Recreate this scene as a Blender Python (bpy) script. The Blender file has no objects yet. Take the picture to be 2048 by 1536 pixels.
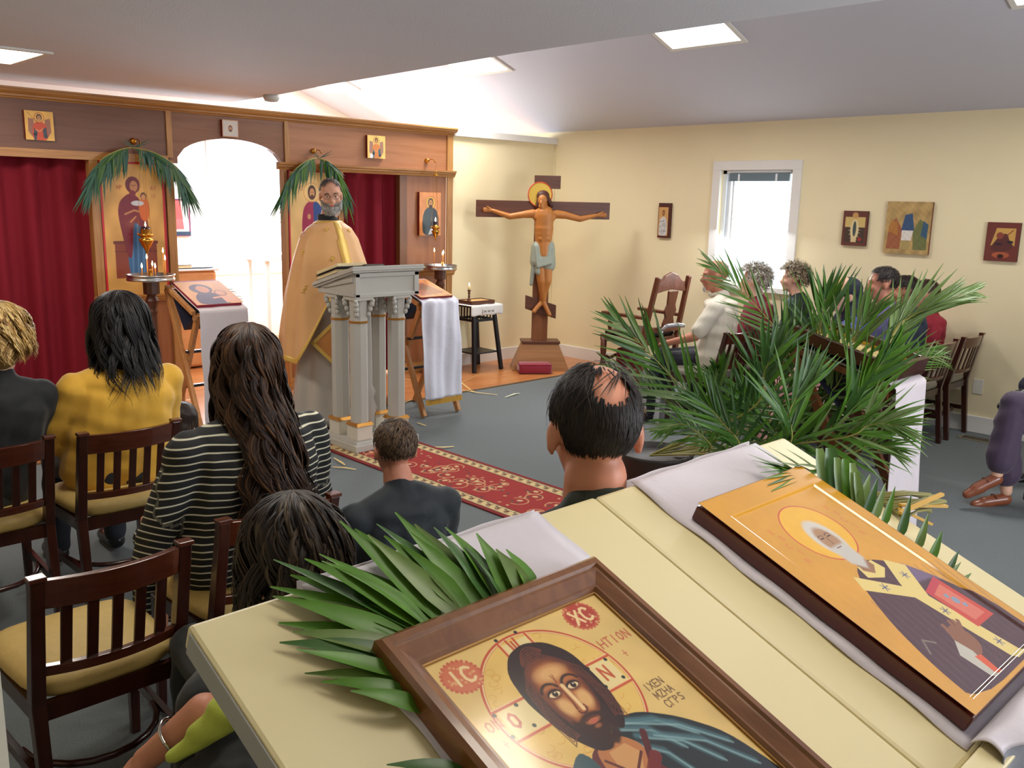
import bpy, bmesh, math, random
import numpy as np
from mathutils import Vector, Matrix, Euler
random.seed(7); RNG = np.random.default_rng(7)
S = bpy.context.scene
C = S.collection
R = math.radians
PI = math.pi

# ---------------------------------------------------------------- camera
H = 1.72
F_PX = 1798.89
_yaw, _pitch, _roll = .772042369, .199578349, .0230271146
_f = np.array([math.sin(_yaw)*math.cos(_pitch), math.cos(_yaw)*math.cos(_pitch), -math.sin(_pitch)])
_r = np.array([math.cos(_yaw), -math.sin(_yaw), 0.]); _u = np.cross(_r, _f)
_r2 = _r*math.cos(_roll)+_u*math.sin(_roll); _u2 = -_r*math.sin(_roll)+_u*math.cos(_roll)
_C = np.array([0, 0, H])
cam = bpy.data.cameras.new('camera'); cam.sensor_width = 36; cam.lens = F_PX*36/2048; cam.clip_start = .05
co = bpy.data.objects.new('camera', cam); C.objects.link(co)
co.matrix_world = Matrix([[_r2[0], _u2[0], -_f[0], 0], [_r2[1], _u2[1], -_f[1], 0], [_r2[2], _u2[2], -_f[2], H], [0, 0, 0, 1]])
S.camera = co
def P(x, y, D):            # a surveyed point of the room: photo bearing and distance
    return Vector(_C + (_r2*(x-1024)/F_PX - _u2*(y-768)/F_PX + _f)*D)
def PY(x, y, Y):
    d = _r2*(x-1024)/F_PX - _u2*(y-768)/F_PX + _f
    return Vector(_C + d*Y/d[1])

# ---------------------------------------------------------------- world, lights, exposure
S.view_settings.view_transform = 'Standard'; S.view_settings.look = 'None'
S.view_settings.gamma = 1; S.view_settings.use_curve_mapping = False
S.view_settings.exposure = 0.5
wd = bpy.data.worlds.new('sky'); S.world = wd; wd.use_nodes = True
bg = wd.node_tree.nodes['Background']; bg.inputs[0].default_value = (.80, .92, 1, 1); bg.inputs[1].default_value = 3.0
def area(name, loc, rot, size, power, col=(1, 1, 1), sizey=None):
    l = bpy.data.lights.new(name, 'AREA'); l.energy = power; l.color = col; l.size = size
    if sizey: l.shape = 'RECTANGLE'; l.size_y = sizey
    o = bpy.data.objects.new(name, l); o.location = loc; o.rotation_euler = rot; C.objects.link(o); return o
# daylight through the altar room window and the nave window, plus added fills
area('altar_window_light', (5.3, 10.05, 1.6), (R(-66), 0, 0), 1.9, 150, (.80, .90, 1), 1.2)
area('altar_fill_light', (4.4, 8.7, 2.45), (0, 0, 0), 1.2, 50, (.82, .91, 1), 1.2)  # added overhead fill that brightens the altar room, no fixture
area('nave_window_light', (7.42, 4.57, 1.6), (0, R(48), 0), .95, 24, (.85, .93, 1), .75)
area('rear_fill_light', (4.2, -1.9, 1.55), (R(88), 0, R(6)), 2.4, 62, (.86, .91, 1), 1.2)  # added fill from behind; the rear wall has no window
area('rear_ceiling_fill', (3.6, -1.9, 1.3), (R(122), 0, 0), 2.4, 60, (.84, .88, 1), 1.0)  # added upward fill to brighten the low ceiling
SL = R(20)
for yy in (1.8, 4.3, 6.85, 9.38):                                   # fluorescent troffers in the sloped ceiling
    z = 2.49+(7.53-5.92)*math.tan(SL)-.05
    area('troffer_light', (5.92, yy, z), (0, SL, 0), .56, 20 if yy < 5 else (34 if yy < 8 else 14), (1, .97, .94))
for yy, e in ((6.0, 17), (2.9, 9), (.6, 3.5)):                       # troffers in the low ceiling; the nearest, unseen, is added as low fill
    area('low_troffer_light', (1.48, yy, 2.47), (0, 0, 0), .56, e, (1, .95, .88))

# ---------------------------------------------------------------- materials
MATS = {}
def lin(c):
    return tuple(((x/255)/12.92 if x/255 <= .04045 else ((x/255+.055)/1.055)**2.4) for x in c)
def mat(name, col, rough=.6, metal=0, spec=.5, var=None, bump=None, wood=None, attr=False, sheen=0, coat=0, emit=None, trans=0, sss=0, weave=None):
    """col: sRGB 0-255. var=(scale, amount); bump=(scale, strength); wood=(axis, scale, dark factor)."""
    if name in MATS: return MATS[name]
    m = bpy.data.materials.new(name); m.use_nodes = True; nt = m.node_tree; N = nt.nodes; L = nt.links
    b = N['Principled BSDF']; c = lin(col)
    b.inputs['Base Color'].default_value = (*c, 1); b.inputs['Roughness'].default_value = rough
    b.inputs['Metallic'].default_value = metal; b.inputs['Specular IOR Level'].default_value = spec
    if sheen: b.inputs['Sheen Weight'].default_value = sheen
    if coat: b.inputs['Coat Weight'].default_value = coat; b.inputs['Coat Roughness'].default_value = .08
    if trans: b.inputs['Transmission Weight'].default_value = trans
    if sss: b.inputs['Subsurface Weight'].default_value = sss; b.inputs['Subsurface Scale'].default_value = .01; b.inputs['Subsurface Radius'].default_value = (1, .3, .15)
    if emit: b.inputs['Emission Color'].default_value = (*lin(emit[0]), 1); b.inputs['Emission Strength'].default_value = emit[1]
    tc = N.new('ShaderNodeTexCoord')
    src = None
    if attr:
        a = N.new('ShaderNodeAttribute'); a.attribute_name = 'Col'; src = a.outputs['Color']
    def mixin(src, fac, dark):
        mx = N.new('ShaderNodeMix'); mx.data_type = 'RGBA'; mx.blend_type = 'MULTIPLY'
        L.new(fac, mx.inputs[0])
        if src is None: mx.inputs[6].default_value = (*c, 1)
        else: L.new(src, mx.inputs[6])
        mx.inputs[7].default_value = (dark, dark, dark, 1) if not isinstance(dark, tuple) else (*dark, 1)
        return mx.outputs[2]
    if wood:
        ax, sc, dk = wood
        mp = N.new('ShaderNodeMapping'); s = [sc*9]*3; s['XYZ'.index(ax)] = sc*.55
        mp.inputs['Scale'].default_value = s; L.new(tc.outputs['Object'], mp.inputs[0])
        n = N.new('ShaderNodeTexNoise'); n.inputs['Scale'].default_value = 2.2; n.inputs['Detail'].default_value = 7; n.inputs['Distortion'].default_value = .9
        L.new(mp.outputs[0], n.inputs[0])
        rp = N.new('ShaderNodeMapRange'); rp.inputs[1].default_value = .42; rp.inputs[2].default_value = .68; L.new(n.outputs[0], rp.inputs[0])
        src = mixin(src, rp.outputs[0], dk)
        bm_ = N.new('ShaderNodeBump'); bm_.inputs['Strength'].default_value = .08; bm_.inputs['Distance'].default_value = .002
        L.new(n.outputs[0], bm_.inputs['Height']); L.new(bm_.outputs[0], b.inputs['Normal'])
    if var:
        n = N.new('ShaderNodeTexNoise'); n.inputs['Scale'].default_value = var[0]; n.inputs['Detail'].default_value = 5; L.new(tc.outputs['Object'], n.inputs[0])
        rp = N.new('ShaderNodeMapRange'); rp.inputs[1].default_value = .35; rp.inputs[2].default_value = .7; L.new(n.outputs[0], rp.inputs[0])
        src = mixin(src, rp.outputs[0], 1-var[1])
    if src is not None: L.new(src, b.inputs['Base Color'])
    if bump:
        n = N.new('ShaderNodeTexNoise'); n.inputs['Scale'].default_value = bump[0]; n.inputs['Detail'].default_value = 4; L.new(tc.outputs['Object'], n.inputs[0])
        bm_ = N.new('ShaderNodeBump'); bm_.inputs['Strength'].default_value = bump[1]; bm_.inputs['Distance'].default_value = .01 if len(bump) < 3 else bump[2]
        L.new(n.outputs[0], bm_.inputs['Height']); L.new(bm_.outputs[0], b.inputs['Normal'])
    MATS[name] = m; return m

# ---------------------------------------------------------------- objects
def tag(o, label=None, cat=None, group=None, kind=None):
    if label: o['label'] = label
    if cat: o['category'] = cat
    if group: o['group'] = group
    if kind: o['kind'] = kind
    return o
def thing(name, label, cat, loc=(0, 0, 0), rz=0, group=None):
    o = bpy.data.objects.new(name, None); C.objects.link(o); o.location = loc; o.rotation_euler = (0, 0, rz)
    o.empty_display_size = .1
    tag(o, label, cat, group)
    return o
def wm(o):
    m = Matrix.LocRotScale(o.location, o.rotation_euler, o.scale)
    while o.parent: o = o.parent; m = Matrix.LocRotScale(o.location, o.rotation_euler, o.scale) @ m
    return m
def link(name, me, parent=None, world=False, label=None, kind=None):
    o = bpy.data.objects.new(name, me); C.objects.link(o)
    if parent:
        o.parent = parent
        if world: me.transform(wm(parent).inverted())
    if label: o['label'] = label
    if kind: o['kind'] = kind
    return o
def dup(root, loc, rz=None, label=None, group=None):
    r = root.copy(); C.objects.link(r); r.location = loc
    if rz is not None: r.rotation_euler = (0, 0, rz)
    if label: r['label'] = label
    if group: r['group'] = group
    for ch in list(root.children):
        c = ch.copy(); C.objects.link(c); c.parent = r
        for g in list(ch.children):
            d = g.copy(); C.objects.link(d); d.parent = c
    return r

class MB:
    def __init__(s, M=None): s.v = []; s.f = []; s.M = M
    def add(s, vs, fs, M=None):
        n = len(s.v)
        for p in vs:
            p = Vector(p)
            if M is not None: p = M @ p
            if s.M is not None: p = s.M @ p
            s.v.append(p)
        s.f += [tuple(i+n for i in f) for f in fs]; return s
    def box(s, c, d, M=None, top=None):
        x, y, z = d[0]/2, d[1]/2, d[2]/2; t = top or (1, 1)
        vs = [(-x, -y, -z), (x, -y, -z), (x, y, -z), (-x, y, -z), (-x*t[0], -y*t[1], z), (x*t[0], -y*t[1], z), (x*t[0], y*t[1], z), (-x*t[0], y*t[1], z)]
        T = Matrix.Translation(c) @ (M or Matrix())
        return s.add(vs, [(0, 3, 2, 1), (4, 5, 6, 7), (0, 1, 5, 4), (1, 2, 6, 5), (2, 3, 7, 6), (3, 0, 4, 7)], T)
    def b2(s, lo, hi): return s.box([(a+b)/2 for a, b in zip(lo, hi)], [abs(b-a) for a, b in zip(lo, hi)])
    def bar(s, p0, p1, w, h, up=(0, 0, 1), w1=None, h1=None):
        p0 = Vector(p0); p1 = Vector(p1); d = (p1-p0).normalized(); up = Vector(up)
        x = d.cross(up)
        if x.length < 1e-4: x = d.cross(Vector((0, 1, 0)))
        x.normalize(); y = x.cross(d); vs = []
        for p, a, b in ((p0, w/2, h/2), (p1, (w1 or w)/2, (h1 or h)/2)):
            vs += [p-x*a-y*b, p+x*a-y*b, p+x*a+y*b, p-x*a+y*b]
        return s.add(vs, [(0, 1, 2, 3), (7, 6, 5, 4), (0, 4, 5, 1), (1, 5, 6, 2), (2, 6, 7, 3), (3, 7, 4, 0)])
    def tube(s, pts, rad, n=8, caps=True):
        pts = [Vector(p) for p in pts]; k = len(pts)
        if not hasattr(rad, '__len__'): rad = [rad]*k
        a = None; vs = []; fs = []
        for i, p in enumerate(pts):
            d = (pts[min(i+1, k-1)]-pts[max(i-1, 0)])
            if d.length < 1e-9: d = Vector((0, 0, 1))
            d.normalize()
            if a is None: a = d.orthogonal().normalized()
            a = (a-d*a.dot(d)).normalized(); b = d.cross(a)
            for j in range(n):
                t = 2*PI*j/n; vs.append(p+(a*math.cos(t)+b*math.sin(t))*rad[i])
        for i in range(k-1):
            for j in range(n): fs.append((i*n+j, i*n+(j+1) % n, (i+1)*n+(j+1) % n, (i+1)*n+j))
        if caps: fs.append(tuple(range(n-1, -1, -1))); fs.append(tuple((k-1)*n+j for j in range(n)))
        return s.add(vs, fs)
    def lathe(s, prof, c=(0, 0, 0), n=20, M=None, sx=1, sy=1):
        vs = []; fs = []; k = len(prof)
        for r, z in prof:
            for j in range(n): t = 2*PI*j/n; vs.append((r*sx*math.cos(t), r*sy*math.sin(t), z))
        for i in range(k-1):
            for j in range(n): fs.append((i*n+j, i*n+(j+1) % n, (i+1)*n+(j+1) % n, (i+1)*n+j))
        fs.append(tuple(range(n-1, -1, -1))); fs.append(tuple((k-1)*n+j for j in range(n)))
        return s.add(vs, fs, Matrix.Translation(c) @ (M or Matrix()))
    def ell(s, c, r, M=None, nu=14, nv=9):
        if not hasattr(r, '__len__'): r = (r, r, r)
        vs = [(0, 0, -r[2])]; fs = []
        for i in range(1, nv):
            a = -PI/2+PI*i/nv
            for j in range(nu): t = 2*PI*j/nu; vs.append((r[0]*math.cos(a)*math.cos(t), r[1]*math.cos(a)*math.sin(t), r[2]*math.sin(a)))
        vs.append((0, 0, r[2])); top = len(vs)-1
        for j in range(nu):
            fs.append((0, 1+(j+1) % nu, 1+j)); fs.append((top, top-nu+j, top-nu+(j+1) % nu))
        for i in range(nv-2):
            for j in range(nu):
                a = 1+i*nu; fs.append((a+j, a+(j+1) % nu, a+nu+(j+1) % nu, a+nu+j))
        return s.add(vs, fs, Matrix.Translation(c) @ (M or Matrix()))
    def cap(s, p0, r0, p1, r1, n=12):
        p0 = Vector(p0); p1 = Vector(p1); d = (p1-p0).normalized(); pts = []; rs = []
        for a in (-80, -50, -25): pts.append(p0+d*r0*math.sin(R(a))); rs.append(r0*math.cos(R(a)))
        pts += [p0, p1]; rs += [r0, r1]
        for a in (25, 50, 80): pts.append(p1+d*r1*math.sin(R(a))); rs.append(r1*math.cos(R(a)))
        return s.tube(pts, rs, n)
    def prism(s, pts, d, M=None):        # polygon in XZ, extruded along +Y by d
        n = len(pts); vs = [(x, 0, z) for x, z in pts]+[(x, d, z) for x, z in pts]
        fs = [tuple(range(n)), tuple(range(2*n-1, n-1, -1))]+[(i, i+n, (i+1) % n+n, (i+1) % n) for i in range(n)]
        return s.add(vs, fs, M)
    def grid(s, fn, nu, nv, closed=False):
        n0 = len(s.v); vs = []; fs = []
        for j in range(nv+1):
            for i in range(nu+1): vs.append(fn(i/nu, j/nv))
        w = nu+1
        for j in range(nv):
            for i in range(nu): fs.append((j*w+i, j*w+i+1, (j+1)*w+i+1, (j+1)*w+i))
        return s.add(vs, fs)
    def mesh(s, name='m'):
        me = bpy.data.meshes.new(name); me.from_pydata([tuple(p) for p in s.v], [], s.f); me.update(); return me
    def build(s, name, m, parent=None, world=False, smooth=False, bevel=0, label=None, kind=None, solid=0, sub=0, fix=True):
        me = s.mesh(name)
        if fix:
            b = bmesh.new(); b.from_mesh(me); bmesh.ops.recalc_face_normals(b, faces=b.faces); b.to_mesh(me); b.free()
        me.materials.append(m)
        o = link(name, me, parent, world, label, kind)
        if smooth: me.shade_smooth()
        if solid: x = o.modifiers.new('s', 'SOLIDIFY'); x.thickness = solid; x.offset = 0
        if bevel: x = o.modifiers.new('b', 'BEVEL'); x.width = bevel; x.segments = 2; x.limit_method = 'ANGLE'
        if sub: x = o.modifiers.new('u', 'SUBSURF'); x.levels = sub; x.render_levels = sub
        return o

def remesh(mb, vox=.012, smooth=4):
    me = mb.mesh('tmp'); o = bpy.data.objects.new('tmp', me); C.objects.link(o)
    r = o.modifiers.new('r', 'REMESH'); r.mode = 'VOXEL'; r.voxel_size = vox
    if smooth: q = o.modifiers.new('q', 'SMOOTH'); q.iterations = smooth; q.factor = .6
    dg = bpy.context.evaluated_depsgraph_get(); dg.update()
    out = bpy.data.meshes.new_from_object(o.evaluated_get(dg))
    bpy.data.objects.remove(o); bpy.data.meshes.remove(me); out.shade_smooth(); return out
def getv(me):
    a = np.empty(len(me.vertices)*3); me.vertices.foreach_get('co', a); return a.reshape(-1, 3)
def setv(me, a): me.vertices.foreach_set('co', np.ascontiguousarray(a).ravel()); me.update()
def setcol(me, c):
    at = me.color_attributes.new('Col', 'FLOAT_COLOR', 'POINT')
    a = np.ones((len(me.vertices), 4), dtype=np.float32); a[:, :3] = c; at.data.foreach_set('color', a.ravel())
def blob(name, mb, m, parent, vox=.012, smooth=4, post=None, world=False, label=None):
    me = remesh(mb, vox, smooth)
    if post is not None: setv(me, post(getv(me)))
    me.name = name; me.materials.clear(); me.materials.append(m)
    return link(name, me, parent, world, label)
def folds(amp=.006, fz=40, seed=0, zmin=-9):
    def f(v):
        a = seed*1.7; n = np.sin(v[:, 2]*fz+np.sin(v[:, 0]*19+a)*2.1+v[:, 1]*9)*np.sin(v[:, 0]*13+v[:, 1]*11+v[:, 2]*7+a)
        n += .5*np.sin(v[:, 2]*fz*1.9+v[:, 0]*27+a*3)
        c = v.mean(0); d = v-c; d[:, 2] *= .2; d /= np.linalg.norm(d, axis=1)[:, None]+1e-6
        return v+d*(n*amp*(v[:, 2] > zmin))[:, None]
    return f

# ---------------------------------------------------------------- painting on a dense grid (flat print as vertex colours)
class Paint:
    def __init__(s, w, h, res, bg):
        s.nx, s.ny = int(w/res)+1, int(h/res)+1; s.w, s.h = w, h
        x = np.linspace(0, 1, s.nx); y = np.linspace(0, h/w, s.ny)
        s.X, s.Y = np.meshgrid(x, y)           # unit = width of the picture, origin lower left
        s.c = np.ones((s.ny, s.nx, 3))*np.array(lin(bg)); s.px = 1/s.nx
    def put(s, mask, col, a=1):
        m = np.clip(mask, 0, 1)[..., None]*a; s.c = s.c*(1-m)+np.array(lin(col))*m; return s
    def ell(s, cx, cy, rx, ry, col, a=1, rot=0, soft=None):
        dx, dy = s.X-cx, s.Y-cy; c_, s_ = math.cos(rot), math.sin(rot); u = dx*c_+dy*s_; v = -dx*s_+dy*c_
        d = (1-np.sqrt((u/rx)**2+(v/ry)**2))*min(rx, ry); return s.put(d/(soft or s.px)+.5, col, a)
    def ring(s, cx, cy, r, w, col, a=1, asp=1):
        d = w/2-np.abs(np.sqrt((s.X-cx)**2+((s.Y-cy)/asp)**2)-r); return s.put(d/s.px+.5, col, a)
    def poly(s, pts, col, a=1, soft=None):
        for _ in range(2 if 6 <= len(pts) < 40 else 0):
            pts = [q for (x0, y0), (x1, y1) in zip(pts, list(pts[1:])+[pts[0]]) for q in ((x0*.8+x1*.2, y0*.8+y1*.2), (x0*.2+x1*.8, y0*.2+y1*.8))]
        x, y = s.X, s.Y; ins = np.zeros(x.shape, bool); dist = np.full(x.shape, 9.)
        n = len(pts)
        for i in range(n):
            (x0, y0), (x1, y1) = pts[i], pts[(i+1) % n]
            if y0 != y1:
                cr = ((y0 > y) != (y1 > y)) & (x < (x1-x0)*(y-y0)/(y1-y0)+x0); ins ^= cr
            L = (x1-x0)**2+(y1-y0)**2+1e-12; t = np.clip(((x-x0)*(x1-x0)+(y-y0)*(y1-y0))/L, 0, 1)
            dist = np.minimum(dist, np.hypot(x-x0-t*(x1-x0), y-y0-t*(y1-y0)))
        d = np.where(ins, dist, -dist); return s.put(d/(soft or s.px)+.5, col, a)
    def line(s, pts, w, col, a=1, soft=None):
        x, y = s.X, s.Y; dist = np.full(x.shape, 9.)
        for (x0, y0), (x1, y1) in zip(pts[:-1], pts[1:]):
            L = (x1-x0)**2+(y1-y0)**2+1e-12; t = np.clip(((x-x0)*(x1-x0)+(y-y0)*(y1-y0))/L, 0, 1)
            dist = np.minimum(dist, np.hypot(x-x0-t*(x1-x0), y-y0-t*(y1-y0)))
        return s.put((w/2-dist)/(soft or s.px)+.5, col, a)
    def arc(s, cx, cy, rx, ry, a0, a1, w, col, a=1, soft=None):
        return s.line([(cx+rx*math.cos(R(t)), cy+ry*math.sin(R(t))) for t in np.linspace(a0, a1, 14)], w, col, a, soft)
    def mottle(s, amt, sc=6, seed=1):
        g = np.random.default_rng(seed); n = np.zeros(s.X.shape)
        for k in range(9):
            a, b, p = g.uniform(-sc, sc), g.uniform(-sc, sc), g.uniform(0, 6.3); n += np.sin(s.X*a*3+s.Y*b*3+p)/3
        s.c *= (1+amt*n)[..., None]; return s
    def text(s, txt, x, y, h, col, w=None, rot=0, a=1):
        G = {'X': [[(0, 0), (1, 1)], [(0, 1), (1, 0)]], 'C': [[(1, .85), (.7, 1), (.3, 1), (0, .7), (0, .3), (.3, 0), (.7, 0), (1, .15)]], 'I': [[(.5, 0), (.5, 1)]],
             'O': [[(.5, 0), (.1, .25), (.1, .75), (.5, 1), (.9, .75), (.9, .25), (.5, 0)]], 'N': [[(0, 0), (0, 1), (1, 0), (1, 1)]], 'W': [[(0, 1), (.1, .1), (.5, .0), (.5, .8), (.5, .0), (.9, .1), (1, 1)]],
             'H': [[(0, 0), (0, 1)], [(1, 0), (1, 1)], [(0, .5), (1, .5)]], 'G': [[(0, 0), (0, 1), (1, 1)]], 'M': [[(0, 0), (0, 1), (.5, .3), (1, 1), (1, 0)]], 'A': [[(0, 0), (.5, 1), (1, 0)], [(.2, .4), (.8, .4)]],
             'P': [[(0, 0), (0, 1), (.8, .9), (.8, .6), (0, .5)]], 'E': [[(1, 1), (0, 1), (0, 0), (1, 0)], [(0, .5), (.8, .5)]], 'T': [[(0, 1), (1, 1)], [(.5, 1), (.5, 0)]], '+': [[(.5, .1), (.5, .9)], [(.1, .5), (.9, .5)]], 'Z': [[(0, 1), (1, 1), (0, 0), (1, 0)]], 'Y': [[(0, 1), (.5, .5), (1, 1)], [(.5, .5), (.5, 0)]], 'S': [[(1, .9), (.3, 1), (.1, .7), (.9, .35), (.7, 0), (0, .1)]], ' ': []}
        cx = 0; cr, sr = math.cos(rot), math.sin(rot)
        for ch in txt:
            for st in G.get(ch, []):
                s.line([(x+(cx+px_*h*.6)*cr-py_*h*sr, y+(cx+px_*h*.6)*sr+py_*h*cr) for px_, py_ in st], w or h*.14, col, a)
            cx += h*.85
        return s
    def mesh(s, name, O, U, V):      # O origin (lower left), U unit vector along width, V along height
        O, U, V = (np.array(Vector(q)) for q in (O, U, V))
        p = O+s.X[..., None]*s.w*U+s.Y[..., None]*s.w*V
        me = bpy.data.meshes.new(name); n = s.nx*s.ny; me.vertices.add(n); me.vertices.foreach_set('co', p.reshape(-1))
        idx = np.arange(n).reshape(s.ny, s.nx); q = np.stack([idx[:-1, :-1], idx[:-1, 1:], idx[1:, 1:], idx[1:, :-1]], -1).reshape(-1, 4)
        k = len(q); me.loops.add(k*4); me.loops.foreach_set('vertex_index', q.ravel().astype(np.int32)); me.polygons.add(k)
        me.polygons.foreach_set('loop_start', (np.arange(k)*4).astype(np.int32)); me.update(calc_edges=True); me.validate()
        setcol(me, s.c.reshape(-1, 3)); me.shade_smooth(); return me
def painting(p, name, O, U, V, m, parent, world=True):
    me = p.mesh(name, O, U, V); me.materials.append(m); return link(name, me, parent, world)
# ================================================================ the room
CREAM = mat('cream_wall', (240, 225, 184), .75, var=(3, .03), bump=(60, .05, .002))
WHITE = mat('white_trim', (232, 229, 222), .45)
CEIL = mat('ceiling_plaster', (224, 222, 228), .9, bump=(90, .35, .004))
CEIL2 = mat('vault_plaster', (208, 208, 218), .85, bump=(60, .1, .003))
CARPET = mat('blue_green_carpet', (112, 119, 120), .95, var=(160, .28), bump=(400, .6, .004))
ALTW = mat('altar_room_white', (244, 243, 240), .7)
OAK = mat('oak_trim', (176, 126, 68), .4, wood=('X', 1.5, (.72, .62, .5)))
OAKZ = mat('oak_post', (172, 124, 70), .4, wood=('Z', 1.5, (.72, .62, .5)))
PLY = mat('brown_plywood', (132, 86, 56), .42, wood=('X', 1.1, (.8, .74, .7)))
PLYD = mat('dark_plywood', (112, 70, 46), .42, wood=('X', 1.1, (.8, .74, .7)))
PLYZ = mat('brown_panel', (156, 100, 62), .4, wood=('Z', 1.1, (.8, .72, .66)))
WFLOOR = mat('wood_floor', (196, 126, 72), .3, wood=('X', .8, (.78, .7, .6)), coat=.15)
def struct(name, mb, m, **k): return tag(mb.build(name, m, **k), kind='structure')
YP = 7.13
struct('floor', MB().b2((-1.0, -2, -.1), (7.6, 6.09, 0)), CARPET)
wf = struct('floor_altar', MB().b2((-1.0, 6.09, -.1), (7.6, 10.3, .004)), WFLOOR)
for k in range(44):                                                 # laminate planks: recessed seams across the nearer part
    y0 = 6.10+k*.075
    if y0 > 7.6: break
    x0 = 2.4-(k*.37 % 1.2)
    while x0 < 7.45:
        x1 = min(x0+1.2, 7.5)
        MB().b2((x0+.001, y0+.001, .004), (x1-.001, y0+.074, .0075)).build('floor_plank', WFLOOR, wf); x0 = x1
struct('trim_1', MB().b2((-.9, 6.075, 0), (7.5, 6.10, .010)), mat('seam_strip', (120, 92, 62), .5))
# right wall with its window opening (X = 7.53)
wy0, wy1, wz0, wz1 = 4.19, 4.94, 1.0, 2.06
w = MB(); w.b2((7.53, -2, 0), (7.68, wy0, 2.6)); w.b2((7.53, wy1, 0), (7.68, 10.3, 2.6)); w.b2((7.53, wy0, 0), (7.68, wy1, wz0)); w.b2((7.53, wy0, wz1), (7.68, wy1, 2.6))
struct('wall_right', w, CREAM)
w = MB().prism([(-.98, 0), (7.68, 0), (7.68, 2.49), (3.3, 4.05), (-.98, 2.49)], .15, Matrix.Translation((0, -2.15, 0))); struct('wall_rear', w, CREAM)
struct('wall_left', MB().b2((-1.08, -2, 0), (-.93, 10.3, 2.6)), CREAM)
struct('wall_left_return', MB().b2((-.93, .9, 0), (PX0 := P(14, 1420, 1.05).x - .045, 1.02, 2.5)), mat('door_casing', (206, 204, 190), .5))
# far wall of the altar room, with its window
ax0, ax1, az0, az1 = 4.95, 6.5, .85, 2.3
w = MB(); Y0, Y1 = 10.15, 10.3
w.b2((-.98, Y0, 0), (ax0, Y1, 2.6)); w.b2((ax1, Y0, 0), (7.68, Y1, 2.6)); w.b2((ax0, Y0, 0), (ax1, Y1, az0)); w.b2((ax0, Y0, az1), (ax1, Y1, 2.6))
w.prism([(-.98, 2.6), (7.68, 2.6), (3.3, 4.1)], .15, Matrix.Translation((0, Y0, 0)))
struct('wall_far', w, ALTW)
# sloped ceiling both sides of a ridge, low flat ceiling over the nave
t20 = math.tan(SL)
struct('ceiling_slope', MB().prism([(7.6, 2.49-.07*t20), (7.6, 2.6), (3.3, 4.16), (3.3, 2.49+4.23*t20)], 12.4, Matrix.Translation((0, -2.1, 0))), CEIL2)
struct('ceiling_slope_left', MB().prism([(3.3, 2.49+4.23*t20), (3.3, 4.16), (-1, 2.6), (-1, 2.47)], 12.4, Matrix.Translation((0, -2.1, 0))), CEIL2)
lows = MB(); pts = [(-.95, -2), (3.48, -2), (3.48, 3.6), (3.62, 5.6), (3.74, 6.6), (3.77, 7.3), (3.7, 7.37), (-.95, 7.38)]
n = len(pts); lows.add([(x, y, 2.49) for x, y in pts]+[(x, y, 2.60) for x, y in pts], [tuple(range(n)), tuple(range(2*n-1, n-1, -1))]+[(i, i+n, (i+1) % n+n, (i+1) % n) for i in range(n)])
struct('ceiling_low', lows, CEIL, bevel=.008)
# partition beside the icon screen, white ledge on top
struct('wall_partition', MB().b2((6.02, YP, 0), (7.53, YP+.1, 2.36)), CREAM)
struct('trim_ledge', MB().b2((6.03, YP-.035, 2.355), (7.53, YP+.14, 2.425)), WHITE, bevel=.004)
struct('baseboard_partition', MB().b2((6.04, YP-.016, 0), (7.53, YP, .135)), WHITE, bevel=.005)
struct('baseboard_right', MB().b2((7.512, -2, 0), (7.53, YP, .135)), WHITE, bevel=.005)
struct('trim_corner', MB().b2((7.512, YP-.016, .135), (7.53, YP, 2.355)), CREAM)
# window in the right wall
wn = MB(); cw = .085; xs = 7.505
wn.b2((xs, wy0-cw, wz1), (7.535, wy1+cw, wz1+cw)); wn.b2((xs, wy0-cw, wz0-.02), (7.535, wy0, wz1)); wn.b2((xs, wy1, wz0-.02), (7.535, wy1+cw, wz1))
wn.b2((7.48, wy0-cw, wz0-.05), (7.535, wy1+cw, wz0))
win = struct('window_1', wn, WHITE, bevel=.003)
VIN = mat('vinyl_sash', (235, 238, 240), .35)
s_ = MB()
for a, b in (((7.56, wy0, wz1-.035), (7.64, wy1, wz1)), ((7.56, wy0, wz0), (7.64, wy1, wz0+.035)), ((7.56, wy0, wz0), (7.64, wy0+.03, wz1)), ((7.56, wy1-.04, wz0), (7.64, wy1, wz1)), ((7.58, wy1-.075, wz0), (7.63, wy1-.05, wz1)), ((7.59, wy1-.11, wz0), (7.62, wy1-.09, wz1))): s_.b2(a, b)
s_.build('sash', VIN, win, bevel=.002)
GLASS = mat('window_glass', (240, 248, 255), .02, trans=1, spec=.3)
def thin_glass(m):
    nt = m.node_tree; N = nt.nodes; tr = N.new('ShaderNodeBsdfTransparent'); gl = N.new('ShaderNodeBsdfGlossy'); gl.inputs['Roughness'].default_value = .02
    mx = N.new('ShaderNodeMixShader'); mx.inputs[0].default_value = .06; nt.links.new(tr.outputs[0], mx.inputs[1]); nt.links.new(gl.outputs[0], mx.inputs[2]); nt.links.new(mx.outputs[0], N['Material Output'].inputs[0])
thin_glass(GLASS)
MB().b2((7.60, wy0+.03, wz0+.03), (7.604, wy1-.04, wz1-.03)).build('pane', GLASS, win)
bl = thing('raised_blind', 'grey raised slat blind bunched at the top of the right window', 'blind', (7.55, 4.56, wz1-.03))
MB(wm(bl).inverted()).b2((7.535, wy0+.03, wz1-.022), (7.565, wy1-.06, wz1-.002)).build('headrail', VIN, bl)
BLG = mat('blind_grey', (120, 138, 146), .5); m_ = MB(wm(bl).inverted())
for k in range(16): m_.b2((7.533, wy0+.045, wz1-.10+k*.0046), (7.567, wy1-.08, wz1-.0965+k*.0046))
m_.build('slat', BLG, bl, kind='stuff')
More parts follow.
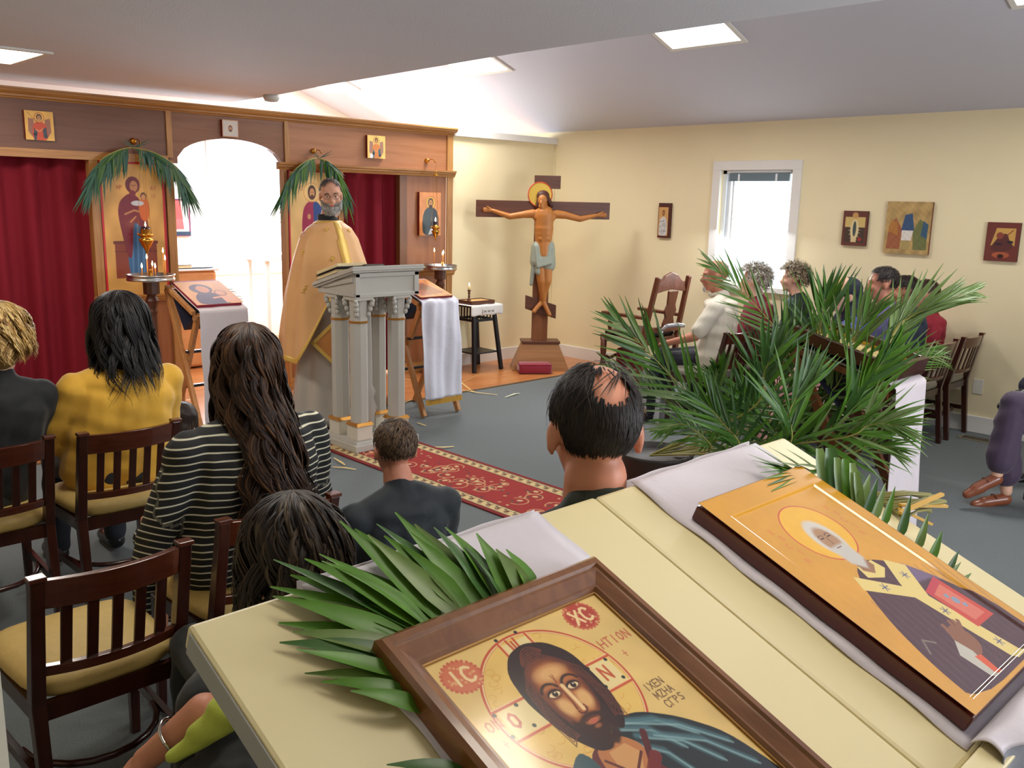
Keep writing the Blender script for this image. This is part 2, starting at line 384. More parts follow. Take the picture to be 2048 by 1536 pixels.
for yy in (wy0+.16, wy1-.2): MB(wm(bl).inverted()).b2((7.529, yy, wz1-.1), (7.531, yy+.02, wz1-.035)).build('ladder_tape', VIN, bl)
# altar room window
wa = MB()
for a, b in (((ax0-.08, Y0-.02, az1), (ax1+.08, Y0, az1+.08)), ((ax0-.08, Y0-.02, az0-.06), (ax1+.08, Y0, az0)), ((ax0-.08, Y0-.02, az0), (ax0, Y0, az1)), ((ax1, Y0-.02, az0), (ax1+.08, Y0, az1)), ((5.70, Y0, az0), (5.75, Y0+.05, az1)), ((ax0, Y0+.003, 1.55), (ax1, Y0+.045, 1.59))): wa.b2(a, b)
w2 = struct('window_2', wa, WHITE)
MB().b2((ax0, Y0+.06, az0), (ax1, Y0+.064, az1)).build('pane', GLASS, w2)
# electrical plates, floor vent
PLATE = mat('plate', (226, 222, 208), .4)
def plate(name, label, y, z, w_=.075, h_=.118, holes=0):
    t = thing(name, label, 'outlet', (7.53, y, z)); MB().b2((-.007, -w_/2, -h_/2), (0, w_/2, h_/2)).build('cover_plate', PLATE, t, bevel=.003)
    if holes: 
        m = MB()
        for dz in (-.022, .022): m.lathe([(.015, 0), (.015, .003)], (-.007, 0, dz), 14, Matrix.Rotation(R(-90), 4, 'Y'))
        m.build('receptacle', mat('slot', (170, 166, 150), .5), t)
plate('wall_plate', 'blank ivory wall plate low on the yellow wall beside the chair row', 2.44, .37)
plate('electrical_outlet', 'white outlet low on the yellow wall behind the raised black shoe', 2.08, .36, holes=1)
t = thing('floor_vent', 'dark floor register with a pale rim in the carpet near the right wall', 'vent', (7.30, 2.25, 0), R(90))
MB().b2((-.20, -.065, 0), (.20, .065, .006)).build('rim', mat('vent_rim', (128, 118, 96), .5), t, bevel=.002)
m = MB()
for k in range(20): m.b2((-.17+k*.0175, -.045, .006), (-.161+k*.0175, .045, .010))
m.build('louvre', mat('vent_dark', (58, 48, 38), .5), t)
# troffers
DIFF = mat('light_diffuser', (255, 252, 244), .6, emit=((255, 250, 240), 5.0)); DIFF2 = mat('light_diffuser_low', (255, 250, 236), .6, emit=((255, 246, 226), 4.0))
def troffer(loc, rot, label, dm, grp):
    t = thing('ceiling_light', label, 'ceiling light', loc, 0, grp); t.rotation_euler = rot
    m = MB(); a, b = .315, .355
    for lo, hi in (((-b, -b), (b, -a)), ((-b, a), (b, b)), ((-b, -a), (-a, a)), ((a, -a), (b, a))): m.b2((*lo, -.014), (*hi, .0))
    m.build('frame', WHITE, t, bevel=.003); MB().b2((-a, -a, -.008), (a, a, -.002)).build('diffuser', dm, t)
for yy, l in ((1.75, 'square light in the sloped ceiling at the top right corner of the view'), (4.3, 'brightest square light in the sloped ceiling, above the window wall'), (6.85, 'half hidden square light in the sloped ceiling above the crucifix corner'), (9.38, 'farthest square light in the sloped ceiling, beyond the icon screen')):
    troffer((5.92, yy, 2.49+(7.53-5.92)*t20), (0, SL, 0), l, DIFF, 'square lights in the sloped ceiling')
troffer((1.48, 6.0, 2.49), (0, 0, 0), 'square light in the low flat ceiling above the red curtain', DIFF2, 'square lights in the low ceiling')
for yy, l in ((2.9, 'square light in the low ceiling over the seated congregation'), (.6, 'added unseen square light in the low ceiling above the near double lectern')): troffer((1.48, yy, 2.49), (0, 0, 0), l, DIFF2, 'square lights in the low ceiling')
t = thing('smoke_detector', 'small round smoke detector at the corner edge of the low ceiling', 'detector', (3.70, 6.55, 2.49))
MB().lathe([(.02, -.05), (.05, -.045), (.062, -.02), (.062, 0)], n=20).build('housing', mat('detector', (196, 196, 192), .5), t, smooth=True)

# ================================================================ icon screen
ic = thing('icon_screen', 'brown wooden icon screen with pale oak trim and a white-lit arch', 'screen', (4.0, YP, 0))
IW = wm(ic).inverted()
def part(name, m, lo, hi, bevel=.002, **k): return MB(IW).b2(lo, hi).build(name, m, ic, bevel=bevel, **k)
T = .06
part('frieze_panel', PLYD, (.3, YP, 2.0), (3.12, YP+T, 2.37)); 
m = MB(IW)                                                          # arch panel
ar = [(3.12, 2.0), (3.12, 2.37), (4.15, 2.37), (4.15, 1.98), (4.115, 1.98)]
for k in range(17):
    x = 4.115-(4.115-3.185)*k/16; u = (x-3.65)/.465; ar.append((x, 1.985+.19*math.sqrt(max(0, 1-u*u*.985))))
ar += [(3.185, 1.96), (3.12, 1.96)]
m.prism(ar, T, Matrix.Translation((0, YP+.001, 0))); m.build('arch_panel', PLY, ic)
part('frieze_panel', mat('lit_plywood', (164, 110, 72), .42, wood=('X', 1.1, (.82, .76, .7))), (4.15, YP, 2.0), (6.0, YP+T, 2.37))  # paler copy of the plywood: vault light put into the colour
part('batten', OAKZ, (3.10, YP-.014, 2.0), (3.145, YP, 2.37)); part('batten', OAKZ, (4.135, YP-.014, 2.0), (4.18, YP, 2.37)); part('end_batten', OAKZ, (5.955, YP-.016, 0), (6.03, YP, 2.37)); part('end_return', OAKZ, (6.015, YP, 0), (6.03, YP+T, 2.37))
def moulding(name, x0, x1, z0, z1, prof, m=OAK):
    q = MB(IW); n = len(prof); vs = [(x, YP-d, z0+(z1-z0)*h) for x in (x0, x1) for d, h in prof]
    q.add(vs, [tuple(range(n)), tuple(range(2*n-1, n-1, -1))]+[(i, (i+1) % n, (i+1) % n+n, i+n) for i in range(n)]); q.build(name, m, ic)
CR = [(-.03, 0), (.012, 0), (.016, .12), (.03, .2), (.03, .38), (.044, .45), (.06, .62), (.064, .8), (.07, .84), (.07, 1), (-.03, 1)]
moulding('cornice', .3, 2.2, 2.352, 2.425, CR); moulding('cornice', 2.2, 6.05, 2.352, 2.425, CR)
BR = [(-.01, 0), (.02, 0), (.026, .3), (.036, .4), (.036, .6), (.048, .75), (.05, 1), (-.01, 1)]
moulding('rail', .3, 3.10, 1.955, 2.015, [(-.01, 0), (.022, 0), (.022, 1), (-.01, 1)]); moulding('rail', 4.06, 6.05, 1.950, 2.012, BR)
# posts and icon bays
for x0, x1 in ((2.50, 2.562), (3.075, 3.14), (4.115, 4.145), (4.665, 4.72)): part('post', OAKZ, (x0, YP-.02, 0), (x1, YP+T, 1.955 if x0 < 3 or x0 > 4.6 else 1.98))
part('post', mat('brown_post', (118, 76, 46), .4, wood=('Z', 1.1, (.8, .72, .66))), (5.37, YP-.005, 0), (5.46, YP+T, 1.95))
part('side_panel', PLYZ, (5.46, YP+.004, 0), (5.955, YP+T, 1.95))
for x0, x1 in ((2.562, 3.075), (4.145, 4.665)):
    part('lower_panel', PLYZ, (x0, YP+.004, 0), (x1, YP+T, .90)); part('back_board', PLYZ, (x0, YP+.02, .9), (x1, YP+T, 1.98))
moulding('sill', 2.48, 3.16, .885, .94, BR); moulding('sill', 4.10, 4.74, .885, .94, BR); moulding('sill', 5.40, 6.05, .97, 1.03, BR)
for x0, x1 in ((2.50, 3.14), (4.12, 4.72), (5.37, 6.03)): part('plinth', OAK, (x0, YP-.024, 0.01), (x1, YP-.002, .11))
# curtains
RED = mat('red_curtain', (118, 25, 38), .85, spec=.15, bump=(300, .05))
def curtain(x0, x1, z0, z1, label, nf, seed):
    t = thing('curtain', label, 'curtain', ((x0+x1)/2, YP+.08, z0)); W = wm(t).inverted(); rg = np.random.default_rng(seed); ph = rg.uniform(0, 6, 3)
    def fn(u, v):
        x = x0+(x1-x0)*u; s = u*nf*2*PI; sharp = math.sin(s+ph[0]+.6*math.sin(s*.43+ph[1])+v*.5*math.sin(s*.5))
        d = .046*math.copysign(abs(sharp)**.75, sharp)*(.7+.3*(1-v)) + .012*math.sin(s*2.3+ph[2])*(1-.5*v)
        return (x, YP+.115+d, z0+(z1-z0)*v)
    MB(W).grid(fn, int(nf*22), 14).build('drape', RED, t, smooth=True, solid=.004)
    MB(W).tube([(x0-.02, YP+.17, z1+.0), (x1+.02, YP+.17, z1+.0)], .012).build('rod', OAK, t)
curtain(.35, 2.54, .03, 2.02, 'long red curtain filling the left doorway of the icon screen', 9, 1)
curtain(4.69, 5.41, .03, 2.02, 'narrow red curtain behind the man in the gold vestment', 3, 5)

# ================================================================ painted icons
PAINT = mat('icon_paint', (200, 160, 90), .38, attr=True, spec=.4); PAINTG = mat('icon_varnish', (200, 160, 90), .18, attr=True, coat=.8)
EDGE = mat('icon_edge_red', (122, 26, 24), .5); EDGEB = mat('icon_edge_brown', (74, 32, 24), .5)
SKN = (196, 140, 92)
def angel(p, robe, wing=(150, 100, 80), cloak=(60, 70, 80)):
    h = p.h/p.w
    p.poly([(.12, .95*h*.8), (.30, .72*h), (.34, .35*h), (.22, .12*h), (.10, .3*h)], wing); p.poly([(.88, .95*h*.8), (.70, .72*h), (.66, .35*h), (.78, .12*h), (.90, .3*h)], wing)
    p.ring(.5, .78*h, .17, .02, (170, 60, 30)); p.poly([(.22, 0), (.26, .5*h), (.38, .63*h), (.62, .63*h), (.74, .5*h), (.80, 0)], robe)
    p.ell(.5, .78*h, .10, .125, (60, 36, 26)); p.ell(.5, .755*h, .068, .095, SKN); p.line([(.5, .8*h), (.5, .74*h)], .012, (120, 70, 40)); p.line([(.46, .775*h), (.48, .775*h)], .014, (40, 20, 10)); p.line([(.52, .775*h), (.54, .775*h)], .014, (40, 20, 10))
    p.poly([(.28, .0), (.3, .42*h), (.42, .28*h), (.36, 0)], cloak); p.poly([(.62, .1*h), (.60, .38*h), (.73, .46*h), (.76, .1*h)], cloak)
    p.line([(.36, .36*h), (.5, .3*h), (.6, .4*h)], .03, (220, 150, 90)); p.ell(.33, .2*h, .07, .06, (30, 34, 44)); p.ell(.7, .14*h, .06, .07, (40, 60, 70))
def saint(p, robe, cloak, cx=.5, head=.8, hr=.105, w=.3, hair=(70, 44, 30), beard=True, halo=(212, 164, 70), hl=(160, 50, 30), skin=SKN):
    h = p.h/p.w; hy = head*h
    p.ell(cx, hy, hr*1.75, hr*1.75, halo); p.ring(cx, hy, hr*1.75, .014, hl)
    p.poly([(cx-w, 0), (cx-w*1.02, hy*.55), (cx-w*.7, hy-hr*1.9), (cx-hr*.4, hy-hr*1.1), (cx+hr*.4, hy-hr*1.1), (cx+w*.7, hy-hr*1.9), (cx+w*1.02, hy*.55), (cx+w, 0)], robe)
    p.poly([(cx+w, 0), (cx+w*1.02, hy*.55), (cx+w*.7, hy-hr*1.9), (cx+hr*.5, hy-hr*1.2), (cx+.02, hy*.5), (cx-w*.2, 0)], cloak)
    p.ell(cx, hy+.01, hr, hr*1.22, hair)
    if beard: p.ell(cx, hy-hr*.8, hr*.62, hr*.9, hair)
    p.ell(cx, hy-.01, hr*.66, hr*.92, skin)
    if beard: p.ell(cx, hy-hr*.92, hr*.48, hr*.42, hair)
    for s in (-1, 1): p.line([(cx+s*hr*.36, hy+.005), (cx+s*hr*.2, hy+.005)], hr*.12, (50, 26, 16)); p.line([(cx+s*hr*.45, hy+hr*.22), (cx+s*hr*.15, hy+hr*.22)], hr*.08, (80, 44, 24))
    p.line([(cx, hy+hr*.1), (cx, hy-hr*.35)], hr*.1, (130, 80, 46)); p.line([(cx-hr*.15, hy-hr*.55), (cx+hr*.15, hy-hr*.55)], hr*.08, (140, 50, 40))
    for k in range(3): p.line([(cx-w*(.7-.25*k), hy*.05), (cx-w*(.55-.2*k), hy*.6)], .008, tuple(int(c*.7) for c in robe), .7)
def icon_board(name, label, lo, w, h, th, p, edge=EDGE, group=None, yaw=0, X='x', mt=None, cat='icon'):
    """upright icon: lo = lower-left-front corner; X='x' hangs on the screen, 'y' hangs on the right wall"""
    if X == 'x': U, V, Nn = Vector((1, 0, 0)), Vector((0, 0, 1)), Vector((0, -1, 0))
    else: U, V, Nn = Vector((0, -1, 0)), Vector((0, 0, 1)), Vector((-1, 0, 0))
    lo = Vector(lo); t = thing(name, label, cat, lo, 0, group); W = wm(t).inverted()
    a = lo; b = lo+U*w+V*h-Nn*th; MB(W).b2(a, b).build('board', edge, t, bevel=.002)
    painting(p, 'painted_face', lo+Nn*.0012, U, V, mt or PAINT, t); return t
G = (214, 162, 84)
p = Paint(.19, .2, .0022, (222, 172, 84)); p.mottle(.06); angel(p, (196, 74, 40)); p.line([(.1, 1.0), (.45, .6)], .015, (90, 60, 40)); icon_board('small_icon', 'small gold icon of a red-robed winged angel with a lance', (2.08, YP-.03, 2.075), .19, .2, .03, p)
p = Paint(.14, .135, .002, (196, 190, 186)); p.ring(.5, .48, .27, .05, (216, 196, 160)); p.ell(.5, .48, .13, .19, (110, 66, 50)); p.ell(.5, .46, .09, .12, (190, 140, 104)); p.ell(.5, .37, .06, .06, (90, 50, 40)); p.line([(.02, .02), (.98, .02), (.98, .94), (.02, .94), (.02, .02)], .05, (196, 140, 96)); icon_board('small_icon', 'tiny silvery icon of a face in a halo above the arch', (3.56, YP-.028, 2.19), .14, .135, .028, p)
p = Paint(.2, .205, .0022, (232, 196, 112)); p.mottle(.05); angel(p, (206, 128, 70), (160, 120, 104), (70, 100, 110)); p.ell(.22, .1, .09, .12, (220, 220, 220)); icon_board('small_icon', 'small gold icon of an orange-robed angel right of the palm fronds', (4.98, YP-.032, 2.09), .2, .205, .03, p)
# Mother and child, full figure
p = Paint(.49, 1.03, .0028, (206, 156, 84)); p.mottle(.10, 7); h = 1.03/.49
p.poly([(.17, .30), (.17, .86), (.83, .86), (.83, .30)], (128, 56, 36)); p.line([(.17, .86), (.83, .86)], .05, (110, 44, 40)); p.line([(.17, .72), (.83, .72)], .012, (90, 40, 30))
p.poly([(.40, .30), (.36, .6), (.42, 1.35), (.66, 1.35), (.68, .9), (.64, .5), (.66, .30)], (52, 96, 140)); 
for k in range(5): p.line([(.43+k*.045, .32), (.46+k*.04, 1.2)], .012, (40, 66, 104) if k % 2 else (96, 140, 178), .8)
p.poly([(.36, .62), (.24, 1.30), (.28, 1.50), (.42, 1.62), (.54, 1.60), (.68, 1.42), (.72, 1.1), (.74, .62), (.66, .9), (.6, 1.1), (.48, 1.2), (.44, .62)], (112, 32, 44))
p.ell(.5, 1.75, .115, .13, (104, 34, 44)); p.ell(.515, 1.73, .06, .085, (178, 120, 80)); p.ell(.49, 1.62, .05, .05, (120, 40, 50)); p.line([(.515, 1.75), (.51, 1.71)], .008, (110, 60, 40)); p.line([(.48, 1.745), (.50, 1.745)], .009, (50, 20, 14)); p.line([(.53, 1.745), (.55, 1.745)], .009, (50, 20, 14))
p.ell(.665, 1.38, .085, .19, (196, 96, 40)); p.ell(.66, 1.58, .05, .06, (74, 44, 30)); p.ell(.66, 1.565, .036, .045, (190, 132, 88)); p.ell(.56, 1.47, .1, .04, (190, 190, 196)); p.line([(.36, 1.30), (.5, 1.36), (.58, 1.34)], .03, (176, 118, 80)); p.line([(.44, 1.18), (.52, 1.26)], .025, (176, 118, 80))
p.text('MP', .25, 1.68, .06, (160, 70, 40)); p.text('AY', .78, 1.68, .06, (160, 70, 40)); p.text('IC', .78, 1.56, .05, (160, 70, 40))
p.line([(0.01, 0.01), (.99, .01), (.99, h-.01), (.01, h-.01), (.01, .01)], .045, (188, 30, 44))
icon_board('large_icon', 'tall gold icon of a woman in maroon and blue holding a child', (2.568, YP-.012, .925), .50, 1.035, .03, p)
p = Paint(.49, 1.03, .0028, (222, 184, 120)); p.mottle(.06, 7)
p.poly([(.32, .3), (.26, 1.1), (.30, 1.42), (.40, 1.55), (.58, 1.55), (.70, 1.4), (.72, .3)], (150, 34, 72)); p.poly([(.50, .3), (.52, 1.2), (.50, 1.54), (.60, 1.55), (.72, 1.4), (.76, .3)], (38, 66, 128))
p.ell(.485, 1.71, .085, .13, (72, 40, 32)); p.ell(.49, 1.70, .052, .085, SKN); p.ell(.49, 1.63, .035, .04, (84, 46, 34)); p.line([(.47, 1.715), (.48, 1.715)], .01, (40, 20, 10)); p.line([(.5, 1.715), (.51, 1.715)], .01, (40, 20, 10)); p.ell(.42, 1.28, .035, .05, SKN); p.ring(.485, 1.71, .17, .01, (196, 120, 60))
p.text('IC', .2, 1.75, .06, (170, 70, 40)); p.text('XC', .72, 1.75, .06, (170, 70, 40)); p.line([(0.01, 0.01), (.99, .01), (.99, h-.01), (.01, h-.01), (.01, .01)], .045, (188, 40, 60))
icon_board('large_icon', 'tall pale gold icon of a bearded man in magenta and blue', (4.155, YP-.012, .925), .50, 1.035, .03, p)
p = Paint(.27, .42, .0025, (214, 140, 84)); p.mottle(.08); saint(p, (58, 72, 78), (44, 56, 66), .52, .76, .13, .38, (66, 46, 34)); p.poly([(.4, 0.02), (.72, .1), (.66, .4), (.5, .22)], (210, 214, 224)); p.text('O', .12, 1.2, .07, (190, 70, 40)); p.text('A', .82, 1.2, .07, (190, 70, 40))
icon_board('panel_icon', 'copper-toned icon of a bearded man in a slate robe with scroll', (5.59, YP-.03, 1.375), .27, .42, .034, p)
p = Paint(.38, PY(370, 398, Y0).z-PY(370, 472, Y0).z, .005, (214, 206, 200)); h = p.h/.38; p.poly([(.2, .2), (.3, 1.2), (.5, 1.3), (.6, .2)], (40, 60, 70)); p.poly([(.5, .2), (.5, 1.1), (.7, 1.2), (.8, .2)], (200, 90, 90)); p.ell(.4, 1.35, .1, .12, (150, 100, 80)); p.line([(.0, .0), (1, .0), (1, h), (0, h), (0, 0)], .1, (110, 40, 80)); p.line([(0, .08), (1, .08)], .12, (40, 60, 80))
icon_board('altar_room_icon', 'red-edged icon on the white wall seen through the arch left side', (PY(378, 430, Y0).x-.38, Y0-.03, PY(370, 472, Y0).z), .38, PY(370, 398, Y0).z-PY(370, 472, Y0).z, .03, p)
# wall icons on the right
p = Paint(.13, .31, .002, (206, 160, 100)); h = .31/.13; p.poly([(.1, .12), (.14, 1.3), (.35, 1.6), (.65, 1.6), (.86, 1.3), (.9, .12)], (206, 204, 200)); p.ell(.5, 1.9, .13, .22, (96, 52, 36)); p.ell(.5, 1.88, .09, .15, (176, 120, 80)); p.mottle(.03)
for k in range(40): p.line([(.18+.62*RNG.random(), .3+1.1*RNG.random())]*2, .06, (70, 70, 84))
p.poly([(.4, .85), (.4, 1.15), (.75, 1.15), (.75, .85)], (180, 180, 176)); p.line([(0, 0), (1, 0), (1, h), (0, h), (0, 0)], .11, (104, 44, 36)); p.line([(0, .06), (1, .06)], .2, (84, 34, 30))
icon_board('bishop_icon', 'narrow icon of a white-robed bishop left of the window', (7.505, 5.64, 1.40), .15, .345, .03, p, EDGEB, X='y')
p = Paint(.215, .29, .0024, (104, 58, 50)); h = .29/.215; p.poly([(.1, .72), (.1, 1.12), (.92, 1.12), (.92, .72)], (206, 178, 110)); p.poly([(.1, .12), (.1, .72), (.92, .72), (.92, .12)], (74, 58, 50)); p.ell(.5, .62, .17, .4, (220, 200, 150)); p.ell(.5, .66, .07, .3, (70, 84, 80)); p.ell(.5, 1.18, .12, .12, (196, 150, 90)); p.poly([(.38, .14), (.38, .3), (.6, .3), (.6, .14)], (216, 190, 140)); p.ell(.74, .26, .07, .07, (170, 50, 50))
for k in range(16): a = k*.4; p.line([(.5+.17*math.cos(a), .62+.36*math.sin(a)), (.5+.24*math.cos(a), .62+.44*math.sin(a))], .012, (226, 210, 170))
icon_board('wall_icon', 'dark framed icon with a glowing almond shape, right of the window', (7.505, 3.675, 1.42), .215, .292, .03, p, EDGEB, X='y')
p = Paint(.365, .42, .0026, (180, 150, 96)); h = .42/.365; p.mottle(.14, 9, 4); p.poly([(.05, .1), (.08, .6), (.22, .8), (.38, .55), (.36, .1)], (158, 96, 66)); p.poly([(.06, .5), (.1, .74), (.26, .7), (.3, .4)], (186, 130, 60), .7); p.poly([(.36, .5), (.42, .86), (.58, .9), (.66, .5)], (58, 84, 118)); p.poly([(.66, .1), (.62, .5), (.76, .78), (.94, .66), (.95, .1)], (112, 116, 72)); p.poly([(.8, .42), (.84, .74), (.95, .66), (.94, .34)], (60, 92, 116)); p.poly([(.38, .3), (.38, .52), (.63, .52), (.6, .3)], (222, 214, 204)); p.poly([(.40, .1), (.40, .3), (.58, .3), (.58, .1)], (170, 150, 96)); p.mottle(.06, 20, 9)
icon_board('wall_icon', 'largest wall icon, ochre panel with blue and green patches', (7.503, 3.30, 1.375), .365, .42, .035, p, mat('icon_edge_umber', (112, 60, 40), .5), X='y')
p = Paint(.235, .29, .0024, (112, 56, 50)); h = .29/.235; p.poly([(.16, .5), (.3, 1.06), (.88, 1.06), (.88, .5)], (200, 156, 84)); p.poly([(.15, .42), (.3, .66), (.44, .86), (.64, .9), (.72, .66), (.9, .46), (.6, .3), (.3, .3)], (92, 50, 48)); p.ell(.42, .82, .11, .11, (140, 70, 56)); p.line([(.6, .8), (.8, 1.0)], .03, (120, 60, 50)); p.ell(.4, .55, .12, .04, (50, 40, 50)); p.ell(.74, .62, .1, .05, (50, 40, 50)); p.ell(.5, .2, .26, .1, (170, 90, 60)); p.ell(.5, .16, .1, .07, (60, 34, 34))
icon_board('wall_icon', 'small dark red framed icon, the one nearest the right edge', (7.505, 2.51, 1.36), .235, .292, .03, p, EDGEB, X='y')
# ================================================================ brass hooks, hanging lamps, candle stands
BRASS = mat('brass', (214, 160, 70), .22, metal=1); BRASSD = mat('aged_brass', (150, 108, 50), .35, metal=1)
SILV = mat('silver_tray', (196, 198, 200), .28, metal=1); WAX = mat('beeswax', (206, 136, 60), .5, sss=.3); FLAME = mat('flame', (255, 214, 140), .5, emit=((255, 206, 130), 22))
BLKW = mat('black_wood', (26, 30, 36), .4); MAHOG = mat('mahogany', (64, 26, 18), .3, wood=('Z', 1.4, (.7, .6, .55)), coat=.3); WALN = mat('walnut', (92, 52, 34), .35, wood=('Z', 1.2, (.72, .66, .6)))
GLR = mat('dark_glass_cup', (40, 22, 40), .08, spec=.8)
def hook(x, z, label):
    t = thing('brass_hook', label, 'hook', (x, YP-.002, z), 0, 'brass hooks on the icon screen')
    MB().lathe([(.004, 0), (.026, .002), (.024, .012), (.016, .028), (.01, .032), (.001, .034)], (0, 0, 0), 16, Matrix.Rotation(R(90), 4, 'X')).build('rosette', BRASS, t, smooth=True)
    MB().tube([(0, -.03, 0), (0, -.07, .012), (0, -.11, .004), (0, -.13, -.02), (0, -.145, -.01)], .004, 8).build('arm', BRASS, t, smooth=True); return t
hook(2.84, 2.11, 'brass hook above the left icon, half under palm fronds'); hook(4.42, 2.12, 'brass hook above the middle palm fronds'); hook(5.70, 2.10, 'bare brass hook holding the chained lamp at the right end')
def flame(m, c, s=1): m.lathe([(.001, 0), (.0055*s, .008*s), (.0062*s, .015*s), (.004*s, .027*s), (.0008, .04*s)], c, 8)
def hanging_lamp(x, y, ztop, zc, label, s=1, cone=True):
    t = thing('hanging_lamp', label, 'lamp', (x, y, zc), 0, 'brass hanging lamps'); m = MB()
    m.lathe([(.001, -.13*s), (.006*s, -.125*s), (.004*s, -.11*s), (.012*s, -.08*s), (.03*s, -.05*s), (.045*s, -.02*s), (.048*s, -.005), (.03*s, 0), (.034*s, .01), (.05*s, .02), (.05*s, .03), (.034*s, .036), (.034*s, .06*s), (.030*s, .06*s), (.02*s, .03)], n=18)
    for k in range(3): a = k*2.094+.4; m.ell((.05*s*math.cos(a), .05*s*math.sin(a), .03), .009*s, nu=8, nv=6)
    m.build('bowl', BRASS, t, smooth=True)
    MB().lathe([(.02*s, .03), (.028*s, .05), (.03*s, .085), (.027*s, .085), (.02*s, .05)], n=14).build('glass_cup', GLR, t, smooth=True)
    m = MB(); 
    for k in range(3):
        a = k*2.094+.4; p0 = Vector((.05*s*math.cos(a), .05*s*math.sin(a), .035)); p1 = Vector((.012*math.cos(a), .012*math.sin(a), ztop-zc-.12)); m.tube([p0, (p0+p1)/2+Vector((0, 0, -.004)), p1], .0013, 4)
    m.tube([(0, 0, ztop-zc-.1), (0, 0, ztop-zc)], .0015, 4); m.build('chain', BRASSD, t)
    if cone: MB().lathe([(.001, .045), (.006, .04), (.008, .02), (.028, 0), (.026, -.004), (.003, .004)], (0, 0, ztop-zc-.13), 16).build('canopy', BRASS, t, smooth=True)
    f = MB(); flame(f, (0, 0, .085)); f.build('flame', FLAME, t, smooth=True); return t
hanging_lamp(2.84, YP-.146, 2.098, 1.385, 'brass oil lamp with dark glass hanging before the mother and child icon', 1.15, False)
hanging_lamp(5.70, YP-.146, 2.088, 1.43, 'small brass oil lamp on chains before the slate-robed icon', .85)

def candle_stand(x, y, ztop, label, sr=.165):
    t = thing('candle_stand', label, 'candle stand', (x, y, 0))
    m = MB(); m.lathe([(sr-.012, ztop-.045), (sr, ztop-.043), (sr, ztop-.03), (sr-.004, ztop-.026), (sr-.004, ztop-.012), (sr+.003, ztop-.008), (sr+.003, ztop), (sr-.004, ztop), (sr-.008, ztop-.022), (.001, ztop-.024)], n=36); m.build('tray', SILV, t, smooth=True, bevel=0)
    m = MB(); m.lathe([(.058, ztop-.05), (.058, ztop-.14), (.03, ztop-.15), (.05, ztop-.19), (.03, ztop-.25), (.036, ztop-.27), (.03, ztop-.3), (.028, ztop-.6), (.034, ztop-.62), (.028, .3), (.05, .26), (.045, .2), (.03, .18), (.06, .12), (.05, .05)], n=10); m.build('post', WALN, t, smooth=False)
    for k in range(3):
        a = k*2.094+.5; MB().bar((.03*math.cos(a), .03*math.sin(a), .1), (.2*math.cos(a), .2*math.sin(a), .015), .03, .03).build('foot', WALN, t, bevel=.004)
    return t
def candle(x, y, z, h, label, r=.0045, lean=(0, 0), group=None):
    t = thing('candle', label, 'candle', (x, y, z), 0, group); m = MB(); m.tube([(0, 0, 0), (lean[0]*.5, lean[1]*.5, h*.5), (lean[0], lean[1], h)], r, 8); m.build('taper', WAX, t, smooth=True)
    f = MB(); flame(f, (lean[0], lean[1], h), .95); f.build('flame', FLAME, t, smooth=True)
candle_stand(2.66, 6.5, 1.15, 'tall turned wooden stand with a silver candle tray, left of the arch')
g1 = 'lit tapers in the left tray'
for dx, dy, h, l in ((-.06, .0, .07, 'leftmost short taper in the left silver tray'), (.0, .05, .13, 'middle taper, tallest of the cluster in the left tray'), (.005, -.03, .085, 'middle taper nearest the front of the left tray'), (.045, .02, .065, 'shortest lit taper right of the cluster in the left tray'), (.10, .0, .175, 'tallest of all tapers in the left tray'), (.125, .03, .12, 'rightmost taper at the rim of the left tray')):
    candle(2.66+dx, 6.5+dy, 1.126, h, l, group=g1)
candle_stand(5.72, 6.93, 1.095, 'wooden stand with silver candle tray at the right end of the screen')
candle(5.61, 6.89, 1.071, .155, 'slender taper alone at the left of the right-hand tray', group='lit tapers in the right tray')
candle(5.74, 6.92, 1.071, .12, 'taper standing in the cluster of the right-hand tray', group='lit tapers in the right tray'); candle(5.755, 6.94, 1.071, .13, 'bent taper at the back of the cluster in the right-hand tray', group='lit tapers in the right tray', lean=(.012, 0))
for x_, y_, z_, l in ((2.665, 6.51, 1.127, 'small brass candle holder in the left tray'), (5.747, 6.93, 1.072, 'small brass candle holder in the right-hand tray')):
    t = tag(MB().lathe([(.016, 0), (.012, .01), (.011, .05), (.013, .055), (.002, .055)], (x_, y_, z_), 12).build('candle_holder', BRASS, smooth=True), l, 'candle holder')

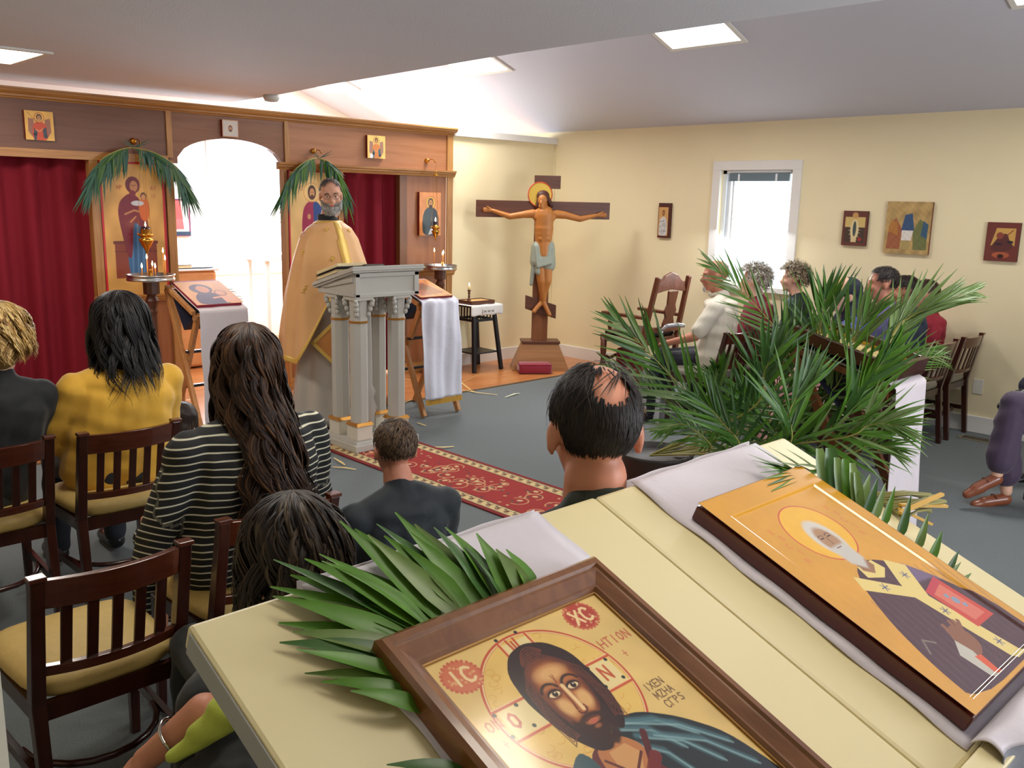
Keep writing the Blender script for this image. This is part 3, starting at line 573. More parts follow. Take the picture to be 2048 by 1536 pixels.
# ================================================================ folding icon stands
CLOTHW = mat('white_satin', (222, 222, 236), .32, sheen=.5, bump=(9, .5, .02), spec=.6); LIN = mat('plain_linen', (216, 206, 208), .7, bump=(12, .4, .01)); FRINGE = mat('gold_fringe', (206, 160, 66), .45)
PALEW = mat('pale_beech', (196, 140, 84), .4, wood=('Z', 1.3, (.8, .72, .66)))
def folding_stand(x0, x1, yf, yb, zf, zb, label, lm, loc_y=None, w=.03, foot=.62):
    """X-frame stand: top slopes from zb at the back (yb) to zf at the front (yf)"""
    ym = (yf+yb)/2; t = thing('folding_icon_stand', label, 'stand', ((x0+x1)/2, ym, 0)); W = wm(t).inverted()
    for x in (x0, x1):
        MB(W).bar((x, yb, zb), (x, ym-foot*.45, .012), w, .045, up=(0, 1, 0)).build('leg', lm, t, bevel=.003); sx = .032 if x == x0 else -.032
        MB(W).bar((x+sx, yf, zf), (x+sx, ym+foot*.42, .012), w, .045, up=(0, 1, 0)).build('leg', lm, t, bevel=.003)
        MB(W).bar((x, yf, zf+.012), (x, yb, zb+.012), .03, .03).build('top_rail', lm, t, bevel=.002)
    for yy, zz in ((yf+.01, zf-.02), (yb-.01, zb-.02)): MB(W).bar((x0, yy, zz), (x1, yy, zz), .03, .04).build('cross_rail', lm, t, bevel=.002)
    for zz, dy in ((.32, .22), (.62, -.08)): MB(W).bar((x0, ym+dy*.8, zz), (x1, ym+dy*.8, zz), .03, .02).build('spreader', BLKW, t)
    MB(W).add([(x0+.02, yf+.01, zf-.01), (x1-.02, yf+.01, zf-.01), (x1-.02, yb-.01, zb-.01), (x0+.02, yb-.01, zb-.01), (x0+.02, ym, zf-.13), (x1-.02, ym, zf-.13)], [(0, 1, 5, 4), (4, 5, 2, 3)]).build('sling', mat('navy_sling', (30, 30, 52), .8), t, solid=.003)
    return t
def runner(x0, x1, pts, m, label, fringe=0, seed=0, wrink=.006, name='cloth_runner'):
    """cloth strip along X width following the (y, z) polyline"""
    t = thing(name, label, 'cloth', ((x0+x1)/2, pts[0][0], pts[0][1])); W = wm(t).inverted()
    L = [0]
    for a, b in zip(pts[:-1], pts[1:]): L.append(L[-1]+math.dist(a, b))
    def at_(s):
        s *= L[-1]
        for i in range(len(pts)-1):
            if s <= L[i+1]+1e-9: k = (s-L[i])/(L[i+1]-L[i]); return pts[i][0]+(pts[i+1][0]-pts[i][0])*k, pts[i][1]+(pts[i+1][1]-pts[i][1])*k, i
    def fn(u, v):
        y, z, i = at_(v); hang = pts[i+1][1] < pts[i][1]-.1 or (i > 0 and v*L[-1] > L[1]); am = wrink*(1 if hang else .12)
        n = math.sin(u*11+seed+v*2)*.6+math.sin(u*23+seed*2+v*5)*.4+math.sin(u*5-v*9+seed)*.5
        xs_ = x0+(x1-x0)*u + (math.sin(v*17+seed)*.003 if hang else 0)
        return (xs_, y-abs(am)*n-(.012 if hang and False else 0), z)
    MB(W).grid(fn, 36, 70).build('fabric', m, t, smooth=True, solid=.003)
    if fringe:
        f = MB(W); y, z = pts[-1]
        for k in range(46): xx = x0+(x1-x0)*(k+.5)/46; f.box((xx, y, z-fringe/2), (.006, .004, fringe), Matrix.Rotation(RNG.uniform(-.08, .08), 4, 'Y'))
        f.build('fringe', FRINGE, t)
    return t
def tilted_icon(name, label, x0, x1, yf, zf, yb, zb, lift, th, p, edge, mt=None, frame=None):
    """board lying on a slope; (yf,zf) front/lower edge, (yb,zb) rear/upper edge"""
    V = Vector((0, yb-yf, zb-zf)); L = V.length; V.normalize(); U = Vector((1, 0, 0)); Nn = U.cross(V)
    O = Vector((x0, yf, zf))+Nn*lift; t = thing(name, label, 'icon', O); W = wm(t).inverted(); q = Matrix(((1, 0, 0, O.x), (0, V.y, Nn.y, O.y), (0, V.z, Nn.z, O.z), (0, 0, 0, 1)))
    m = MB(W @ q); m.b2((0, 0, 0), (x1-x0, L, th)); m.build('board', edge, t, bevel=.002)
    painting(p, 'painted_face', O+Nn*(th+.0012), U, V, mt or PAINTG, t); return t, W @ q, L
# left stand
folding_stand(2.74, 3.11, 6.0, 6.42, .90, 1.05, 'folding X-legged stand in pale wood holding the mother and child icon, left', PALEW)
runner(2.76, 3.12, [(6.40, 1.085), (6.02, .955), (5.955, .93), (5.93, .12)], LIN, 'white cloth hanging straight down from the left folding stand', 0, 1, .004)
p = Paint(.35, .40, .0026, (222, 160, 106)); h = .4/.35; p.mottle(.05); p.poly([(.1, 0), (.12, .35), (.3, .6), (.62, .55), (.78, .3), (.8, 0)], (66, 60, 84)); p.ell(.42, .76, .23, .24, (82, 70, 88)); p.ell(.45, .74, .13, .17, (206, 136, 100)); p.ell(.74, .52, .13, .15, (170, 110, 84)); p.ell(.74, .53, .09, .11, (214, 150, 110)); p.line([(.5, .3), (.7, .34), (.85, .3)], .07, (214, 140, 100)); p.poly([(.66, .05), (.66, .38), (.95, .34), (.98, .05)], (226, 160, 120))
tilted_icon('stand_icon', 'mother and child icon with red edge lying on the left stand', 2.765, 3.10, 6.0, .94, 6.40, 1.075, .006, .022, p, mat('edge_crimson', (138, 24, 50), .5))
# right stand
folding_stand(4.40, 4.76, 5.60, 6.0, .90, 1.03, 'folding X-legged stand with a satin cloth, right of the pale lectern', PALEW)
runner(4.40, 4.78, [(5.98, 1.06), (5.62, .955), (5.555, .93), (5.50, .15)], CLOTHW, 'shiny white satin cloth with gold fringe hanging beside the lectern', .045, 3, .014)
p = Paint(.33, .36, .003, (206, 128, 78)); p.mottle(.15, 12); p.poly([(.1, .1), (.3, .8), (.7, .9), (.9, .2)], (150, 64, 50)); p.ell(.5, .6, .2, .2, (90, 50, 44)); p.line([(0, 0), (1, 0), (1, 1.09), (0, 1.09), (0, 0)], .05, (214, 160, 70))
tilted_icon('stand_icon', 'small copper and red icon lying on the right-hand stand', 4.42, 4.75, 5.60, .94, 5.97, 1.05, .006, .02, p, EDGE)

# ================================================================ pale lectern with four columns
LP = mat('lectern_paint', (192, 190, 182), .38, bump=(30, .05, .003)); GOLDP = mat('gold_band', (206, 150, 74), .3, metal=.75)
le = thing('lectern', 'pale grey lectern on four clustered columns with gilt bands', 'lectern', (3.67, 5.2, 0)); LW = wm(le).inverted()
lx0, lx1, ly0, ly1 = 3.385, 3.955, 5.0, 5.46
bx0, bx1, by0, by1 = 3.385, 3.93, 4.99, 5.44
MB(LW).b2((bx0, by0, .008), (bx1, by1, .055)).build('base', LP, le, bevel=.004); MB(LW).box(((bx0+bx1)/2, (by0+by1)/2, .07), (bx1-bx0-.04, by1-by0-.04, .03), top=(.97, .96)).build('base_step', LP, le, bevel=.003)
def octo(m, c, a, z0, z1, t=1.0): m.lathe([(a, z0), (a*t, z1)], c, 8, Matrix.Rotation(PI/8, 4, 'Z'))
for i, (cx, cy) in enumerate(((3.475, 5.075), (3.475, 5.30), (3.79, 5.075), (3.79, 5.30))):
    m = MB(LW); octo(m, (cx, cy, 0), .062, .2, .93); m.build('column', LP, le)
    m = MB(LW); m.box((cx, cy, .135), (.125, .125, .10)); m.build('column_plinth', mat('lectern_cream', (222, 216, 200), .4), le, bevel=.003)
    m = MB(LW); m.box((cx, cy, .195), (.14, .14, .022), top=(.86, .86)); m.build('column_band', GOLDP, le)
    m = MB(LW); octo(m, (cx, cy, 0), .068, .895, .91); m.build('column_band', GOLDP, le)
    m = MB(LW); octo(m, (cx, cy, 0), .058, .93, 1.055, 1.1); m.box((cx, cy, 1.062), (.145, .145, .022))
    m.build('capital', LP, le)
    m = MB(LW)
    for k in range(4):                                              # scrolled leaves
        a = k*PI/2+PI/4; ux, uy = math.cos(a), math.sin(a)
        for rr, zz, q in ((.066, .955, .016), (.078, .99, .018), (.09, 1.025, .019), (.098, 1.045, .014)): m.ell((cx+ux*rr, cy+uy*rr, zz), (q, q, q*1.2), nu=8, nv=6)
    m.build('capital_leaf', LP, le, smooth=True)
# turned central post
MB(LW).lathe([(.04, .08), (.04, .2), (.06, .26), (.035, .33), (.05, .38), (.03, .42), (.026, .8), (.02, 1.0)], (3.632, 5.19, 0), 14).build('centre_post', LP, le, smooth=True)
# sloped desk box (high side toward the congregation)
zb_, zf_, zl_ = 1.072, 1.235, 1.105
m = MB(LW); vs = [(x, y, z) for x in (lx0+.02, lx1-.02) for y, z in ((ly0+.012, zb_), (ly1, zb_), (ly1, zl_), (ly0+.012, zf_))]
m.add(vs, [(0, 1, 2, 3), (7, 6, 5, 4), (0, 4, 5, 1), (1, 5, 6, 2), (2, 6, 7, 3), (3, 7, 4, 0)]); m.build('desk_box', LP, le)
m = MB(LW); ya = ly0
for lo, hi in (((lx0+.02, zb_-.004), (lx1-.02, zb_+.022)), ((lx0+.02, zf_-.03), (lx1-.02, zf_-.002)), ((lx0+.02, zb_), (lx0+.055, zf_)), ((lx1-.06, zb_), (lx1-.02, zf_))): m.b2((lo[0], ya, lo[1]), (hi[0], ya+.014, hi[1]))
m.build('front_frame', LP, le, bevel=.003)
m = MB(LW)
for a, b in (((lx0+.015, ly0+.02, zb_+.02), (lx0+.015, ly1-.02, zb_+.02)), ((lx0+.015, ly0+.03, zf_-.045), (lx0+.015, ly1-.05, zl_+.015))): m.bar(a, b, .012, .03)
m.build('side_frame', LP, le)
for k, (dz, ex) in enumerate(((0, .018), (.014, .028), (.028, .020))):
    m = MB(LW); vs = []
    for x in (lx0-ex+.01, lx1+ex-.01):
        for y, z in ((ly0-ex+.005, zf_+dz+.004), (ly1+ex, zl_+dz-.005), (ly1+ex, zl_+dz+.009), (ly0-ex+.005, zf_+dz+.018)): vs.append((x, y, z))
    m.add(vs, [(0, 1, 2, 3), (7, 6, 5, 4), (0, 4, 5, 1), (1, 5, 6, 2), (2, 6, 7, 3), (3, 7, 4, 0)]); m.build('desk_top_moulding', LP, le, bevel=.002)
BOOKC = mat('book_cover', (40, 34, 52), .5); PAGE = mat('pages', (232, 214, 166), .7)
def slope_m(x, y, ang=0): s = math.atan2(zl_-zf_, ly1-ly0); return Matrix.Translation((x, y, zf_+.046+(y-ly0)*(zl_-zf_)/(ly1-ly0))) @ Matrix.Rotation(s, 4, 'X') @ Matrix.Rotation(ang, 4, 'Z')
def book(name, label, M, w, d, h, open_=False):
    t = thing(name, label, 'book', M.translation); W = wm(t).inverted() @ M
    MB(W).b2((-w/2, -d/2, 0), (w/2, d/2, .004)).build('cover', BOOKC, t, bevel=.001); MB(W).b2((-w/2+.006, -d/2+.006, .004), (w/2-.006, d/2-.006, h-.004)).build('pages', PAGE, t, bevel=.002)
    if not open_: MB(W).b2((-w/2, -d/2, h-.004), (w/2, d/2, h)).build('cover', BOOKC, t, bevel=.001)
    return t
book('thick_book', 'thick closed book lowest on the lectern slope', slope_m(3.50, 5.33), .22, .26, .032)
book('open_book', 'open cream-paged book on top of the stack on the lectern', slope_m(3.50, 5.30) @ Matrix.Translation((0, 0, .033)), .24, .28, .03, True)
book('thin_black_book', 'thin dark notebook lying at the high edge of the lectern', slope_m(3.56, 5.05, .1), .17, .1, .012)

# ================================================================ runner rug
p = Paint(.62, 2.8, .0042, (150, 36, 32)); h = 2.8/.62; g = np.random.default_rng(3)
for k in range(46):
    cx, cy = .24+.52*g.random(), .1+(h-.2)*g.random(); r = .05+.06*g.random(); a0 = g.random()*360
    p.arc(cx, cy, r, r, a0, a0+250, .013, (196, 150, 104)); p.ell(cx+r*.2, cy, .03, .022, (206, 176, 130), rot=g.random()*3); p.ell(cx-r*.5, cy+r*.4, .018, .018, (74, 70, 60))
for k in range(90): p.ell(.22+.56*g.random(), h*g.random(), .014, .02, (190, 150, 110) if k % 3 else (70, 60, 62), rot=g.random()*3)
for x0, x1 in ((.05, .18), (.82, .95)):
    p.poly([(x0, .05), (x1, .05), (x1, h-.05), (x0, h-.05)], (204, 180, 128)); yy = .1
    while yy < h-.1:
        xm = (x0+x1)/2; p.arc(xm, yy, .035, .05, 0, 200, .012, (110, 84, 60)); p.ell(xm, yy+.02, .02, .02, (96, 40, 40)); p.ell(xm+.03, yy+.07, .014, .02, (80, 84, 70)); yy += .12
    p.line([(x0, .05), (x0, h-.05)], .01, (60, 30, 30)); p.line([(x1, .05), (x1, h-.05)], .012, (60, 30, 30))
for y0, y1 in ((.05, .18), (h-.18, h-.05)): p.poly([(.05, y0), (.95, y0), (.95, y1), (.05, y1)], (204, 180, 128))
p.line([(.02, .02), (.98, .02), (.98, h-.02), (.02, h-.02), (.02, .02)], .045, (126, 26, 28))
rg_ = thing('rug', 'long red runner rug with cream floral borders on the carpet', 'rug', (3.6, 3.9, 0)); RW = wm(rg_).inverted()
MB(RW).b2((3.29, 2.5, .0005), (3.91, 5.3, .0075)).build('backing', mat('rug_backing', (110, 26, 26), .9), rg_)
painting(p, 'pile', (3.29, 2.5, .0085), (1, 0, 0), (0, 1, 0), mat('rug_pile', (150, 36, 32), .95, attr=True, bump=(350, .4, .002)), rg_)

# palm strips and scraps fallen on the floor
STRAW = mat('dry_palm_strip', (226, 200, 130), .6)
def strip(pts, label, w=.012, m=None, z=.006, grp='dry palm strips fallen on the floor'):
    t = MB(); k = len(pts); vs = []; fs = []
    P3 = [Vector((a, b, 0)) for a, b in pts]
    for i, q in enumerate(P3):
        d = (P3[min(i+1, k-1)]-P3[max(i-1, 0)]).normalized(); s_ = Vector((-d.y, d.x, 0))*(w/2*(.5 if i in (0, k-1) else 1)); zz = z+.006*(i % 2)
        vs += [q-s_+Vector((0, 0, zz)), q+s_+Vector((0, 0, zz+.002))]
    for i in range(k-1): fs.append((2*i, 2*i+1, 2*i+3, 2*i+2))
    o = t.add(vs, fs).build('palm_strip', m or STRAW, solid=.0015); return tag(o, label, 'palm strip', grp)
def fl(x, y, zz=.01): d = _r2*(x-1024)/F_PX-_u2*(y-768)/F_PX+_f; q = _C+d*(zz-H)/d[2]; return (q[0], q[1])
strip([fl(966, 744), fl(923, 766), fl(945, 782), fl(950, 784)], 'angled yellow strip on the wood floor before the black stool')
strip([fl(921, 778), fl(950, 785), fl(995, 789)], 'straight yellow strip across the carpet seam'); strip([fl(1010, 794), fl(1030, 788), fl(1040, 786)], 'pale short strip alone on the carpet', .02, mat('pale_strip', (206, 206, 180), .6))
strip([fl(835, 845), fl(852, 852)], 'short strip beside the right stand foot', .02); strip([fl(868, 893), fl(888, 895), fl(908, 892)], 'curved strip at the far edge of the rug', .016)
strip([fl(668, 915), fl(682, 925), fl(690, 929)], 'curved strip left of the rug, upper one', .016); strip([fl(665, 933), fl(690, 936), fl(712, 938)], 'straight strip left of the rug, lower one', .014)
strip([fl(805, 756), fl(825, 762)], 'strip on the wood floor left of the satin cloth'); strip([fl(895, 752), fl(908, 746)], 'strip on the wood floor right of the satin cloth'); strip([fl(800, 808), fl(822, 800)], 'strip under the right folding stand')
strip([fl(370, 800), fl(392, 797)], 'white strip on the wood floor under the left stand', .02); strip([fl(362, 822), fl(385, 838), fl(395, 828)], 'bent strip under the left stand', .014); strip([fl(585, 815), fl(612, 822)], 'strip on the floor behind the gold vestment', .016)

# ================================================================ black stool with cloth, box, candle
st = thing('black_stool', 'tall black wooden stool with slatted apron and low shelf', 'stool', (6.12, 6.86, 0)); SW = wm(st).inverted()
sx0, sx1, sy0, sy1 = 6.0, 6.28, 6.74, 7.02; tt = .665
for ax, bx, ay, by in ((6.005, 5.985, 6.745, 6.70), (6.275, 6.36, 6.745, 6.70), (6.005, 5.985, 7.015, 7.06), (6.275, 6.36, 7.015, 7.06)):
    MB(SW).bar((ax, ay, tt), (bx, by, .008), .036, .036, up=(0, 1, 0)).build('leg', BLKW, st, bevel=.003)
MB(SW).b2((sx0-.02, sy0-.02, tt), (sx1+.02, sy1+.02, tt+.022)).build('seat', BLKW, st, bevel=.004)
for a, b in (((sx0, sy0, tt-.13), (sx1, sy0, tt-.13)), ((sx0, sy0, tt-.13), (sx0, sy1, tt-.13)), ((sx1, sy0, tt-.13), (sx1, sy1, tt-.13)), ((sx0, sy1, tt-.13), (sx1, sy1, tt-.13))): MB(SW).bar(a, b, .018, .025).build('rail', BLKW, st)
for k in range(5):
    MB(SW).bar((sx0, sy0+.05+k*.045, tt), (sx0-.003, sy0+.05+k*.045, tt-.13), .008, .012).build('spindle', BLKW, st); MB(SW).bar((sx0+.05+k*.045, sy0, tt), (sx0+.05+k*.045, sy0, tt-.13), .012, .008).build('spindle', BLKW, st)
MB(SW).b2((5.995, 6.72, .19), (6.33, 7.04, .205)).build('shelf', BLKW, st, bevel=.003)
cl = thing('stool_cloth', 'white cloth with dark embroidery over the black stool', 'cloth', (6.14, 6.85, tt+.022)); CWm = wm(cl).inverted(); m = MB(CWm)
z0 = tt+.026; x0, x1, y0, y1 = 5.93, 6.36, 6.70, 7.05
m.grid(lambda u, v: (x0+(x1-x0)*u, y0+(y1-y0)*v, z0+.002*math.sin(u*14)), 24, 8); m.grid(lambda u, v: (x0+.0+(x1-x0)*u, y0-.004-.006*math.sin(u*13)*(1-v), z0-.10*(1-v)-.004*math.sin(u*21)*(1-v)), 24, 5)
m.build('fabric', mat('white_cotton', (226, 224, 220), .8, bump=(40, .2, .004)), cl, smooth=True, solid=.003)
p = Paint(.16, .05, .0016, (226, 224, 220)); 
for k in range(3): cx = .18+.32*k; p.ring(cx-.05, .15, .05, .03, (120, 110, 84)); p.ring(cx+.05, .15, .05, .03, (96, 88, 70)); p.line([(cx-.12, .08), (cx+.12, .22)], .02, (120, 110, 84)); p.line([(cx-.12, .22), (cx+.12, .08)], .02, (96, 88, 70))
painting(p, 'embroidery', (6.08, y0-.0145, z0-.085), (1, 0, 0), (0, .0, 1), PAINT, cl)
bxo = thing('tray_box', 'flat walnut box with a sand-coloured top on the stool cloth', 'box', (6.14, 6.86, tt+.03)); m = MB()
for a, b in (((-.16, -.11, 0), (.16, -.095, .038)), ((-.16, .095, 0), (.16, .11, .038)), ((-.16, -.095, 0), (-.145, .095, .038)), ((.145, -.095, 0), (.16, .095, .038))): m.b2(a, b)
m.build('rim', WALN, bxo, bevel=.003); MB().b2((-.145, -.095, 0), (.145, .095, .03)).build('sand', mat('sand', (206, 164, 104), .9), bxo)
ch = thing('wooden_candlestick', 'small turned wooden candlestick with a lit stub on the box', 'candlestick', (6.06, 6.88, tt+.061))
MB().lathe([(.022, 0), (.02, .01), (.01, .02), (.013, .04), (.008, .055), (.014, .075), (.01, .085), (.018, .1), (.018, .108), (.004, .108)], n=14).build('stem', WALN, ch, smooth=True)
MB().lathe([(.01, .106), (.01, .15), (.003, .15)], n=12).build('stub', mat('wax_pale', (236, 214, 150), .5), ch, smooth=True); f = MB(); flame(f, (0, 0, .15), .8); f.build('flame', FLAME, ch, smooth=True)

# ================================================================ standing crucifix
cr = thing('crucifix', 'large brown wooden cross with a painted figure on a trapezoid base in the corner', 'cross', (6.72, 6.50, 0), R(-39))
CRW = mat('cross_walnut', (104, 62, 42), .4, wood=('Z', 1.2, (.75, .68, .62))); CRX = mat('cross_walnut_arm', (100, 60, 42), .4, wood=('X', 1.2, (.75, .68, .62))); CRB = mat('cross_base_oak', (168, 120, 76), .4, wood=('X', 1.4, (.78, .7, .6)))
MB().b2((-.09, -.02, .31), (.075, .02, 1.97)).build('upright', mat('cross_upright', (140, 86, 50), .4, wood=('Z', 1.2, (.78, .7, .64))), cr, bevel=.003)
MB().b2((-.69, -.025, 1.565), (.68, .018, 1.735)).build('crossbar', CRX, cr, bevel=.003)
MB().b2((-.10, -.026, 1.86), (.165, .02, 1.99)).build('plaque', CRX, cr, bevel=.003)
MB().prism([(-.165, .64), (-.165, .78), (.155, .68), (.155, .54)], .05, Matrix.Translation((0, -.05, 0))).build('footrest', CRX, cr, bevel=.003)
m = MB(); vs = []
for z, a, b in ((.008, .30, .17), (.29, .185, .11)):
    vs += [(-a, -b, z), (a, -b, z), (a, b*.8, z), (-a, b*.8, z)]
m.add(vs, [(0, 3, 2, 1), (4, 5, 6, 7), (0, 1, 5, 4), (1, 2, 6, 5), (2, 3, 7, 6), (3, 0, 4, 7)]); m.build('base', CRB, cr, bevel=.004)
MB().b2((-.20, -.125, .285), (.20, .10, .312)).build('base_top', CRX, cr, bevel=.004)
HAL = mat('halo_gold', (222, 184, 76), .35, metal=.4, bump=(60, .3, .002)); hz = 1.80
MB().lathe([(.118, 0), (.118, .006), (.001, .006)], (-.045, -.05, hz), 36, Matrix.Rotation(R(90), 4, 'X')).build('halo', HAL, cr, smooth=False)
MB().tube([(-.045+.121*math.cos(a), -.054, hz+.121*math.sin(a)) for a in np.linspace(0, 2*PI, 48)], .006, 8, False).build('halo_rim', mat('halo_rim', (206, 74, 40), .4), cr)
CSK = mat('corpus_paint', (186, 118, 52), .5, var=(14, .12)); yy = -.065
m = MB(); c_ = m.cap; FL = Matrix.Diagonal((1, .55, 1, 1))
def e_(c, r): m.ell(c, r)
c_((0, yy, 1.33), .085, (.0, yy, 1.47), .10); c_((0, yy, 1.47), .095, (0, yy, 1.60), .10); e_((-.05, yy-.01, 1.575), (.07, .05, .05)); e_((.05, yy-.01, 1.575), (.07, .05, .05))
c_((0, yy, 1.62), .04, (-.015, yy-.01, 1.72), .036); e_((-.025, yy-.03, 1.745), (.048, .05, .062)); e_((-.045, yy-.075, 1.715), (.013, .016, .024)); e_((-.035, yy-.05, 1.685), (.032, .03, .032))
c_((-.11, yy, 1.61), .045, (-.20, yy, 1.60), .038); c_((-.20, yy, 1.60), .036, (-.35, yy+.01, 1.575), .031); c_((-.35, yy+.01, 1.575), .031, (-.52, yy+.012, 1.63), .02)
c_((.12, yy, 1.61), .045, (.22, yy, 1.60), .038); c_((.22, yy, 1.60), .036, (.37, yy+.01, 1.565), .031); c_((.37, yy+.01, 1.565), .031, (.54, yy+.012, 1.605), .02)
for s, hx, hz_ in ((-1, -.54, 1.637), (1, .56, 1.61)):
    e_((hx+s*.02, yy+.012, hz_), (.036, .014, .024))
    for k in range(4): c_((hx+s*.04, yy+.008, hz_+.014-k*.010), .0075, (hx+s*(.083-.006*abs(k-1.5)), yy+.0, hz_+.018-k*.013), .0065)
    c_((hx+s*.01, yy+.006, hz_+.018), .008, (hx+s*.045, yy-.006, hz_+.036), .007)
c_((0, yy, 1.33), .085, (0, yy, 1.2), .09); c_((-.045, yy, 1.18), .062, (-.01, yy-.035, .93), .048); c_((.045, yy, 1.18), .062, (.045, yy-.035, .93), .048)
c_((-.01, yy-.035, .93), .046, (.015, yy-.012, .74), .032); c_((.045, yy-.035, .93), .046, (.005, yy-.0, .74), .032)
c_((.015, yy-.012, .72), .026, (.075, yy-.04, .60), .022); c_((.005, yy, .72), .026, (-.075, yy-.035, .63), .022); e_((.08, yy-.045, .59), (.024, .02, .02)); e_((-.08, yy-.04, .62), (.024, .02, .02))
for sx in (-.03, .03):
    for zz in (1.36, 1.41): e_((sx, yy-.066, zz), (.028, .02, .024))
blob('figure', m, CSK, cr, .007, 3)
m = MB(); m.ell((-.015, yy+.0, 1.785), (.066, .056, .060)); m.cap((-.05, yy, 1.74), .03, (-.07, yy-.01, 1.68), .022); m.cap((.03, yy, 1.76), .028, (.075, yy, 1.69), .02); blob('hair', m, mat('corpus_hair', (74, 34, 22), .6), cr, .008, 2)
m = MB(); m.cap((-.05, yy, 1.27), .075, (-.05, yy, 1.13), .085); m.cap((.045, yy, 1.28), .075, (.05, yy, 1.10), .085); m.cap((-.085, yy-.02, 1.20), .03, (-.115, yy-.02, .90), .02); m.cap((-.07, yy-.05, 1.22), .02, (-.05, yy-.05, 1.02), .03)
for k in range(7): m.cap((-.09+k*.03, yy-.06, 1.29-.004*k), .012, (-.06+k*.022, yy-.085, 1.08+.006*k), .014)
blob('loincloth', m, mat('loincloth', (150, 158, 144), .6, bump=(40, .4, .004)), cr, .007, 2)
cu = thing('red_cushion', 'dark red box cushion on the wood floor before the cross', 'cushion', (6.49, 6.34, .0), R(-37))
m = MB(); m.b2((-.17, -.09, .006), (.17, .09, .115)); m.build('pad', mat('crimson_velour', (140, 22, 46), .85, sheen=.4, bump=(50, .25, .004)), cu, smooth=True, bevel=.03)
m = MB(); 
for zz in (.02, .102): m.tube([(-.165, -.085, zz), (.165, -.085, zz), (.165, .085, zz), (-.165, .085, zz), (-.165, -.085, zz)], .004, 6, False)
m.build('piping', mat('piping_red', (120, 16, 36), .7), cu)

# ================================================================ slat-back chairs
SEAT = mat('tan_vinyl', (206, 176, 106), .5, var=(40, .08), bump=(180, .3, .002)); SEATD = mat('grey_vinyl', (150, 146, 130), .45, bump=(180, .3, .002)); CH = mat('chair_mahogany', (62, 27, 17), .28, wood=('Z', 1.6, (.7, .62, .56)), coat=.35); CHR = mat('chair_mahogany_rail', (86, 40, 22), .25, wood=('X', 1.6, (.72, .64, .58)), coat=.4)
def make_chair(seat=SEAT):
    t = thing('dining_chair', 'x', 'chair')
    W2, ZT, ZS = .185, .80, .45
    for s in (-1, 1):
        m = MB(); x = s*W2; m.bar((x, -.045, .0), (x, 0, ZS-.02), .03, .034, up=(0, 1, 0), w1=.036, h1=.042); m.bar((x, 0, ZS-.02), (x, -.085, ZT), .036, .042, up=(0, 1, 0), w1=.034, h1=.03); m.build('rear_post', CH, t, bevel=.003)
        m = MB(); m.bar((x*1.08, .40, 0), (x*1.08, .38, ZS-.03), .026, .026, up=(0, 1, 0), w1=.038, h1=.038); m.build('leg', CH, t, bevel=.003)
        MB().bar((x, .0, .2), (x*1.08, .38, .2), .018, .03).build('stretcher', CH, t); MB().bar((x, .0, ZS-.045), (x*1.08, .385, ZS-.045), .022, .05).build('seat_rail', CH, t)
    def yb(z): return -.085*(z-(ZS-.02))/(ZT-ZS+.02)
    def crail(z0, z1, name, th=.022, cv=.035, mt=CHR):
        m = MB(); n = 14; vs = []; fs = []
        for i in range(n+1):
            u = -1+2*i/n; x = u*(W2-.012); c = -cv*(1-u*u)
            for z, dy in ((z0, th/2), (z0, -th/2), (z1, -th/2), (z1, th/2)): vs.append((x, yb(z)+c+dy, z))
        for i in range(n):
            for k in range(4): fs.append((i*4+k, i*4+(k+1) % 4, i*4+4+(k+1) % 4, i*4+4+k))
        fs += [(3, 2, 1, 0), tuple(n*4+k for k in range(4))]; m.add(vs, fs); m.build(name, mt, t, bevel=.002)
    crail(.715, .795, 'top_rail'); crail(.515, .545, 'lower_rail')
    for s in (-1, 1): MB().box((s*W2, -.087, ZT+.002), (.042, .036, .012)).build('post_cap', CHR, t, bevel=.002)
    for k in range(5):
        x = -.12+k*.06; u = x/(W2-.012); c = -.035*(1-u*u); MB().bar((x, yb(.535)+c, .535), (x, yb(.725)+c, .725), .028, .010, up=(0, 1, 0)).build('slat', CH, t, bevel=.002)
    m = MB(); 
    def outline(k): a = 2*PI*k/28; ca, sa = math.cos(a), math.sin(a); x = math.copysign(abs(ca)**.45, ca)*.205; y = .20+math.copysign(abs(sa)**.45, sa)*.215; return x*(1+.06*(y-.2)/.2), y
    o = [outline(k) for k in range(28)]; vs = []
    for sc, z in ((.93, ZS-.022), (1, ZS-.005), (1.0, ZS+.015), (.95, ZS+.03), (.8, ZS+.042), (.4, ZS+.05)): vs += [(x*sc, .2+(y-.2)*sc, z) for x, y in o]
    fs = [(j*28+i, j*28+(i+1) % 28, j*28+28+(i+1) % 28, j*28+28+i) for j in range(5) for i in range(28)]+[tuple(range(27, -1, -1)), tuple(140+i for i in range(28))]
    m.add(vs, fs); m.build('seat', seat, t, smooth=True)
    MB().bar((-.18, .385, ZS-.045), (.18, .385, ZS-.045), .022, .05).build('seat_rail', CH, t); MB().bar((-.18, 0, ZS-.045), (.18, 0, ZS-.045), .022, .05).build('seat_rail', CH, t)
    MB().tube([(-.18, .2, .2)]+[(.18*math.cos(PI+PI*k/10), .2-.19*math.sin(PI*k/10)*1.0, .2) for k in range(11)], .010, 6).build('hoop_stretcher', CH, t, smooth=True)
    return t
GC = 'mahogany slat-back chairs of the congregation'
c0 = make_chair(); c0.location = (.785, 2.335, 0); c0['group'] = GC; c0['label'] = 'empty slat-back chair with tan seat, nearest the lower left corner'
dup(c0, (1.345, 3.655, 0), 0, 'slat-back chair under the woman in the yellow top', GC); dup(c0, (.865, 3.69, 0), 0, 'slat-back chair under the blonde woman in black at the left edge', GC)
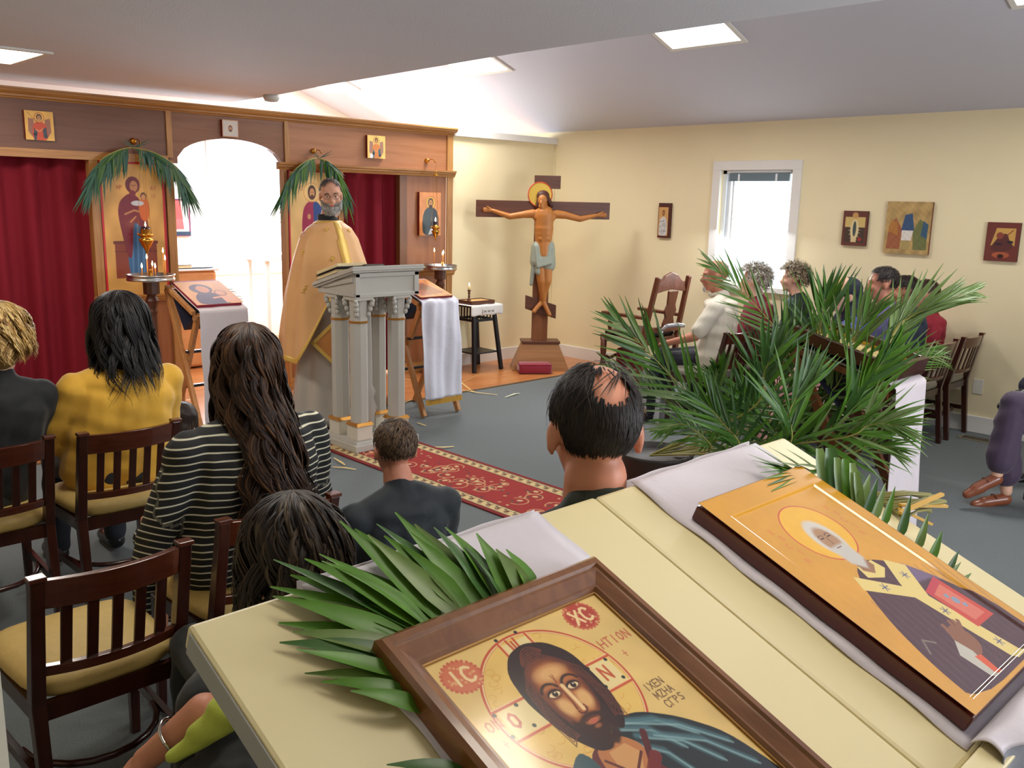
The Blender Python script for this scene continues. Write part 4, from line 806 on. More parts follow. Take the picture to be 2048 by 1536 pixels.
dup(c0, (1.31, 2.42, 0), 0, 'slat-back chair under the woman in the striped dress', GC); dup(c0, (.34, 3.70, 0), 0, 'slat-back chair beyond the left edge of the blonde woman', GC)
cR = make_chair(SEATD); cR.location = (7.27, 2.52, 0); cR['group'] = GC; cR['label'] = 'slat-back chair against the right wall, its back fully visible'
for x, l in ((6.75, 'slat-back chair second from the right wall in the near row'), (6.22, 'slat-back chair third from the right wall in the near row'), (5.72, 'slat-back chair under the woman with the navy head scarf')): dup(cR, (x, 2.52, 0), 0, l, GC)
for x, l in ((5.93, 'slat-back chair under the man in the white shirt'), (6.55, 'slat-back chair under the curly grey-haired woman in dark red'), (7.12, 'slat-back chair under the curly-haired woman by the window')): dup(cR, (x, 3.72, 0), 0, l, GC)

# carved armchair
am = thing('carved_armchair', 'carved dark oak armchair with turned legs against the yellow wall', 'chair', (6.86, 5.30, 0)); CAR = mat('carved_oak', (104, 56, 36), .35, wood=('Z', 1.4, (.66, .58, .52)), bump=(60, .3, .004))
for s in (-1, 1):
    x = s*.27; MB().bar((x, -.22, 0), (x*.96, -.24, .5), .045, .045, up=(0, 1, 0)).build('rear_leg', CAR, am, bevel=.004); MB().bar((x*.96, -.24, .5), (x*.88, -.36, 1.08), .045, .04, up=(0, 1, 0)).build('back_post', CAR, am, bevel=.006)
    MB().lathe([(.022, 0), (.03, .02), (.02, .06), (.03, .1), (.03, .14), (.018, .17), (.03, .2), (.022, .28), (.03, .34), (.03, .48)], (x, .22, 0), 12).build('leg', CAR, am, smooth=True)
    MB().lathe([(.022, .5), (.018, .56), (.028, .6), (.018, .66), (.022, .70)], (x, .15, 0), 10).build('arm_support', CAR, am, smooth=True)
    MB().bar((x*.95, -.27, .70), (x*1.02, .24, .71), .05, .03, w1=.06).build('arm', CAR, am, bevel=.008); MB().lathe([(.016, -.22), (.022, -.1), (.014, 0), (.022, .1), (.016, .22)], (x, 0, .2), 10, Matrix.Rotation(R(-90), 4, 'X')).build('stretcher', CAR, am, smooth=True)
m = MB(); top = [(-.235, .93), (-.24, 1.03), (-.19, 1.02), (-.14, 1.05), (-.1, 1.09), (-.05, 1.105), (0, 1.12), (.05, 1.105), (.1, 1.09), (.14, 1.05), (.19, 1.02), (.24, 1.03), (.235, .93), (.1, .95), (0, .96), (-.1, .95)]
m.prism(top, .03, Matrix.Translation((0, -.345, 0))); m.build('crest_rail', CAR, am, bevel=.006)
m = MB()
for k in range(5): m.ell((-.1+.05*k, -.315, 1.03+.03*(1-abs(k-2)/2)), (.022, .01, .018), nu=8, nv=5)
m.build('crest_carving', CAR, am, smooth=True)
MB().prism([(-.07, .56), (-.085, .64), (-.06, .70), (-.09, .76), (-.06, .82), (-.075, .95), (.075, .95), (.06, .82), (.09, .76), (.06, .70), (.085, .64), (.07, .56)], .02, Matrix.Translation((0, -.30, 0)) @ Matrix.Rotation(R(8), 4, 'X') @ Matrix.Translation((0, .06, 0))).build('splat', CAR, am, bevel=.005)
MB().bar((-.24, -.265, .58), (.24, -.265, .58), .03, .05).build('back_rail', CAR, am, bevel=.003); MB().b2((-.29, -.25, .44), (.29, .25, .5)).build('seat_frame', CAR, am, bevel=.004)
MB().b2((-.26, -.22, .5), (.26, .23, .545)).build('seat_pad', mat('dark_leather', (40, 28, 30), .4), am, bevel=.02)
MB().tube([(-.27+.54*k/12, .22, .27+.012*math.sin(k*2)) for k in range(13)], .016, 8).build('front_stretcher', CAR, am, smooth=True)
cu2 = thing('red_floor_cushion', 'upright red cushion leaning under the carved armchair', 'cushion', (6.86, 5.42, .0)); MB().box((0, 0, .19), (.34, .07, .36)).build('pad', mat('crimson_velour', (140, 22, 46), .85), cu2, bevel=.03)
# chrome crutch
CHROME = mat('chrome', (210, 214, 220), .12, metal=1)
q = thing('walking_cane', 'chrome cane with a black grip standing by the carved armchair', 'cane', P(1322, 690, 7.3).to_tuple()[:2]+(0,)); m = MB(); m.tube([(0, 0, .02), (0, 0, .70), (.0, .0, .73)], .011, 10); m.build('shaft', CHROME, q, smooth=True)
MB().tube([(-.01, 0, .73), (.03, -.03, .765), (.10, -.08, .775), (.14, -.12, .77)], [.014, .02, .02, .014], 10).build('handle', mat('clear_handle', (190, 196, 204), .15, metal=.7), q, smooth=True)
MB().lathe([(.02, 0), (.018, .03), (.012, .04)], n=12).build('rubber_foot', BLKW, q, smooth=True)
# altar room furniture
al = thing('altar_table', 'altar draped in gold cloth behind the arch', 'table', (3.75, 8.9, 0)); AW = wm(al).inverted()
MB(AW).b2((3.30, 8.6, .02), (4.19, 9.4, .98)).build('gold_cover', mat('gold_brocade', (216, 168, 116), .5, bump=(14, .5, .01), var=(9, .1)), al, bevel=.03); MB(AW).b2((3.28, 8.58, .98), (4.21, 9.42, 1.0)).build('top_cloth', mat('altar_white', (238, 234, 232), .7), al, bevel=.006)
book('gospel_book', 'gilt-edged book lying on the white altar cloth', Matrix.Translation((3.82, 8.72, 1.004)), .26, .2, .04); book('altar_booklet', 'thin dark booklet on the altar cloth right of the gilt book', Matrix.Translation((4.06, 8.70, 1.004)), .22, .16, .01)
tb = thing('white_side_table', 'tall white table seen faintly through the bright arch', 'table', (5.35, 9.2, 0)); TW = wm(tb).inverted(); WT = mat('white_table', (226, 232, 240), .5)
MB(TW).b2((4.95, 9.0, 1.02), (5.75, 9.5, 1.09)).build('top', WT, tb, bevel=.004)
for x in (5.0, 5.70):
    for y in (9.05, 9.45): MB(TW).bar((x, y, 1.02), (x, y, 0.01), .04, .04, up=(0, 1, 0)).build('leg', WT, tb)
book('side_table_book', 'thin book at the right end of the white side table', Matrix.Translation((5.6, 9.15, 1.093)), .22, .16, .012)
# ================================================================ near sloping double lectern with two icons
DX0, DX1 = .447, 1.925; P0 = Vector((DX0, 1.03, 1.18)); DD = Vector((0, .931, .364)).normalized(); DN = Vector((0, -DD.z, DD.y))
DT = Matrix(((1, 0, 0, 0), (0, DD.y, DN.y, P0.y), (0, DD.z, DN.z, P0.z), (0, 0, 0, 1)))          # (X, v, lift) -> world
def dpl(x, y, t=0.):                                                # survey a photo bearing on the desk plane
    d = Vector(_r2*(x-1024)/F_PX-_u2*(y-768)/F_PX+_f); c = Vector(_C); k = ((P0+DN*t-c).dot(DN))/d.dot(DN); return c+d*k
DESK = mat('desk_cream', (218, 204, 158), .42, var=(5, .03), bump=(35, .04, .003)); DESKS = mat('desk_side_grey', (150, 150, 146), .5)
dk = thing('double_lectern', 'wide cream sloping lectern in the foreground under two icons', 'lectern', (1.19, .75, 0)); KW = wm(dk).inverted()
xm = 1.235
def slab(name, x0, x1, v0, v1, t0, t1, m, bev=.006): MB(KW @ DT).b2((x0, v0, t0), (x1, v1, t1)).build(name, m, dk, bevel=bev)
slab('top_board', DX0, xm-.0012, -.70, .012, -.04, 0, DESK); slab('top_board', xm+.0012, DX1, -.70, .012, -.04, 0, DESK, .008)
slab('lower_lip', DX0, DX1-.02, -.742, -.700, -.04, .022, DESK, .004)
slab('side_edge', DX0-.0025, DX0, -.69, .0, -.038, -.003, DESKS, .001)
m = MB(KW); 
for x in (DX0+.10, DX1-.13):
    vs = [(xx, y, z) for xx in (x, x+.03) for y, z in ((.42, .02), (.98, .02), (.98, 1.115), (.42, .895))]; m.add(vs, [(0, 1, 2, 3), (7, 6, 5, 4), (0, 4, 5, 1), (1, 5, 6, 2), (2, 6, 7, 3), (3, 7, 4, 0)])
m.build('side_panel', mat('desk_panel', (128, 126, 112), .55), dk); MB(KW).b2((DX0+.13, .95, .02), (DX1-.13, .97, 1.10)).build('rear_panel', DESKS, dk)
MB(KW).b2((DX0+.09, .41, .005), (DX1-.09, .99, .03)).build('foot_board', DESKS, dk, bevel=.004)
# cloth runners
SHEER = mat('lilac_cloth', (200, 192, 200), .55, sheen=.4, bump=(14, .35, .01)); GREYC = mat('grey_cloth', (108, 112, 124), .6, sheen=.3, bump=(14, .4, .01))
def desk_cloth(x0, x1, v0, v1, label, tail=0, mt=SHEER, seed=0):
    t = thing('cloth_runner', label, 'cloth', DT @ Vector(((x0+x1)/2, (v0+v1)/2, 0)), 0, 'cloth runners on the near lectern'); W = wm(t).inverted()
    def top(u, v): x = x0+(x1-x0)*u+.003*math.sin(v*23+seed)*(u < .02 or u > .98); return DT @ Vector((x, v0+(v1-v0)*v, .0035+.0012*math.sin(v*31+u*7+seed)))
    MB(W).grid(top, 16, 60).build('fabric', mt, t, smooth=True, solid=.002)
    e = DT @ Vector((0, v1+.004, .003))                              # falls over the far edge
    MB(W).grid(lambda u, v: (x0+(x1-x0)*u, e.y+.008+.004*math.sin(u*17+seed), e.z-.5*(1-v)), 16, 6).build('fall', mt, t, smooth=True, solid=.002)
    if tail:
        q = DT @ Vector((0, v0, .012)); MB(W).grid(lambda u, v: (x0+(x1-x0)*u, q.y-.055-.012*math.sin(u*19+seed)-.05*(1-v), q.z+.004-tail*(1-v)), 40, 12).build('tail', GREYC, t, smooth=True, solid=.002)
        MB(W).grid(lambda u, v: (x0+(x1-x0)*u, q.y-.055*v-.012*v*math.sin(u*19+seed), q.z+.018-.014*abs(2*v-1)**2), 40, 8).build('fold', mt, t, smooth=True, solid=.002)
desk_cloth(.615, 1.085, -.69, .014, 'lilac cloth under the wood-framed icon on the near lectern', 0, SHEER, 1); desk_cloth(1.345, 1.80, -.69, .016, 'lilac cloth under the gold icon, falling over the lower edge', .9, SHEER, 4)

# framed icon (Christ)
MOULD = mat('frame_walnut', (122, 76, 38), .28, wood=('Y', 1.5, (.72, .64, .56)), coat=.5); MOULDI = mat('frame_gilt_lip', (150, 110, 56), .35, metal=.4)
t = thing('framed_icon', 'wood-framed icon of a dark-haired bearded man, nearest the camera', 'icon', DT @ Vector((.86, -.4, .004))); W = wm(t).inverted() @ DT
fx0, fx1, fv1 = .648, 1.068+.018, -.128; fw = .052; pw = .344; px0 = .668; pv1 = -.192; ph = pw*1.27; pv0 = pv1-ph; fv0 = pv0-.05
fx0 = px0-.042; fx1 = px0+pw+.046; fv1 = pv1+.052
def mould(a, b, ca, cb):      # mitred moulding: a,b outer corners, ca,cb inner corners (X, v)
    prof = [(0, .0), (0, .030), (.14, .036), (.34, .036), (.40, .031), (.5, .031), (.85, .022), (.93, .022), (1, .016), (1, 0)]
    m = MB(W); vs = []
    for o, i in ((a, ca), (b, cb)):
        for k, z in prof: vs.append((o[0]+(i[0]-o[0])*k, o[1]+(i[1]-o[1])*k, z+.004))
    n = len(prof); fs = [(k, (k+1) % n, (k+1) % n+n, k+n) for k in range(n)]; m.add(vs, fs); o_ = m.build('frame_moulding', MOULD, t); o_.data.shade_flat()
co_ = [(fx0, fv0), (fx1, fv0), (fx1, fv1), (fx0, fv1)]; ci_ = [(px0, pv0), (px0+pw, pv0), (px0+pw, pv1), (px0, pv1)]
for k in range(4): mould(co_[k], co_[(k+1) % 4], ci_[k], ci_[(k+1) % 4])
MB(W).b2((fx0+.01, fv0+.01, .004), (fx1-.01, fv1-.01, .014)).build('backing', EDGEB, t)
m = MB(W)
for a, b in (((px0-.001, pv0), (px0+.003, pv1)), ((px0+pw-.003, pv0), (px0+pw+.001, pv1)), ((px0, pv1-.003), (px0+pw, pv1+.001)), ((px0, pv0-.001), (px0+pw, pv0+.003))): m.b2((*a, .014), (*b, .0195))
m.build('gilt_lip', MOULDI, t)
p = Paint(pw, ph, .00078, (222, 188, 116)); h = ph/pw; p.mottle(.05, 5, 2)
cx, cy, r = .44, .90, .335
p.ell(cx, cy, r, r*1.0, (226, 186, 100)); p.mottle(.03, 16, 5)
for a in (18, 98, 205): pass
g = np.random.default_rng(5)
for k in range(60):
    a = g.uniform(0, 6.28); rr = g.uniform(.2, .31); p.arc(cx+rr*math.cos(a), cy+rr*math.sin(a), .02, .014, g.uniform(0, 360), g.uniform(200, 500), .005, (206, 146, 60), .5)
p.ring(cx, cy, r, .018, (190, 74, 44)); p.ring(cx, cy, r-.004, .006, (232, 200, 140))
CB = (228, 206, 146)                                                # cross arms of the halo
for (x0, y0, x1, y1) in ((cx-.075, cy, cx-.075, cy+.325), (cx+.075, cy, cx+.075, cy+.325)): p.line([(x0, y0), (x1, y1)], .016, (196, 84, 52)); p.line([(x0+.006, y0), (x1+.006, y1)], .005, (236, 200, 140))
for s in (-1, 1):
    for yy in (cy-.075, cy+.07): p.line([(cx, yy), (cx+s*.325, yy)], .016, (196, 84, 52)); p.line([(cx, yy+.006), (cx+s*.325, yy+.006)], .005, (236, 200, 140))
for x0, x1, y0, y1 in ((cx-.066, cx+.066, cy, cy+.31), (cx-.31, cx, cy-.066, cy+.06), (cx, cx+.31, cy-.066, cy+.06)): p.poly([(x0, y0), (x1, y0), (x1, y1), (x0, y1)], CB)
for ch_, x, y in (('O', .15, .87), ('W', .405, 1.16), ('N', .665, .87)):
    p.text(ch_, x, y, .065, (190, 84, 50), .012)
    for dx in (-.035, .075):
        for dy in (-.02, .085): p.ell(x+dx, y+dy, .009, .009, (44, 50, 44))
for x, y, s_ in ((.12, 1.16, 'IC'), (.83, 1.19, 'XC')):
    p.ell(x, y, .085, .075, (178, 66, 50) if s_ == 'XC' else (206, 112, 76)); 
    for k in range(26): a = k*.2417; p.ell(x+.085*math.cos(a), y+.075*math.sin(a), .008, .008, (196, 96, 66))
    for k in range(24): p.ell(x+g.uniform(-.07, .07), y+g.uniform(-.06, .06), .006, .006, (226, 180, 120), .6)
    p.text(s_, x-.05, y-.035, .07, (236, 206, 150), .013)
p.text('HTION', .78, 1.0, .045, (186, 92, 60), .007); p.text('+', .84, .92, .04, (196, 120, 80), .006); p.text('ON', .05, .90, .045, (186, 100, 66), .007); p.text('+', .06, .82, .035, (196, 120, 80), .006)
for k, s_ in enumerate(('IXEN', 'MZHA', 'CGPS')): p.text(s_, .78+.01*k, .745-.05*k, .034, (116, 84, 50), .006)
# robes
p.poly([(.28, 0), (.30, .35), (.28, .58), (.34, .66), (.50, .68), (.62, .55), (.60, .0)], (96, 28, 24))
p.poly([(.0, 0), (.02, .42), (.12, .56), (.29, .69), (.33, .62), (.30, .35), (.28, 0)], (44, 76, 82)); p.poly([(.46, .66), (.54, .72), (.66, .70), (.80, .60), (.93, .45), (1, .2), (1, 0), (.50, 0), (.60, .38)], (26, 34, 36))
for a, b, c_, d in ((.50, .69, .70, .50), (.52, .71, .80, .52), (.55, .70, .90, .42), (.50, .62, .66, .36), (.56, .62, .80, .38), (.62, .60, .92, .3)): p.line([(a, b), ((a+c_)/2+.03, (b+d)/2+.03), (c_, d)], .022, (78, 116, 124), .8, .02); p.line([(a+.01, b-.015), ((a+c_)/2+.04, (b+d)/2+.01), (c_+.01, d-.02)], .008, (150, 184, 186), .6, .008)
for k in range(7): p.line([(.06+.035*k, .02), (.10+.03*k, .35+.03*k)], .012, (96, 136, 142), .7, .01)
p.poly([(.33, .55), (.36, .66), (.50, .66), (.56, .57), (.47, .47), (.42, .50)], (184, 116, 66)); p.poly([(.38, .52), (.40, .62), (.49, .62), (.52, .56), (.46, .49)], (206, 150, 92)); p.line([(.36, .60), (.43, .50), (.52, .56)], .012, (96, 40, 24)); p.line([(.52, .50), (.60, .62)], .03, (84, 20, 18))
p.line([(.34, .48), (.42, .43), (.56, .52)], .05, (116, 30, 26), .9)
# hair
HB = (44, 22, 18)
p.poly([(.27, .95), (.29, 1.08), (.36, 1.16), (.46, 1.185), (.56, 1.15), (.625, 1.06), (.635, .93), (.63, .82), (.60, .72), (.54, .66), (.50, .72), (.44, .62), (.37, .64), (.31, .74), (.285, .84)], HB)
for k in range(9): x = .29+.04*k; p.arc(.455, .86, .165-.012*abs(k-4), .30-.012*k, 60+k*4, 125-k*2, .006, (110, 54, 34), .8)
for s in (-1, 1):
    for k in range(6): p.line([(.455, 1.14-.012*k), (.455+s*(.09+.012*k), 1.06-.015*k), (.455+s*(.125+.008*k), .93-.02*k), (.455+s*(.12+.006*k), .80-.02*k), (.455+s*(.10+.004*k), .73)], .006, (96, 46, 30), .8)
# face
FD, FM, FL_ = (120, 58, 28), (176, 104, 52), (224, 176, 112)
p.poly([(.345, .97), (.36, 1.045), (.41, 1.085), (.47, 1.09), (.53, 1.065), (.565, 1.0), (.565, .9), (.545, .81), (.50, .73), (.44, .70), (.39, .73), (.355, .81), (.342, .9)], FD, soft=.02)
p.poly([(.37, .98), (.39, 1.04), (.43, 1.06), (.49, 1.06), (.53, 1.03), (.545, .97), (.535, .86), (.50, .77), (.45, .74), (.40, .77), (.375, .86)], FM, soft=.025)
p.ell(.46, 1.01, .07, .035, FL_, .8, soft=.03); p.ell(.405, .85, .03, .045, FL_, .85, rot=.2, soft=.02); p.ell(.505, .85, .032, .045, FL_, .85, rot=-.2, soft=.02)
for s in (-1, 1):
    ex = .455+s*.052; ey = .922
    p.ell(ex, ey, .040, .026, (110, 54, 28), soft=.012); p.ell(ex, ey-.004, .030, .014, (232, 206, 160)); p.ell(ex+.002, ey-.001, .0135, .0145, (70, 44, 26)); p.ell(ex+.002, ey-.001, .007, .007, (16, 10, 8)); p.ell(ex+.006, ey+.005, .003, .003, (250, 240, 220))
    p.arc(ex, ey-.012, .035, .03, 20, 160, .008, (36, 16, 10)); p.arc(ex, ey+.008, .034, .026, 200, 340, .005, (110, 52, 28)); p.arc(ex+s*.004, ey+.0, .048, .052, 28, 152, .013, (44, 20, 12), .95, .006); p.arc(ex, ey+.022, .04, .03, 200, 340, .008, (200, 146, 90), .0)
p.line([(.445, .935), (.443, .86), (.437, .825)], .010, (126, 60, 30)); p.line([(.463, .94), (.463, .85), (.462, .815)], .017, (240, 206, 150), .9, .006); p.arc(.455, .812, .020, .014, 170, 370, .009, (100, 44, 24)); p.line([(.476, .83), (.480, .812)], .008, (126, 60, 30)); p.line([(.455, .975), (.447, .95)], .006, (150, 80, 44)); p.line([(.450, 1.0), (.455, .965), (.462, 1.0)], .005, (150, 80, 44))
for q in ((.0, 0),):
    p.poly([(.40, .80), (.43, .80), (.455, .795), (.48, .80), (.515, .80), (.535, .74), (.52, .68), (.47, .635), (.44, .635), (.40, .67), (.38, .73)], (60, 30, 18), .0)
p.poly([(.37, .80), (.39, .775), (.42, .79), (.455, .798), (.49, .79), (.52, .775), (.545, .81), (.548, .73), (.52, .665), (.475, .625), (.455, .64), (.435, .625), (.395, .665), (.368, .73)], (52, 24, 16), .95, .012)
p.ell(.456, .757, .034, .014, (176, 104, 60), soft=.008); p.line([(.428, .765), (.456, .770), (.484, .765)], .007, (84, 26, 18)); p.ell(.456, .752, .022, .009, (190, 96, 70)); p.ell(.456, .728, .016, .008, (176, 106, 62), .7, soft=.008)
painting(p, 'painted_face', DT @ Vector((px0, pv0, .016)), (1, 0, 0), DD, PAINTG, t)

# gold icon of a bishop: thick board, sunken panel
t = thing('gold_icon', 'thick gold and yellow icon of a white-haired bishop on the right', 'icon', DT @ Vector((1.57, -.38, .004))); W = wm(t).inverted() @ DT
ix0, iw = 1.375, .384; iv1 = -.117; ih = .555; iv0 = iv1-ih; it = .040; MB(W).b2((ix0, iv0, .005), (ix0+iw, iv1, it-.0055)).build('board', mat('board_oxblood', (84, 24, 18), .3, coat=.4), t, bevel=.003)
p = Paint(iw, ih, .00085, (212, 152, 42)); h = ih/iw; p.mottle(.04, 6, 8)
p.line([(0, 0), (1, 0), (1, h), (0, h), (0, 0)], .006, (120, 80, 20)); hx, hy = .50, 1.03
p.ell(hx, hy, .20, .21, (232, 176, 40)); p.ring(hx, hy, .205, .008, (196, 78, 40)); g = np.random.default_rng(9)
for x in (.2, .76):
    for k in range(5): p.text('XOCIN'[k], x+.02*(k % 2), 1.12-.055*k, .035, (206, 96, 40), .006, a=.6)
p.poly([(.11, .02), (.13, .22), (.2, .46), (.32, .68), (.44, .78), (.58, .78), (.74, .68), (.86, .5), (.94, .3), (.94, .02)], (74, 36, 34)); p.mottle(.015, 30, 3)
for k in range(16): x = .16+.05*k; p.line([(x+.1, .7-.3*abs(x-.5)), (x, .08)], .006, (104, 70, 72), .6, .01); 
p.poly([(.74, .68), (.64, .56), (.80, .54), (.86, .5)], (120, 100, 130), .8, .02)
IV = (224, 200, 120)
p.poly([(.30, .66), (.34, .74), (.55, .58), (.54, .50)], IV); p.poly([(.66, .74), (.75, .66), (.62, .47), (.52, .52), (.56, .6)], IV); p.poly([(.53, .52), (.62, .50), (.72, .04), (.62, .04)], IV)
for q in ((.44, .62), (.66, .62), (.60, .38), (.66, .14)): 
    for a in (0, 60, 120): p.line([(q[0]-.025*math.cos(R(a)), q[1]-.025*math.sin(R(a))), (q[0]+.025*math.cos(R(a)), q[1]+.025*math.sin(R(a)))], .006, (96, 96, 120))
p.poly([(.42, .70), (.44, .77), (.58, .77), (.60, .70), (.52, .66)], IV); p.poly([(.45, .74), (.50, .70), (.56, .74), (.55, .80), (.46, .80)], (150, 104, 66))
p.ell(.5, .98, .095, .135, (206, 200, 190), soft=.02); p.ell(.50, .96, .065, .10, (170, 128, 90), soft=.02); p.poly([(.43, .92), (.57, .92), (.56, .80), (.50, .74), (.44, .80)], (196, 190, 180), soft=.02)
for s in (-1, 1): p.line([(.5+s*.045, .985), (.5+s*.018, .985)], .008, (70, 46, 30)); p.arc(.5+s*.03, .99, .022, .016, 20, 160, .006, (96, 70, 50))
p.line([(.5, .98), (.495, .935)], .008, (130, 90, 60)); p.line([(.48, .905), (.52, .905)], .006, (120, 60, 50))
p.poly([(.64, .50), (.82, .54), (.86, .24), (.66, .24)], (198, 62, 30)); p.poly([(.67, .48), (.79, .505), (.82, .27), (.70, .27)], (214, 110, 84)); p.poly([(.64, .46), (.82, .50), (.82, .54), (.64, .50)], (190, 50, 60)); p.ell(.75, .39, .022, .022, (130, 150, 170)); p.ell(.73, .43, .014, .014, (130, 150, 170)); p.ell(.77, .35, .014, .014, (130, 150, 170))
p.poly([(.40, .18), (.42, .28), (.50, .33), (.56, .26), (.54, .18), (.46, .14)], (136, 84, 46)); 
for k in range(3): p.line([(.50+.02*k, .27), (.535+.028*k, .335-.01*k)], .022, (136, 84, 46))
p.line([(.44, .27), (.47, .335)], .024, (136, 84, 46)); p.poly([(.34, .20), (.42, .26), (.44, .18), (.40, .05), (.36, .05)], (190, 184, 168)); p.poly([(.41, .16), (.46, .15), (.44, .05), (.40, .05)], (214, 84, 24))
p.line([(.2, .28), (.25, .34), (.30, .30)], .008, (150, 140, 120), .7, .01)
# the sunken field: bevel pressed into the grid itself
me = p.mesh('painted_face', DT @ Vector((ix0, iv0, it+.0012)), (1, 0, 0), DD); a = getv(me); b0 = .09; dx = np.minimum(p.X-.09, .91-p.X); dy = np.minimum(p.Y-.045, (h-.2)-p.Y+.06); d = np.minimum(dx, dy)
sunk = np.clip(d/.022, 0, 1); sunk = sunk*sunk*(3-2*sunk); a = a-(sunk.reshape(-1, 1)*.0045)*np.array(DN); setv(me, a)
me.materials.append(mat('icon_lacquer', (200, 160, 90), .12, attr=True, coat=1)); link('painted_face', me, t, True)

# ================================================================ palm leaves
PG = [mat('palm_green', (80, 124, 34), .4, var=(30, .2), spec=.35), mat('palm_green_pale', (116, 142, 78), .4, var=(30, .2)), mat('palm_green_dark', (56, 96, 32), .42, var=(30, .25)), mat('palm_teal', (34, 84, 62), .4, var=(30, .2)), mat('palm_olive', (96, 122, 52), .4, var=(30, .2))]
STEM = mat('palm_stem', (150, 146, 70), .5)
def leaf_geo(L, w, droop, n=6, blunt=False, fold=.35, wmid=.3):
    """leaflet along +Y, normal +Z"""
    vs = []; fs = []
    for i in range(n+1):
        s = i/n; y = L*s*(1-.12*droop*s*s); z = -droop*L*s*s*.6
        ww = w/2*(min(1, s/wmid)**.6 if s < wmid else (1-((s-wmid)/(1-wmid))**(1.6 if not blunt else 6)))*(1 if s > 0 else .3)
        ww = max(ww, w*.04 if not blunt else w*.28); f = fold*ww
        vs += [(-ww, y, z+f), (0, y, z), (ww, y, z+f)]
    for i in range(n):
        a = i*3; fs += [(a, a+1, a+4, a+3), (a+1, a+2, a+5, a+4)]
    return vs, fs
LEAFME = {}
def leaf_template(k, droop, m, blunt=False):
    key = (k, droop, m.name, blunt)
    if key not in LEAFME:
        vs, fs = leaf_geo(1, .085 if not blunt else .2, droop, blunt=blunt); me = bpy.data.meshes.new('leaflet'); me.from_pydata(vs, [], fs); me.materials.append(m); me.shade_smooth(); LEAFME[key] = me
    return LEAFME[key]
def frame(o, d, nrm):
    y = d.normalized(); z = (nrm-y*nrm.dot(y)); z = z.normalized() if z.length > 1e-5 else y.orthogonal().normalized(); x = y.cross(z)
    return Matrix(((x.x, y.x, z.x, o.x), (x.y, y.y, z.y, o.y), (x.z, y.z, z.z, o.z), (0, 0, 0, 1)))
def cat(pts, n):
    pts = [Vector(q) for q in pts]; pts = [pts[0]*2-pts[1]]+pts+[pts[-1]*2-pts[-2]]; out = []; k = len(pts)-3
    for i in range(n+1):
        t = i/n*k; j = min(int(t), k-1); u = t-j; a, b, c, d = pts[j:j+4]
        out.append(.5*((2*b)+(-a+c)*u+(2*a-5*b+4*c-d)*u*u+(-a+3*b-3*c+d)*u**3))
    return out
def frond(root, pts, nrm, n=20, L=.36, w=.022, a0=46, a1=12, start=.25, mode='joined', mats=(0,), droop=.25, lift=.15, seed=0, stem=.005, W=None, taper=.45, name='frond', sides=(-1, 1), jbuf=None, stiff=1):
    """pts: rachis through space; leaflets in the plane across nrm. mode 'parts': every leaflet a child of the frond"""
    rg = random.Random(seed); W = W or wm(root).inverted(); path = cat(pts, 24); nrm = Vector(nrm).normalized()
    m = MB(W); m.tube(path, [stem*(1-.75*i/24) for i in range(25)], 6); fr = m.build(name, STEM, root, smooth=True)
    buf = {}
    for i in range(n):
        t = start+(1-start)*(i+.5)/n; k = min(int(t*24), 23); u = t*24-k; o = path[k].lerp(path[k+1], u); tg = (path[k+1]-path[k]).normalized()
        side = tg.cross(nrm); side = side.normalized() if side.length > 1e-4 else tg.orthogonal()
        for s in sides:
            ang = R(a0+(a1-a0)*((t-start)/(1-start))+rg.uniform(-6, 6)); d = tg*math.cos(ang)+side*s*math.sin(ang)+nrm*(lift+rg.uniform(-.08, .08))+Vector((0, 0, -.03))
            LL = L*(1-taper*abs((t-start)/(1-start)*2-.7)**1.5)*rg.uniform(.85, 1.1); mi = mats[rg.randrange(len(mats))]; dr = (0.1, .25, .45, .7)[min(3, max(0, int(droop*4+rg.uniform(-.7, .9))))]
            nn = (nrm+side*s*rg.uniform(-.5, .5)+Vector((0, 0, .4))).normalized(); M4 = frame(o, d, nn)
            if mode == 'parts':
                lo = bpy.data.objects.new('leaflet', leaf_template(0, dr, PG[mi])); C.objects.link(lo); lo.parent = fr; lo.matrix_local = W @ M4 @ Matrix.Diagonal((LL*w/(.085*L) if False else w/.085, LL, w/.085, 1))
            else:
                vs, fs = leaf_geo(LL, w, dr); buf.setdefault(mi, MB(W)).add(vs, fs, M4)
    for mi, b in buf.items(): b.build('leaflets', PG[mi], root, smooth=True, kind='stuff', fix=False)
    return fr
